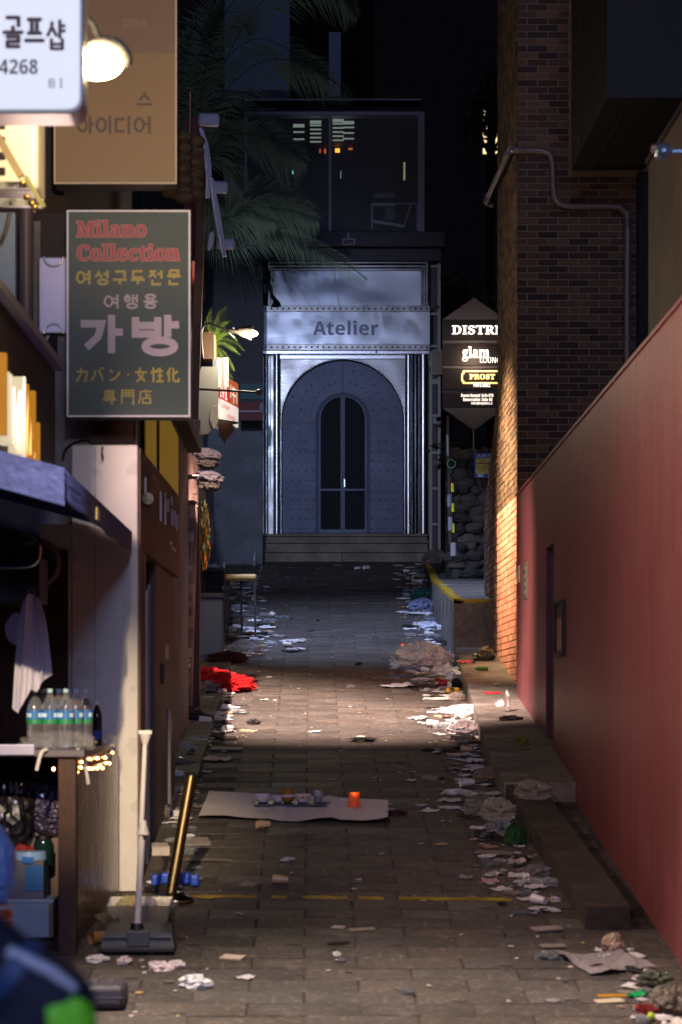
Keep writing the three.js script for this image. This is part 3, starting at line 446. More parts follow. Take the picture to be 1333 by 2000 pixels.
  for (const [a, b] of [[481, 643], [648, 819]]) part(t, 'glass_pane', new THREE.PlaneGeometry(x(b) - x(a), y(212) - y(460)).translate((x(a) + x(b)) / 2, (y(212) + y(460)) / 2, zg), MP(0xdfe6f0, .03, { transmission: .85, thickness: 0, ior: 1.6 }));
  part(t, 'glass_pane', new THREE.PlaneGeometry(4, y(212) - y(460)).rotateY(Math.PI / 2).translate(x(826), (y(212) + y(460)) / 2, zg - 2.1), MP(0xdfe6f0, .03, { transmission: .85, thickness: 0 }));
  part(t, 'room_floor', bx(x(400), y(466), zg - 4.2, x(830), y(460), zg), M(0x2a2832, .6)); part(t, 'room_wall', bx(x(400), y(460), zg - 4.3, x(830), y(210), zg - 4.2), M(0x1c1c26, .7)); part(t, 'room_ceiling', bx(x(400), y(206), zg - 4.3, x(832), y(200), zg + .1), M(0x22222a, .7)); part(t, 'room_wall', bx(x(396), y(460), zg - 4.3, x(402), y(200), zg), M(0x1c1c26, .7));
  const lamp = lit(0xb8c4b0, .5, 0x303030);
  for (const [a, py, n, dy] of [[575, 243, 3, 14], [608, 236, 6, 8], [652, 233, 6, 8], [672, 237, 4, 11]]) for (let i = 0; i < n; i++) { const dd = d + .78; part(t, 'vent_light', bx(X(a - 2, dd), Y(py + i * dy + (i ? 2.5 : 6), dd), -dd, X(a + 20, dd), Y(py + i * dy, dd), -dd + .03), lamp); }
  part(t, 'ceiling_light', [bx(X(530, 43.4), Y(217, 43.4), -43.45, X(594, 43.4), Y(214, 43.4), -43.4), bx(X(705, 43.4), Y(217, 43.4), -43.45, X(765, 43.4), Y(214, 43.4), -43.4)], lit(0x8a94b8, .6));
  for (const [px, py, w, h, c, k] of [[655, 291, 9, 7, 0xffa030, 3], [634, 292, 3, 8, 0xff7020, 1], [624, 292, 3, 7, 0xff6018, .7], [681, 290, 8, 3, 0xff9030, .6], [571, 333, 4, 7, 0x9fffe0, 1.6], [788, 318, 4, 34, 0xcfe0a0, .35], [665, 335, 2, 14, 0xcfe0c0, .3]]) { const dd = d + 3.2; part(t, 'interior_lamp', bx(X(px, dd), Y(py + h, dd), -dd, X(px + w, dd), Y(py, dd), -dd + .05), lit(c, k)); }
  part(t, 'wall_panel', [bx(X(478, 45.5), Y(225, 45.5), -45.6, X(540, 45.5), Y(212, 45.5), -45.5), bx(X(478, 45.5), Y(288, 45.5), -45.6, X(540, 45.5), Y(262, 45.5), -45.5)], M(0x7c8cc0, .6));
  const ch = thing('folding_chair', 'pale metal framed chair behind the upstairs glass', 'chair', [X(765, 43.6), Y(460, 43.6), -43.7]), e = 43.6, w = .022, mC = M(0xb4b8b0, .35, { metalness: .4 });
  part(ch, 'frame', [bar(P(727, 446, e), P(727, 398, e), w), bar(P(727, 398, e), P(815, 398, e), w), bar(P(815, 446, e), P(815, 398, e), w), bar(P(728, 432, e), P(790, 442, e), w, .05), bar(P(790, 442, e), P(803, 400, e), w)], mC); part(ch, 'seat', hexa([P(728, 402, e), P(772, 402, e), P(772, 400, 44.1), P(730, 400, 44.1), P(728, 398, e), P(772, 398, e), P(772, 396, 44.1), P(730, 396, 44.1)]), mC); part(ch, 'cushion', bx(X(730, e), Y(386, e), -e, X(772, e), Y(376, e), -e - .06, .03), M(0x9aa0a8, .8)); part(ch, 'cloth', blobGeo(.16, .2, .05, 5, .3).translate(X(762, e), Y(418, e), -e + .02), M(0x6f8f92, .8));
  const pq = 42.25, pg = thing('plaque', 'small outlined hanging plaque on the dark parapet', 'sign', [X(681, pq), Y(478, pq), -pq]);
  part(pg, 'frame', [bar(P(670, 467, pq), P(693, 467, pq), .02), bar(P(670, 478, pq), P(693, 478, pq), .02), bar(P(670, 467, pq), P(670, 478, pq), .02), bar(P(693, 467, pq), P(693, 478, pq), .02), bar(P(681, 455, pq), P(681, 467, pq), .02)], M(0xb0a8b4, .5)); part(pg, 'script', tube([P(672, 476, pq), P(674, 470, pq), P(678, 470, pq), P(677, 475, pq), P(681, 476, pq), P(683, 472, pq), P(685, 476, pq), P(688, 472, pq), P(691, 476, pq)], .007, 40, 5), M(0xb0a8b4, .5));
  const wr = thing('cable_bundle', 'tangle of black cables beside the upper steel panel', 'cables', [x(526), y(590), z + .15]);
  for (let i = 0; i < 7; i++) { const o = rr(-5, 5); part(wr, 'cable', tube([P(521 + o * .5, 520, 42.4), P(523 + o, 540, 42.3), P(527 - o, 560, 42.3), P(533 + o, 580, 42.3), P(536 + i * 1.5, 590, 42.35), P(530 + i * 3, 599, 42.38)], .014, 24, 6), mBlack); } part(wr, 'cable_clip', [bx(X(517, 42.4), Y(545, 42.4), -42.4, X(520, 42.4), Y(530, 42.4), -42.35), bx(X(517, 42.4), Y(572, 42.4), -42.4, X(520, 42.4), Y(555, 42.4), -42.35)], M(0xb4b4c0, .5));
  // frame and boxes on the right flank
  const tr = thing('steel_ladder_frame', 'pale steel ladder-like frame against the right flank of the entrance', 'frame', [X(850, 42.2), gY(42), -42.2]), zr = 42.1;
  for (const px of [841.5, 858]) part(tr, 'post', bar(P(px, 1082, zr), P(px, px < 850 ? 690 : 515, zr), .05, .05), M(0xa8a6a2, .5)); for (const py of [520, 613, 676, 743, 748, 812, 884, 954, 1024]) part(tr, 'rung', bar(P(842, py, zr), P(857, py, zr), .035, .04), M(0xa8a6a2, .5));
  part(tr, 'rusted_rail', bar(P(848, 600, zr), P(859, 600, zr), .06, .06), M(0x6a3a30, .8)); part(tr, 'small_plate', bx(X(844, zr), Y(909, zr), -zr, X(854, zr), Y(900, zr), -zr + .03), M(0x7a6a50, .6));
  const eb = thing('meter_box', 'grey flat metal box fixed beside the steel sign band', 'box', [X(857, 41.9), Y(730, 41.9), -41.9]); part(eb, 'box', bx(X(843, 41.9), Y(730, 41.9), -42.05, X(870, 41.9), Y(685, 41.9), -41.9, .02), M(0x6a6458, .4, { metalness: .4 })); part(eb, 'lid_rim', [bar(P(843, 685, 41.88), P(870, 685, 41.88), .02), bar(P(843, 730, 41.88), P(870, 730, 41.88), .02), bar(P(843, 685, 41.88), P(843, 730, 41.88), .02), bar(P(870, 685, 41.88), P(870, 730, 41.88), .02)], M(0x8a8474, .4, { metalness: .4 })); part(eb, 'hinge', [bx(X(840, 41.9), Y(700, 41.9), -42, X(843, 41.9), Y(692, 41.9), -41.92), bx(X(840, 41.9), Y(724, 41.9), -42, X(843, 41.9), Y(716, 41.9), -41.92)], mBlack);
  const fl = thing('flood_fixture', 'small unlit floodlight on the ladder frame', 'lamp', [X(853, 41.9), Y(829, 41.9), -41.9]); part(fl, 'housing', bx(X(845, 41.9), Y(830, 41.9), -42, X(862, 41.9), Y(814, 41.9), -41.85, .03), M(0x8f959c, .4)); part(fl, 'lens', prism([[0, 0], [.06, .05], [.13, .02], [.05, -.04]], .02).translate(X(850, 41.9), Y(820, 41.9), -41.84), M(0x14161a, .1));
}
function blobGeo(w, h, d, s = 1, k = .25, det = 10) { // crumpled closed lump about its centre
  const g = new THREE.IcosahedronGeometry(1, det), p = g.attributes.position; const v = V(0, 0, 0);
  for (let i = 0; i < p.count; i++) { v.fromBufferAttribute(p, i); let q = 0, f = 1.6, a = 1; for (let o = 0; o < 3; o++) { q += a * (1 - 2 * Math.abs(n3(v.x * f + 20 + s * 3.1, v.y * f + 20, v.z * f + 20 + s, o) - .5) * 2); f *= 2.1; a *= .55; } v.multiplyScalar(1 + k * q); p.setXYZ(i, v.x * w / 2, v.y * h / 2, v.z * d / 2); }
  g.computeVertexNormals(); return g;
}

// ---------------------------------------------------------------- lamps
{ // A: round floodlight glaring at the camera
  const [ax, ay, az] = LAMP_A, t = thing('floodlight', 'glaring round floodlight on an arm in front of the tan sign', 'lamp', LAMP_A);
  const dish = new THREE.LatheGeometry([[.02, .1], [.07, .09], [.115, .045], [.125, 0], [.118, .002], [.1, .04], [.05, .075], [.0, .08]].map((p) => new THREE.Vector2(...p)), 28).rotateX(.5).rotateZ(-.25);
  part(t, 'shade', dish.scale(.9, .9, .9).translate(ax + .03, ay + .055, az - .12), M(0xd8d2c4, .35, { metalness: .3 }));
  place(t, 'bulb', new THREE.SphereGeometry(.098, 20, 12), lit(0xffe2a8, 70, 0xffffff), [ax, ay, az], null, [1.15, .7, .8]);
  part(t, 'arm', tube([V(ax + .0, ay + .13, az - .08), V(ax - .06, ay + .24, az - .1), V(ax - .3, ay + .27, az - .1), V(-2.6, ay + .27, az - .1)], .014), mCharcoal);
  spot('floodlight_beam', t, 0xffe8d6, 120, [ax, ay, az], [.25, .0, -10.6], 37, .55, 3);
  spot('floodlight_spill', t, 0xffd890, 62, [ax, ay, az], [-1.12, 5.8, -15.1], 25, .9, 4);
  point('floodlight_glow', 0xffdcac, 3.5, [ax, ay, az], 4);
}
{ // C: hooded floodlight high on the left, behind the tan sign, lighting the band of paving
  const [ax, ay, az] = LAMP_C, t = thing('hooded_floodlight', 'hooded floodlight high on the shop wall behind the tan sign', 'lamp', LAMP_C);
  const L = V(...LAMP_C), g1 = V(-.75, gY(25.3), -25.3), g2 = V(1.2, gY(23.4), -23.4), near = .3;
  const a = L.clone().lerp(g1, near / 9), b = L.clone().lerp(g2, near / 8.1), e = b.clone().sub(a).normalize(), A = a.clone().addScaledVector(e, -.07), B = b.clone().addScaledVector(e, .06), up = V(0, .5, 0);
  const n = V(0, 0, -.02); part(t, 'hood', hexa([A, B, B.clone().add(n), A.clone().add(n), A.clone().add(up), B.clone().add(up), B.clone().add(up).add(n), A.clone().add(up).add(n)]), mBlackMatte);
  part(t, 'housing', bx(ax - .14, ay + .07, az - .05, ax + .14, ay + .2, az + .2), mCharcoal); part(t, 'bracket', bar([ax, ay + .12, az + .1], [ax, ay + .12, az + 1.8], .03), mCharcoal);
  place(t, 'bulb', new THREE.SphereGeometry(.05, 14, 8), lit(0xffe6d2, 20, 0xffffff), [ax, ay, az]);
  spot('hooded_floodlight_beam', t, 0xffdccb, 1150, LAMP_C, [.5, 1.6, -23.3], 23, .9, 1);
}
{ // D: gooseneck lamp on the lounge sign
  const t = thing('gooseneck_lamp', 'small lit gooseneck lamp above the red and white lounge sign', 'lamp', LAMP_D), q = 24.5;
  part(t, 'arm', tube([P(397, 700, q), P(394, 670, q), P(394, 650, q), P(398, 637, q), P(407, 632, q), P(425, 637, q), P(447, 646, q)], .014, 40), M(0x2a2a2a, .3, { metalness: .6 }));
  const head = new THREE.LatheGeometry([[.0, 0], [.022, .0], [.026, .09], [.05, .13], [.075, .24], [.07, .24], [.045, .14], [.02, .1], [0, .1]].map((p) => new THREE.Vector2(...p)), 24).rotateZ(-Math.PI / 2 - .12).translate(X(447, q), Y(645, q), -q);
  part(t, 'shade', head, M(0x46423c, .3, { metalness: .5 })); part(t, 'wing_nut', [ball(P(456, 641, q), .014, 8), rod(P(447, 650, q), P(458, 660, q), .008)], mGalv);
  const c = P(484, 650, q); place(t, 'bulb', new THREE.SphereGeometry(.05, 20, 12), lit(0xfff0d0, 40, 0xffffff), c.toArray(), [0, 0, -.12], [2.1, .8, .8]);
  spot('gooseneck_beam', t, 0xffd8a4, 310, c.toArray(), [2.0, 3.6, -24.7], 30, 1, 3);
  point('gooseneck_glow', 0xfff0cc, 6.5, [c.x - .0, c.y - .06, c.z + .09], 3);
}
{ // E: cool LED floodlight over the rear shopfront, hidden behind the tan sign, aimed at the steel entrance
  const [ax, ay, az] = LAMP_E, t = thing('led_floodlight', 'cool white LED floodlight over the left shopfront, aimed at the steel entrance', 'lamp', LAMP_E);
  place(t, 'bulb', new THREE.SphereGeometry(.12, 16, 10), lit(0xc4d4ff, 20, 0xffffff), LAMP_E, null, [1, .7, .5]);
  part(t, 'housing', bx(ax - .2, ay - .12, az + .08, ax + .2, ay + .12, az + .2, .02), mCharcoal); part(t, 'post', rod([ax - .1, 6.1, az + .15], [ax - .1, ay, az + .15], .03), mCharcoal);
  spot('led_floodlight_beam', t, 0xccd8ff, 125, LAMP_E, [.05, 5.3, -42.3], 20.5, .8, 5);
  spot('led_floodlight_ground_beam', t, 0xbccdff, 235, LAMP_E, [.3, 2.3, -30], 35, .9, 5);
}
{ // B: street floodlight behind the camera
  const [ax, ay, az] = LAMP_B, t = thing('street_floodlight', 'street floodlight on a pole behind the viewpoint', 'lamp', [ax, 0, az]);
  part(t, 'pole', rod([ax - 1.4, 0, az + .4], [ax - 1.4, ay + .4, az + .4], .07, .05), mCharcoal); part(t, 'arm', bar([ax - 1.4, ay + .35, az + .4], [ax, ay + .2, az + .1], .05), mCharcoal); part(t, 'housing', bx(ax - .16, ay + .1, az - .1, ax + .16, ay + .2, az + .2), mCharcoal);
  place(t, 'bulb', new THREE.SphereGeometry(.06, 14, 8), lit(0xffe0a8, 30, 0xffffff), [ax, ay, az]);
  spot('street_floodlight_beam', t, 0xffe0b4, 1500, LAMP_B, [-1.2, 1.05, -14.5], 3.2, .9, 4);
}
function lightBox(name, label, color, inten, at, w, h, to) { // lit shop sign across the street, behind the viewpoint
  const t = thing(name, label, 'sign', at), l = new THREE.RectAreaLight(color, inten, w, h); l.name = name + '_light'; l.position.set(...at); l.lookAt(...to); scene.add(l);
  const dir = V(...to).sub(V(...at)).normalize(), m = new THREE.Mesh(new THREE.BoxGeometry(w, h, .03), lit(color, inten * .35, 0xffffff)); m.name = 'lit_face'; m.position.copy(dir.clone().multiplyScalar(-.05)); m.lookAt(dir.clone().multiplyScalar(9)); t.add(shade(m));
  const k = new THREE.Mesh(new THREE.BoxGeometry(w + .2, h + .2, .3), mCharcoal); k.name = 'cabinet'; k.position.copy(dir.clone().multiplyScalar(-.25)); k.lookAt(dir.clone().multiplyScalar(9)); t.add(shade(k));
}
lightBox('shop_sign_box', 'large lavender lit shop sign across the street', 0xb9ace6, 13, [-3.2, 7.5, 13], 4.2, 2.4, [-.3, 3, -20]);
lightBox('shop_sign_box', 'pale blue lit shop sign higher across the street', 0xa8bcf6, 30, [3.4, 11, 15], 4, 3, [0, 5, -42]);

// ---------------------------------------------------------------- printed signs
function faceSign(name, label, x0, y0, x1, y1, d, depth, map, o = {}) {
  const t = thing(name, label, 'sign', [X((x0 + x1) / 2, d), Y(y1, d), -d]), a = X(x0, d), b = X(x1, d), c = Y(y1, d), e = Y(y0, d), f = o.f ?? .02;
  part(t, 'cabinet', bx(a, c, -d - depth, b, e, -d, o.r ?? .008), o.cab ?? M(0x6a6a70, .5));
  part(t, 'face', new THREE.PlaneGeometry(b - a - f * 2, e - c - f * 2).translate((a + b) / 2, (c + e) / 2, -d + .004), o.mat ?? M(0xffffff, .45, { map }));
  if (f > .005) part(t, 'frame', [bx(a, c, -d - .01, a + f, e, -d + .014), bx(b - f, c, -d - .01, b, e, -d + .014), bx(a + f, c, -d - .01, b - f, c + f, -d + .014), bx(a + f, e - f, -d - .01, b - f, e, -d + .014)], o.frame ?? M(0xb4b4b8, .4, { metalness: .2 }));
  return t;
}
{
  const map = canvasTex(720, 1220, (c, w, h) => {
    const u = w / 242, q = (x) => (x - 131) * u, p = (y) => (y - 411) * u; // photograph pixels on the face
    c.fillStyle = '#15342f'; c.fillRect(0, 0, w, h); for (let i = 0; i < 900; i++) { c.fillStyle = `rgba(${rnd() > .5 ? '90,120,110' : '10,24,20'},.06)`; c.fillRect(rnd() * w, rnd() * h, rr(4, 50), rr(1, 5)); }
    c.lineCap = 'butt'; c.lineJoin = 'miter'; c.textBaseline = 'alphabetic';
    for (const [s, y, ww] of [['Milano', 460, 143], ['Collection', 508, 210]]) { c.font = `bold ${42 * u}px serif`; c.save(); c.translate(q(146), p(y)); c.scale(ww * u / c.measureText(s).width, 1); c.lineWidth = 7 * u * .6; c.lineJoin = 'round'; c.strokeStyle = '#a85c5c'; c.strokeText(s, 0, 0); c.fillStyle = '#9a2430'; c.fillText(s, 0, 0); c.restore(); }
    c.strokeStyle = '#a2912a'; c.lineWidth = 5.2 * u; hangul(c, ['oY', 'seo', 'GU', 'dU', 'jen', 'mUn'], q(147), p(528), 29 * u, 29 * u, 7.4 * u);
    c.strokeStyle = '#aa9ca6'; c.lineWidth = 4.6 * u; hangul(c, ['oY', 'hAo', 'oZo'], q(203), p(577), 30 * u, 28 * u, 9 * u);
    c.lineWidth = 15 * u; c.strokeStyle = '#b4a8b2'; syllable(c, 'ga', q(150), p(618), 92 * u, 78 * u); syllable(c, 'bao', q(262), p(618), 94 * u, 78 * u);
    c.strokeStyle = '#a2912a'; c.lineWidth = 4.2 * u; ['ka', 'ba', 'nn', 'dot', 'woman', 'sei', 'bake'].forEach((k, i) => strokes(c, KANJI[k], q([144, 176, 211, 243, 264, 297, 328][i]), p(724), (k === 'dot' ? 16 : 26) * u, 30 * u));
    c.lineWidth = 3.2 * u; ['sen', 'mon', 'ten'].forEach((k, i) => strokes(c, KANJI[k], q([199, 236, 272][i]), p(769), 28 * u, 29 * u));
  });
  faceSign('shop_sign', 'dark green sign with red Milano Collection lettering and yellow Korean and Japanese text', 131, 411, 372.5, 815, 14.8, .18, map, { f: .012 });
}
{
  const map = canvasTex(512, 1024, (c, w, h) => { // tan sign, top out of frame
    const u = w / 240, q = (x) => (x - 106) * u, p = (y) => h - (360 - y) * u; c.fillStyle = '#8a7040'; c.fillRect(0, 0, w, h); for (let i = 0; i < 700; i++) { c.fillStyle = 'rgba(40,26,10,.05)'; c.fillRect(rnd() * w, rnd() * h, rr(4, 40), rr(1, 6)); }
    c.fillStyle = '#7a6240'; c.fillRect(q(106), 0, 240 * u, p(104)); c.fillStyle = '#8a7450'; c.font = `bold ${21 * u}px sans-serif`; c.fillText('IDEA', q(240), p(52));
    c.strokeStyle = '#54452f'; c.lineWidth = 5 * u; syllable(c, 'sX', q(268), p(180), 32 * u, 34 * u); c.lineWidth = 5.5 * u; hangul(c, ['oa', 'oi', 'di', 'oe'], q(150), p(228), 34 * u, 36 * u, 4 * u);
  });
  const y1 = 360, y0 = 360 - 480; faceSign('shop_sign', 'tall tan sign with dark Korean letters behind the glaring floodlight', 106, y0, 346, y1, 15.1, .2, map, { f: .01, frame: M(0xc4b49a, .4) });
}
{
  const map = canvasTex(640, 560, (c, w, h) => { // white golf shop sign, cut by the frame edge: its right part
    const u = w / 330, q = (x) => (x + 172) * u, p = (y) => (y + 62) * u; c.fillStyle = '#e9ecf2'; c.fillRect(0, 0, w, h); c.lineCap = 'round'; c.lineJoin = 'round';
    c.strokeStyle = '#3a2c2a'; c.lineWidth = 8.5 * u; syllable(c, 'GOr', q(10), p(38), 36 * u, 64 * u); syllable(c, 'pX', q(53), p(42), 34 * u, 62 * u); c.lineWidth = 7 * u; syllable(c, 'syb', q(95), p(48), 34 * u, 58 * u);
    c.fillStyle = '#4a4246'; c.font = `bold ${42 * u}px sans-serif`; c.save(); c.translate(q(-50), p(156)); c.scale(.84, 1); c.fillText('02-4268', 0, 0); c.restore(); c.font = `${25 * u}px sans-serif`; c.fillText('B I', q(96), p(184));
  });
  const d = 9.6, t = thing('shop_sign', 'white rounded lightbox sign with dark Korean letters and the digits 4268', 'sign', [X(0, d), Y(222, d), -d]);
  const shp = new THREE.Shape(), a = X(-172, d), b = X(156, d), c = Y(214, d), e = Y(-62, d), r = .05; shp.moveTo(a + r, c); shp.lineTo(b - r, c); shp.quadraticCurveTo(b, c, b, c + r); shp.lineTo(b, e - r); shp.quadraticCurveTo(b, e, b - r, e); shp.lineTo(a + r, e); shp.quadraticCurveTo(a, e, a, e - r); shp.lineTo(a, c + r); shp.quadraticCurveTo(a, c, a + r, c);
  part(t, 'cabinet', new THREE.ExtrudeGeometry(shp, { depth: .2, bevelEnabled: true, bevelSize: .012, bevelThickness: .012, bevelSegments: 3, curveSegments: 10 }).rotateY(0).translate(0, 0, -d - .22), M(0xdfe2e8, .35));
  const fg = new THREE.ShapeGeometry(shp, 10), p = fg.attributes.position, uv = fg.attributes.uv; for (let i = 0; i < p.count; i++) uv.setXY(i, (p.getX(i) - a) / (b - a), (p.getY(i) - c) / (e - c)); part(t, 'face', fg.translate(0, 0, -d + .016), M(0xffffff, .4, { map, emissive: 0xffffff, emissiveMap: map, emissiveIntensity: .8 }));
  part(t, 'mounting_arm', bar([a + .2, e + .05, -d - .1], [-2.4, e + .05, -d - .1], .04), mCharcoal);
}
{ // lounge sign, nearly parallel to the wall
  const map = canvasTex(512, 512, (c, w, h) => {
    c.fillStyle = '#f4eeea'; c.fillRect(0, 0, w, h); c.fillStyle = '#c2202c'; c.fillRect(0, 0, w, h * .55); c.fillStyle = '#b4562c'; c.fillRect(w * .55, 0, w * .45, h * .55);
    c.fillStyle = '#fff6f0'; c.font = 'bold 270px serif'; c.save(); c.translate(30, 262); c.scale(.8, 1.05); c.fillText('M', 0, 0); c.restore(); c.fillRect(w * .6, 60, 20, 150); c.fillRect(w * .68, 80, 100, 36); c.fillRect(w * .68, 150, 100, 24); c.fillRect(w * .75, 60, 16, 200); c.fillRect(w * .9, 90, 16, 150);
    c.fillStyle = '#d03848'; c.font = 'bold 74px sans-serif'; c.save(); c.scale(.8, 1); c.fillText('LUXURY', 90, 372); c.fillText('LOUNGE', 250, 462); c.restore();
  });
  const A = V(X(426, 25), 0, -25), B = V(X(466, 25.93), 0, -25.93), yt = Y(725, 25), yb = Y(818, 25), dir = B.clone().sub(A).normalize(), len = A.distanceTo(B), nn = V(dir.z * -1, 0, dir.x); // nn faces the alley
  const t = thing('lounge_sign', 'red and white lit lounge sign projecting from the left wall', 'sign', [A.x, yb, A.z]);
  const ang = Math.atan2(-dir.z, dir.x); const put = (g) => g.rotateY(ang).translate((A.x + B.x) / 2, (yt + yb) / 2, (A.z + B.z) / 2);
  part(t, 'cabinet', put(new RoundedBoxGeometry(len, yt - yb, .16, 2, .01).translate(0, 0, -.085)), M(0xd8cfc8, .5)); part(t, 'lit_face', put(new THREE.PlaneGeometry(len - .02, yt - yb - .02).translate(0, 0, .002)), M(0xffffff, .4, { map, emissive: 0xffffff, emissiveMap: map, emissiveIntensity: .6 }));
  part(t, 'soffit', hexa([P(428, 830, 25), P(466, 826, 25.9), P(440, 866, 25.9), P(428, 850, 25.2), P(428, 818, 25), P(466, 824, 25.9), P(450, 826, 26.2), P(428, 822, 25.5)]), M(0x4a3a32, .6));
  const bn = thing('cloth_banner', 'pale pink cloth banner folded over the lounge sign', 'banner', P(437, 728, 24.9).toArray());
  const g = new THREE.PlaneGeometry(X(447, 24.9) - X(424, 24.9), .3, 8, 8), p = g.attributes.position; for (let i = 0; i < p.count; i++) p.setZ(i, .02 * Math.sin(p.getX(i) * 60) + .02 * p.getY(i)); g.computeVertexNormals(); part(bn, 'cloth', g.translate(X(435.5, 24.9), Y(727, 24.9), -24.9), M(0xd9b8b4, .8)); part(bn, 'bracket', bx(X(416, 24.8), Y(738, 24.8), -24.85, X(424, 24.8), Y(700, 24.8), -24.8), mGalv);
  const wb = thing('ring_board', 'grey board with pale concentric rings under the lounge sign', 'panel', P(407, 850, 24.6).toArray()); part(wb, 'board', prism([[X(386, 24.6), Y(850, 24.6)], [X(404, 24.6), Y(848, 24.6)], [X(420, 24.6), Y(835, 24.6)], [X(427, 24.6), Y(815, 24.6)], [X(427, 24.6), Y(716, 24.6)], [X(394, 24.6), Y(716, 24.6)], [X(386, 24.6), Y(740, 24.6)]], .03).translate(0, 0, -24.63), M(0x8a8784, .6));
  for (let i = 0; i < 5; i++) { const pts = []; for (let k = 0; k <= 16; k++) { const a = Math.PI * .5 + k / 16 * Math.PI; pts.push(V(X(426, 24.6) + Math.cos(a) * (.012 + i * .016), Y(815, 24.6) + Math.sin(a) * (.03 + i * .022), -24.594)); } part(wb, 'ring', new THREE.TubeGeometry(new THREE.CatmullRomCurve3(pts), 24, .0035, 5), M(0xd8cec4, .5)); }
  const rs = faceSign('fabric_sign', 'dark red box sign with a white stripe on the plaster wall', 466, 785, 514, 821, 40.9, .1, null, { f: 0, mat: M(0x6c1c24, .6), cab: M(0x5a1a20, .6) }); part(rs, 'stripe', bx(X(466, 40.9), Y(804, 40.9), -40.9, X(512, 40.9), Y(802, 40.9), -40.89), M(0xc8b8c4, .6)); part(rs, 'torn_edge', blobGeo(.06, .14, .03, 8, .3, 6).translate(X(511, 40.9), Y(797, 40.9), -40.88), M(0x8c8c9c, .7));
}
{ // plaster wall left of the club
  const d = 41.6, t = thing('plaster_wall', 'rough blue-grey plaster wall left of the steel entrance', 'wall', [X(465, d), gY(d), -d]);
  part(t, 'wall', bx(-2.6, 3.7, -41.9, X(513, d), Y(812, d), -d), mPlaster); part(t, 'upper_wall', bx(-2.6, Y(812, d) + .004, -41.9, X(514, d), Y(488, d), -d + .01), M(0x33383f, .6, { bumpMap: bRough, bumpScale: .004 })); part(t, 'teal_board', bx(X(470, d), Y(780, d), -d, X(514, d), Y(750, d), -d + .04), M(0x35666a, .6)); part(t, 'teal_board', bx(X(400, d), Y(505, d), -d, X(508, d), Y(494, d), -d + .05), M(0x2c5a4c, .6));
}
{ // district sign
  const d = 34.3, x = (p) => X(p, d), y = (p) => Y(p, d), t = thing('district_sign', 'hexagonal slatted sign with glowing white district, lounge and pub lettering', 'sign', [x(926), y(850), -d]);
  const mg = M(0x6a6a74, .6), mk = M(0x221d20, .5);
  part(t, 'cap', prism([[x(865), y(624)], [x(987), y(624)], [x(926), y(581)]], .12).translate(0, 0, -d - .12), mg); part(t, 'tip', prism([[x(865), y(797)], [x(926), y(840)], [x(987), y(797)]], .12).translate(0, 0, -d - .12), mg);
  part(t, 'backing', bx(x(865), y(797), -d - .12, x(987), y(624), -d - .03), mg);
  for (const [a, b] of [[624, 665], [672, 713], [719, 760], [767, 797]]) part(t, 'slat', bx(x(865), y(b), -d - .06, x(987), y(a), -d), mk);
  const w = lit(0xfff2e4, 2.2, 0xffffff), gold = lit(0xffc860, 2.4, 0xffffff), wd = lit(0xfff0e0, 1.3, 0xffffff);
  const put = (s, f, x0, y0, x1, y1, m, sg = 3) => letters(s, f, x(x0), y(y1), x(x1), y(y0), -d + .002, .025, sg).forEach((g) => part(t, 'lit_letter', g, m));
  put('DISTRICT', 'serif_bold', 883, 636, 1012, 653, w); put('glam', 'serif_bold', 903, 677, 956, 706, w); put('LOUNGE', 'sans_regular', 938, 698, 984, 709, wd); put('PROST', 'serif_bold', 917, 731, 967, 741, gold); put('PUB & GRILL', 'sans_bold', 925, 750, 958, 756, wd, 2);
  for (const [s, a, b, c] of [['Event-Rental', 901, 938, 769], ['Info 070', 941, 964, 769], ['Reservation', 905, 938, 777], ['Info 02', 941, 962, 777], ['info@mykinc.c', 921, 962, 785]]) letters(s, 'sans_bold', x(a), y(c + 6.5), x(b), y(c), -d + .002, .015, 1).length && part(t, 'lit_line', letters(s, 'sans_bold', x(a), y(c + 6.5), x(b), y(c), -d + .002, .015, 1), wd);
  const fr = (o) => [[905 + o, 724 + o], [986, 724 + o], [986, 749 - o], [905 + o, 749 - o], [905 + o, 746 - o], [902 + o, 744 - o], [902 + o, 730 + o], [905 + o, 728 + o]]; for (const o of [0, 1.8]) { const p = fr(o); for (let i = 0; i < p.length; i++) if (i !== 1) part(t, 'lit_border', bar(P(...p[i], d - .005), P(...p[(i + 1) % 8], d - .005), .009), gold); }
  part(t, 'post', rod([x(926), 4.2, -d - .06], [x(926), y(838), -d - .06], .025), mGalv);
  const l = new THREE.PointLight(0xffd9b0, .8); l.name = 'district_sign_light'; l.position.set(x(925), y(700), -d + .25); l.castShadow = true; l.shadow.radius = 8; scene.add(l);
}
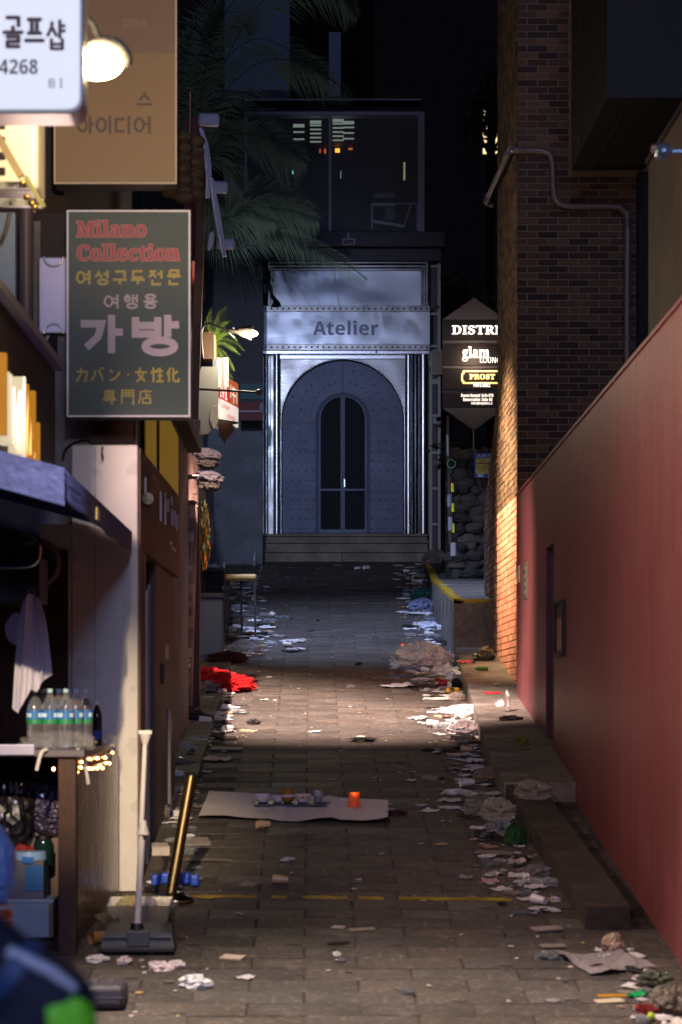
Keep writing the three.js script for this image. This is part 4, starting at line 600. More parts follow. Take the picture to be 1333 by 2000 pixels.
{ // stone wall, notice, yellow-banded pole
  const d = 33.4, t = thing('stone_wall', 'wall of rounded dark cobbles behind the yellow-banded pole', 'wall', [2.1, 3.4, -d]);
  part(t, 'mortar', bx(1.86, 2.6, -d - .5, 2.75, 5.02, -d - .03), M(0x2a2624, .95, { bumpMap: bRough, bumpScale: .01 }));
  const gs = [0, 1, 2, 3].map((k) => blobGeo(1, 1, 1, k + 30, .16, 4)), ms = [0x47433e, 0x565148, 0x3a3836, 0x625a50].map((c) => M(c, .8, { bumpMap: bGrain, bumpScale: .004 }));
  for (let r = 0, y = 3.3; y < 5.0; r++) { const h = rr(.1, .15); let x = 1.84 + rr(0, .1); while (x < 2.5) { const w = rr(.11, .3), hh = h * rr(.85, 1.25); place(t, 'stone', pick(gs), pick(ms), [x + w / 2, y + h / 2 + rr(-.025, .025), -d - .03 + rr(-.02, .02)], [rr(-.2, .2), rr(-.2, .2), rr(-.3, .3)], [w * 1.08, hh * 1.15, .14]); x += w; } y += h; }
  const map = canvasTex(256, 360, (c, w, h) => { c.fillStyle = '#3f62b4'; c.fillRect(0, 0, w, h); c.strokeStyle = '#dfe4f0'; c.lineWidth = 6; hangul(c, ['SX', 'rE', 'gi', 'mU'], 24, 14, 46, 44, 8); c.fillStyle = '#d9c860'; c.fillRect(16, 74, w - 32, h - 130); c.fillStyle = '#4a4636'; for (let i = 0; i < 7; i++) for (let k = 0; k < 9; k++) if (rnd() > .2) c.fillRect(28 + k * 22, 88 + i * 27, rr(10, 18), 12); c.fillStyle = '#a8503a'; c.fillRect(24, 138, w - 48, 22); c.fillStyle = '#e6e4dc'; c.fillRect(30, h - 50, 60, 36); });
  faceSign('notice_board', 'blue and yellow printed notice on the cobble wall', 927, 885, 975, 933, 33.2, .02, map, { f: 0 });
  const pw = thing('guarded_pole', 'slim dark pole with yellow reflective bands by the cobble wall', 'pole', [X(883, 36), gY(36), -36]);
  const q = 32.2, b = (px, a, e, r, m, n) => part(pw, n, rod(P(px + (e - 950) * .02, e, q), P(px + (a - 950) * .02, a, q), r), m);
  b(878, 812, 1062, .03, M(0x4a3430, .6), 'pipe'); b(883, 930, 1092, .02, mBlack, 'guard'); b(877, 850, 890, .034, mGalv, 'sleeve'); b(878, 966, 990, .036, M(0x8a8a94, .6), 'sticker'); b(879, 1010, 1036, .036, M(0x9a9aa2, .6), 'sticker');
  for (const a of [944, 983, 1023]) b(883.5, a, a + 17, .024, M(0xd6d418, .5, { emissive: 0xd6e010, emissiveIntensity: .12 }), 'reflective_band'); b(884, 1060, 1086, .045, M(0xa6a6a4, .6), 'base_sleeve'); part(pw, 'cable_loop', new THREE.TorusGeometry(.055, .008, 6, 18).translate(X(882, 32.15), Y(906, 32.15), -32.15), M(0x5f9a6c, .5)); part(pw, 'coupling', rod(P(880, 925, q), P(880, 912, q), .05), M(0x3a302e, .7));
}
// ---------------------------------------------------------------- far background
{
  const tw = thing('rear_building', 'dark tall building with two pale blue wall strips far behind the palm', 'building', [-1, 4, -60]), d = 58, x = (p) => X(p, d), y = (p) => Y(p, d);
  part(tw, 'dark_wall', bx(x(400), 4, -d - 6, x(730), y(-80), -d - .1), M(0x0c0c10, .9)); part(tw, 'pale_wall', bx(x(440), y(182), -d - .1, x(566), y(-60), -d + .2), M(0xb4bce4, .7)); part(tw, 'pale_wall', bx(x(643), y(190), -d - .1, x(666), y(65), -d + .1), M(0xb4bce4, .7)); part(tw, 'ledge', bx(x(420), y(200), -d - .1, x(566), y(182), -d + .3), M(0x55566c, .7)); part(tw, 'wall_rail', bx(x(478), y(206), -d - .1, x(822), y(203), -d + .5), mGalv);
  const wd = thing('lit_window', 'small warm lit window seen through leaves against the night', 'window', [X(956, 75), Y(300, 75), -75]); part(wd, 'frame', bx(X(940, 75), Y(304, 75), -75.2, X(990, 75), Y(205, 75), -75.05), mBlack); part(wd, 'lit_pane', bx(X(944, 75), Y(300, 75), -75.06, X(986, 75), Y(216, 75), -75), lit(0xffdca0, 1.6));
}
function leafCloud(t, name, c, rx, ry, rz, n, size, mat, rim = .55) { // many small folded leaves through a volume
  const g = new THREE.BufferGeometry(), s = size; g.setAttribute('position', new THREE.Float32BufferAttribute([0, 0, 0, s * .3, s * .1, s * .5, 0, .0, s, 0, 0, 0, 0, 0, s, -s * .3, s * .1, s * .5], 3)); g.computeVertexNormals();
  const im = shade(new THREE.InstancedMesh(clean(g), mat, n)), m = new THREE.Matrix4(), q = new THREE.Quaternion(), o = ORG.get(t), e = new THREE.Euler(), cs = []; for (let i = 0; i < 26; i++) { const a = rr(0, 6.28), b = rr(-1, 1), r = Math.sqrt(1 - b * b); cs.push([c[0] + rx * r * Math.cos(a) * rr(.3, 1), c[1] + ry * b * rr(.3, 1), c[2] + rz * r * Math.sin(a) * rr(.3, 1)]); }
  for (let i = 0; i < n; i++) { const k = pick(cs), f = Math.pow(rnd(), .5) * rim; q.setFromEuler(e.set(rr(-3, 3), rr(-3, 3), rr(-3, 3))); const a = rr(0, 6.28), b = rr(-1, 1), r = Math.sqrt(1 - b * b); m.compose(V(k[0] + rx * f * r * Math.cos(a) - o.x, k[1] + ry * f * b - o.y, k[2] + rz * f * r * Math.sin(a) - o.z), q, V(1, 1, 1).multiplyScalar(rr(.6, 1.4))); im.setMatrixAt(i, m); }
  im.name = name; im.userData.kind = 'stuff'; t.add(im); return im;
}
const mLeafDark = MP(0x2a3a26, .7, { transmission: .3, thickness: 0 }), mLeafDim = MP(0x39452c, .7, { transmission: .3, thickness: 0 });
for (const [c, r, n, lab, trunk] of [[[2.55, 8.2, -46], [1.2, 1.3, 1.2], 2600, 'dark bushy tree above the cobble wall left of the brick edge', 1], [[4.85, 17.2, -66], [.8, 1.5, .6], 900, 'dark sparse tree crossing the lit window in the night sky', 1], [[2.3, 5.15, -34.9], [.45, .3, .3], 600, 'low dark shrub growing on top of the cobble wall', 0]]) {
  const t = thing(trunk ? 'tree' : 'shrub', lab, trunk ? 'tree' : 'shrub', [c[0], c[1] - r[1], c[2]]);
  if (trunk) { part(t, 'trunk', tube([V(c[0] + .2, 3.6, c[2]), V(c[0], (3.6 + c[1]) / 2, c[2] - .1), V(c[0] + .05, c[1] + r[1] * .5, c[2])], .12), M(0x2c241c, .9)); part(t, 'limb', [0, 1, 2, 3, 4].map((i) => tube([V(c[0], c[1] - r[1] * .5, c[2]), V(c[0] + Math.cos(i * 1.3) * r[0] * .5, c[1], c[2] + Math.sin(i * 1.3) * r[2] * .5), V(c[0] + Math.cos(i * 1.3) * r[0] * .9, c[1] + r[1] * .5, c[2] + Math.sin(i * 1.3) * r[2] * .9)], .04, 10, 5)), M(0x2c241c, .9)); }
  else part(t, 'stem', [0, 1, 2].map((i) => tube([V(c[0] + i * .1 - .1, 4.95, c[2]), V(c[0] + (i - 1) * .2, c[1], c[2]), V(c[0] + (i - 1) * .4, c[1] + .4, c[2])], .015, 8, 5)), M(0x2c241c, .9));
  leafCloud(t, 'crown', c, ...r, n, trunk ? .16 : .11, mLeafDark);
}
// ---------------------------------------------------------------- palm and fern
function frond(pts, n, len, droop, w, r0) { // rachis and leaflets in world space: [rachis geometry, leaflet geometry]
  const cv = new THREE.CatmullRomCurve3(pts), pos = [];
  for (let i = 2; i < n; i++) { const u = i / n, p = cv.getPoint(u), tg = cv.getTangent(u), side = V(-tg.y, tg.x, 0).normalize(), L = len * Math.pow(Math.sin(Math.PI * Math.min(1, u * .82 + .16)), .7) * rr(.8, 1.1);
    for (const s of [-1, 1]) { const dir = side.clone().multiplyScalar(s * .62).addScaledVector(tg, .66).add(V(0, -droop * (s > 0 ? .45 : .2), rr(-.35, .35) + .15 * s)).normalize(), m = p.clone().addScaledVector(dir, L * .5).add(V(0, .012 * L, 0)), e = p.clone().addScaledVector(dir, L).add(V(0, -droop * L * rr(.3, .6), 0)), k = V(tg.x, tg.y, .5).normalize().multiplyScalar(w); const a = p, b = m.clone().add(k), c = m.clone().sub(k);
      for (const q of [a, b, m, a, m, c, b, e, m, m, e, c]) pos.push(q.x, q.y, q.z); } }
  const g = new THREE.BufferGeometry(); g.setAttribute('position', new THREE.Float32BufferAttribute(pos, 3)); g.computeVertexNormals(); return [new THREE.TubeGeometry(cv, 30, r0, 5), g];
}
{
  const d = 38.5, t = thing('palm_tree', 'palm with long drooping dark green fronds before the glass storey', 'palm tree', [X(392, d), gY(d), -d]), cr = P(388, 300, d);
  part(t, 'trunk', tube([V(cr.x - .1, gY(d) - .1, -d), V(cr.x - .15, 6, -d), V(cr.x, cr.y, -d)], .17, 30, 12), M(0x3c3026, .95, { bumpMap: rep(bRough, 3, 12), bumpScale: .05 }));
  const ml = MP(0x95a784, .6, { transmission: .25, thickness: 0 }), mr = M(0x4c5a38, .6);
  const list = [[[388, 300], [430, 130], [500, 70], [600, 110], [690, 180]], [[388, 300], [440, 180], [520, 120], [610, 130], [655, 165]], [[388, 300], [400, 150], [440, 40], [520, -20], [620, -10]], [[390, 320], [440, 270], [500, 265], [560, 290], [600, 320]], [[390, 340], [440, 385], [500, 372], [555, 372], [612, 396]], [[390, 350], [450, 400], [520, 402], [570, 408], [622, 424]], [[392, 380], [440, 470], [510, 458], [590, 480], [660, 515], [716, 560]], [[388, 300], [380, 180], [400, 60], [450, 10], [500, 20]], [[388, 310], [430, 240], [470, 215], [520, 235], [545, 270]], [[388, 320], [420, 300], [455, 330], [480, 380]], [[388, 300], [470, 60], [560, -30], [660, -20], [700, 30]], [[390, 360], [430, 430], [480, 425], [540, 450]], [[388, 300], [360, 230], [350, 130], [370, 40]]];
  list.forEach((l, i) => { const zo = rr(-.8, .8), pts = l.map(([a, b], k) => P(a, b, d).add(V(0, 0, zo * k / (l.length - 1)))), [a, b] = frond(pts, 84, i === 6 ? .5 : .74, .6, .011, .009), f = part(t, 'frond', b, ml); part(f, "rachis", a, mr); });
}
{
  const q = 24.9, t = thing('fern', 'bright lit fern spilling over a brown planter beside the gooseneck lamp', 'plant', P(410, 700, q).toArray()), ml = MP(0x86a83a, .6, { transmission: .35, thickness: 0 }), mr = M(0x6a7a34, .6);
  part(t, 'planter', bx(X(396, q), Y(702, q), -q - .3, X(418, q), Y(648, q), -q + .02, .008), M(0x5c4032, .6)); part(t, 'planter_edge', bx(X(418, q), Y(702, q), -q - .3, X(422, q), Y(655, q), -q + .03), M(0xb89c80, .5));
  for (const l of [[[415, 660], [425, 625], [435, 605]], [[415, 660], [430, 640], [440, 612], [442, 600]], [[415, 665], [432, 640], [446, 632]], [[415, 670], [440, 660], [462, 668], [477, 682]], [[415, 672], [435, 668], [455, 680], [470, 690]], [[415, 672], [430, 690], [440, 720], [456, 738]], [[415, 672], [428, 660], [440, 655]], [[415, 660], [410, 630], [413, 605]], [[415, 670], [440, 690], [452, 712], [458, 724]], [[412, 665], [420, 680], [425, 700]], [[415, 668], [436, 650], [452, 655], [466, 672]], [[415, 662], [426, 618], [440, 600]], [[415, 668], [424, 684], [436, 704], [440, 724]], [[415, 664], [405, 640], [404, 615]], [[415, 668], [446, 676], [464, 690]], [[415, 660], [436, 632], [454, 628]], [[415, 655], [424, 635], [424, 612]], [[415, 672], [436, 700], [440, 740], [450, 765]], [[416, 668], [432, 655], [452, 650]]]) { const zo = rr(-.15, .2), [a, b] = frond(l.map(([x, y], k) => P(x, y, q).add(V(0, 0, zo * k / 3))), 30, .046, .2, .0017, .002), f = part(t, 'frond', b, ml); part(f, 'rachis', a, mr); }
}

// ---------------------------------------------------------------- left: awning, counter and what stands there
{
  const t = thing('awning', 'dark blue fabric awning over the food counter at the left edge', 'awning', [-1.5, 2.5, -12.4]);
  const n = 10.5, f = 14.42, xe = -1.075, xw = -2.6, yr = 2.60, k = .27, top = (x) => yr + (xe - x) * k;
  part(t, 'canopy', hexa([[xw, top(xw), -n], [xe, top(xe), -n], [xe, top(xe), -f], [xw, top(xw), -f], [xw, top(xw) + .012, -n], [xe, top(xe) + .012, -n], [xe, top(xe) + .012, -f], [xw, top(xw) + .012, -f]]), mBlue);
  const g = new THREE.PlaneGeometry(f - n, .135, 40, 4).rotateY(Math.PI / 2), p = g.attributes.position; for (let i = 0; i < p.count; i++) p.setX(i, .008 * Math.sin(p.getZ(i) * 7) * (.5 - p.getY(i) * 5)); g.computeVertexNormals(); part(t, 'side_valance', g.translate(xe + .004, yr - .06, -(n + f) / 2), mBlue);
  part(t, 'front_valance', hexa([[xw, top(xw) - .135, -n + .006], [xe, yr - .15, -n + .006], [xe, yr - .15, -n], [xw, top(xw) - .15, -n], [xw, top(xw) + .014, -n + .006], [xe, yr + .014, -n + .006], [xe, yr + .014, -n], [xw, top(xw) + .014, -n]]), mBlue);
  part(t, 'frame_tube', [rod([xe - .03, yr - .03, -n - .03], [xe - .03, yr - .03, -f], .014), rod([xw, top(xw) - .03, -n - .03], [xe - .03, yr - .03, -n - .03], .014)], mGalv);
  part(t, 'tear_patch', bx(xe + .006, yr - .1, -12.1, xe + .014, yr - .04, -11.95), M(0xb0a878, .7));
}
{
  const t = thing('fascia_board', 'dark brown fascia board carrying glowing white and yellow letters', 'fascia', [-1.6, 3.2, -12.2]); part(t, 'board', slab(9.5, -1.6, -1.52, 14.3, -1.6, -1.52, () => 2.78, () => 3.55), M(0x1e1613, .7)); part(t, 'flashing', slab(9.5, -1.62, -1.47, 14.3, -1.62, -1.47, () => 3.555, () => 3.6), M(0x8a8a90, .5));
  const s = thing('channel_letters', 'row of glowing white and yellow channel letters above the blue awning', 'sign', [-1.5, 3.0, -12.4]), w = lit(0xfff0c8, .6, 0x908a78), y = lit(0xf0a010, .4, 0x805408);
  for (const [px, a, b, c, th] of [[3, 690, 850, y, .05], [9, 727, 864, w, .05], [14, 732, 868, w, .05], [21, 757, 870, w, .045], [30, 790, 870, w, .05], [35, 765, 888, w, .05], [40.5, 737, 893, w, .06], [47, 751, 893, y, .05], [53, 780, 890, y, .045], [60.5, 764, 858, y, .05], [69, 826, 900, y, .05], [60, 882, 900, y, .04]]) { const d = 1.47 * F / (VX - px); part(s, 'lit_letter', bar([-1.48, Y(b, d), -d], [-1.48, Y(a, d), -d], .07, th), c); }
  const rl = new THREE.RectAreaLight(0xffd6c4, 24, 2.4, .5); rl.name = 'channel_letters_light'; rl.position.set(-1.42, 3.12, -12.8); rl.lookAt(2, 2.9, -12.6); scene.add(rl);
  const cb = thing('cable_run', 'black and grey cables hanging along the grey shop wall', 'cables', P(80, 640, 14.6).toArray());
  part(cb, 'cable', tube([P(0, 600, 13), P(25, 640, 13.5), P(55, 670, 14), P(75, 700, 14.4), P(80, 760, 14.6), P(78, 820, 14.7)], .03, 40), mBlack); part(cb, 'cable', tube([P(95, 655, 14.8), P(80, 685, 14.8), P(78, 700, 14.8), P(79, 715, 14.8), P(70, 735, 14.7), P(62, 765, 14.6)], .011, 40), M(0x9a98a4, .5)); part(cb, 'cable', tube([P(20, 415, 12), P(12, 450, 12), P(0, 480, 12)], .012, 20), M(0xb8c0c4, .4));
  part(cb, 'cable', tube([P(122, 900, 14.6), P(128, 880, 14.6), P(146, 866, 14.7), P(175, 862, 14.9), P(186, 868, 14.9)], .009, 30), mBlack);
}
{ // air conditioner on its bracket under the golf sign
  const d = 11, t = thing('air_conditioner', 'white outdoor air conditioner unit on a steel bracket at the upper left', 'air conditioner', [X(20, d), Y(390, d), -d]), x0 = X(-130, d), x1 = X(74, d), y0 = Y(372, d), y1 = Y(205, d);
  part(t, 'casing', bx(x0, y0, -d - .32, x1, y1, -d, .03), M(0xe4ddd0, .4)); for (let i = 0; i < 4; i++) part(t, 'vent_slot', bx(X(-60, d), Y(237 + i * 30 + 16, d), -d - .01, X(11, d), Y(237 + i * 30, d), -d + .003), mBlack);
  part(t, 'bracket_arm', [bar(P(-40, 395, d - .1), P(86, 397, d - .1), .035), bar(P(-40, 362, d - .1), P(60, 362, d - .1), .03)], mGalv); part(t, 'bracket_brace', bar(P(-5, 265, d - .15), P(42, 345, d - .15), .035), M(0x9a8a70, .35, { metalness: .6 })); part(t, 'bracket_brace', bar(P(50, 345, d - .15), P(86, 405, d - .15), .022), M(0x8a8a60, .35, { metalness: .6 })); for (const [a, b] of [[44, 358], [53, 386], [63, 398], [68, 406]]) part(t, 'bolt', ball(P(a, b, d - .2), .016, 10), mBrass);
}
const cD = (px) => { let d = 13.5; for (let i = 0; i < 40; i++) d = lerp(d, -lerp(-1.29, -1.155, (d - 12.8) / 1.6) * F / (VX - px), .5); return clamp(d, 12.8, 14.4); };
const cX = (d) => lerp(-1.29, -1.155, (d - 12.8) / 1.6);
{
  const t = thing('food_counter', 'wooden food counter with an open side under the blue awning', 'counter', [-1.5, .26, -13.6]);
  part(t, 'post', bx(-1.345, gY(12.8) - .02, -12.92, -1.25, 1.32, -12.8, .006), M(0x8a7a78, .7, { map: rep(tWood, 2, .7) }));
  const pc = MP(0xa08058, .35, { map: rep(tWood, 1.2, .6), clearcoat: .6, clearcoatRoughness: .25, bumpMap: rep(bRough, .8), bumpScale: .02 });
  part(t, 'side_panel', slab(12.925, cX(12.92) - .03, cX(12.92), 14.42, cX(14.42) - .03, cX(14.42), (d) => gY(d) - .02, () => 1.3), pc);
  part(t, 'top', bx(-2.5, 1.305, -14.45, -1.2, 1.345, -12.76, .008), M(0x5a5460, .5)); part(t, 'metal_edge', bx(-2.5, 1.315, -12.76, -1.46, 1.375, -12.73, .006), M(0xb0b0c8, .3, { metalness: .6 })); part(t, 'back_board', bx(-2.5, .2, -14.5, -1.46, 2.5, -14.44), mWoodDark); part(t, 'shelf', bx(-2.5, .24, -14.4, -1.35, .28, -12.85), mWoodDark);
  part(t, 'white_panel', bx(X(80, 14.48), .4, -14.54, X(139, 14.48), 2.66, -14.48), mOffWhite);
  const fl = thing('fairy_lights', 'string of small warm fairy lights over the counter side', 'fairy lights', [-1.2, 1.25, -13.6]), pts = [[105, 1502], [144, 1486], [151, 1508], [158, 1499], [161, 1489], [174, 1501], [177, 1483], [181, 1501], [190, 1501], [191, 1481], [196, 1495], [201, 1500], [206, 1480], [208, 1490], [214, 1491], [220, 1470]].map(([a, b]) => { const d = cD(Math.max(a, 122)); return V(X(a, d - .03), Y(b, d - .03), -d + .03); });
  part(fl, 'wire', tube(pts, .003, 80, 5), mBlack); const bg = new THREE.SphereGeometry(.008, 10, 8), bm = lit(0xffb060, 26, 0xffffff); for (const p of pts) place(fl, 'bulb', bg, bm, p.toArray());
}
function lathe(pr, n = 20) { return new THREE.LatheGeometry(pr.map((p) => new THREE.Vector2(...p)), n); }
const bottlePr = [[0, 0], [.036, 0], [.042, .012], [.042, .06], [.039, .066], [.042, .072], [.042, .1], [.039, .106], [.042, .112], [.042, .2], [.04, .23], [.028, .262], [.015, .285], [.014, .3], [0, .3]];
const gBottle = lathe(bottlePr, 22), gLabel = new THREE.CylinderGeometry(.0428, .0428, .07, 22, 1, true), gCap = new THREE.CylinderGeometry(.016, .016, .02, 14);
function bottle(t0, x, y, z, cap, label, s = 1) { place(t0, 'body', gBottle, mClear, [x, y, z], null, [s, s, s]); place(t0, 'water', lathe(bottlePr.slice(0, -2).map(([a, b]) => [a * .96, b * .93 + .002]), 16), mWater, [x, y, z], null, [s, s, s]); if (label) place(t0, 'label', gLabel, label, [x, y + .165 * s, z], null, [s, s, s]); place(t0, 'cap', gCap, cap, [x, y + .305 * s, z], null, [s, s, s]); }
{
  const lab = M(0xffffff, .4, { map: canvasTex(128, 64, (c, w, h) => { c.fillStyle = '#2a6fb4'; c.fillRect(0, 0, w, h); c.fillStyle = '#2f8a58'; c.fillRect(0, h * .66, w, h * .34); c.fillStyle = '#cfe4f4'; for (let i = 0; i < 3; i++) c.fillRect(12 + i * 42, 12, 26, 20); }) }), cap = M(0xa8c8d8, .4);
  const L = ['leftmost large water bottle on the counter, front row', 'second large water bottle from the left, front row of the pack', 'third large water bottle from the left, front row of the pack', 'rightmost large water bottle of the pack, standing behind the others'];
  [[68, 13.0], [98, 13.02], [129, 13.04], [166, 13.3]].forEach(([px, d], i) => { const t = thing('water_bottle', L[i], 'bottle', [X(px, d), 1.347, -d], 'water bottles on the food counter'); bottle(t, X(px, d), 1.347, -d, cap, lab, 1.02); });
  for (const [px, d, l] of [[84, 13.2, 'back-row water bottle between the first two in front'], [115, 13.2, 'back-row water bottle between the second and third in front'], [148, 13.2, 'back-row water bottle just right of the front row']]) { const t = thing('water_bottle', l, 'bottle', [X(px, d), 1.347, -d], 'water bottles on the food counter'); bottle(t, X(px, d), 1.347, -d, cap, lab, 1.02); }
  const w = thing('plastic_wrap', 'clear torn shrink wrap and strap around the foot of the water bottles', 'wrap', [X(110, 13), 1.35, -12.95]); part(w, 'film', blobGeo(.36, .1, .2, 4, .2, 10).translate(X(118, 13), 1.38, -13.0), mClear); part(w, 'strap', tube([P(92, 1464, 12.74), P(84, 1467, 12.72), P(78, 1480, 12.71), P(72, 1505, 12.71)], .012, 20, 4), mWhite); part(w, 'strap', tube([P(150, 1463, 12.9), P(160, 1470, 12.9), P(168, 1500, 12.92), P(173, 1531, 12.95)], .011, 20, 4), mWhite);
  const sb = thing('drink_bottle', 'small dark drink bottle with a blue label beside the water pack', 'bottle', [X(190, 13.9), 1.347, -13.9]); place(sb, 'body', gBottle, M(0x1c1a24, .15), [X(190, 13.9), 1.347, -13.9], null, [.7, .78, .7]); place(sb, 'label', gLabel, M(0x2a4a9c, .4), [X(190, 13.9), 1.347 + .06, -13.9], null, [.71, .7, .71]); place(sb, 'cap', gCap, M(0xc8c8d8, .4), [X(190, 13.9), 1.347 + .245, -13.9], null, [.9, 1.2, .9]);
  const jr = thing('crumpled_film', 'crumpled clear film heap at the right corner of the counter top', 'wrap', [X(203, 14), 1.35, -14]); part(jr, 'film', blobGeo(.13, .07, .13, 9, .3, 10).translate(X(203, 14), 1.37, -14), mClear);
}
{ // hood, fan, cloth, hook
  const d = 13, t = thing('cooking_hood', 'dark teal equipment box with a chrome rail at the left edge', 'appliance', [X(20, d), Y(1175, d), -d]);
  part(t, 'box', bx(X(-120, d), Y(1176, d), -d - .4, X(78, d), Y(1086, d), -d, .01), M(0x26343c, .5, { metalness: .3 })); part(t, 'rail', tube([P(-60, 1106, d - .08), P(40, 1107, d - .08), P(62, 1104, d - .08), P(73, 1095, d - .08), P(77, 1078, d - .08), P(75, 1056, d - .08), P(62, 1046, d - .08)], .014, 60), M(0xc4c8c8, .15, { metalness: 1 })); part(t, 'knob', rod(P(60, 1122, d - .02), P(60, 1122, d - .06), .025, .025, 14), mBlack); part(t, 'dark_vent', bx(X(-40, d), Y(1150, d), -d, X(28, d), Y(1136, d), -d + .006), mBlack); part(t, 'upper_cover', hexa([P(-80, 1090, d), P(60, 1088, d), P(60, 1088, d + .3), P(-80, 1090, d + .3), P(-80, 1010, d), P(40, 1040, d), P(40, 1040, d + .3), P(-80, 1010, d + .3)]), M(0x1c2420, .6));
  const f = thing('round_fan', 'grey round fan casing half hidden behind the equipment box', 'fan', P(80, 1110, 13.6).toArray()), c = P(70, 1100, 13.6); part(f, 'casing', new THREE.TorusGeometry(.125, .018, 10, 40).translate(c.x, c.y, c.z), M(0x6a625c, .5)); part(f, 'grill', [0, 1, 2].map((i) => new THREE.TorusGeometry(.03 + i * .03, .004, 6, 30).translate(c.x, c.y, c.z + .01)), mCharcoal); part(f, 'back_plate', rod(c.clone().add(V(0, 0, -.05)), c.clone().add(V(0, 0, -.04)), .12, .12, 30), M(0x4c4846, .6));
  const k = thing('hanging_cloth', 'pale lavender cloth hanging in folds below the equipment box', 'cloth', P(62, 1160, 12.9).toArray()), q = 12.9, nu = 28, nv = 34, pos = [], idx = [];
  for (let j = 0; j <= nv; j++) for (let i = 0; i <= nu; i++) { const u = i / nu, v = j / nv, bot = pl([[0, 1383], [.14, 1394], [.3, 1372], [.48, 1346], [.6, 1352], [.8, 1326], [1, 1318]], u), l = lerp(46, 25, Math.pow(v, .6)), r = lerp(79, 104, Math.pow(v, .6)), px = lerp(l, r, u), py = lerp(1160 + 16 * (Math.abs(u - .5) * 2) ** 2, bot, v); const w = P(px, py, q); w.z += .03 * Math.sin(u * 26 + v * 1.6) * (.5 + .5 * Math.sin(u * 9 + 1)) + .012 * Math.sin(u * 47 + v * 5) * (.35 + .65 * v) + .02 * Math.sin(u * 7) + .03 * Math.sin(u * Math.PI); pos.push(w.x, w.y, w.z); }
  for (let j = 0; j < nv; j++) for (let i = 0; i < nu; i++) { const a = j * (nu + 1) + i; idx.push(a, a + 1, a + nu + 1, a + 1, a + nu + 2, a + nu + 1); }
  const g = new THREE.BufferGeometry(); g.setAttribute('position', new THREE.Float32BufferAttribute(pos, 3)); g.setIndex(idx); g.computeVertexNormals(); part(k, 'cloth', g, MP(0xc6c4d6, .9, { transmission: .12, thickness: 0 })); part(k, 'hook', new THREE.TorusGeometry(.02, .004, 6, 14).translate(X(62, 12.92), Y(1157, 12.92), -12.92), mGalv); part(k, 'second_fold', blobGeo(.12, .16, .05, 3, .1, 6).translate(X(34, 13), Y(1228, 13), -13), M(0x9a98b0, .9));
}
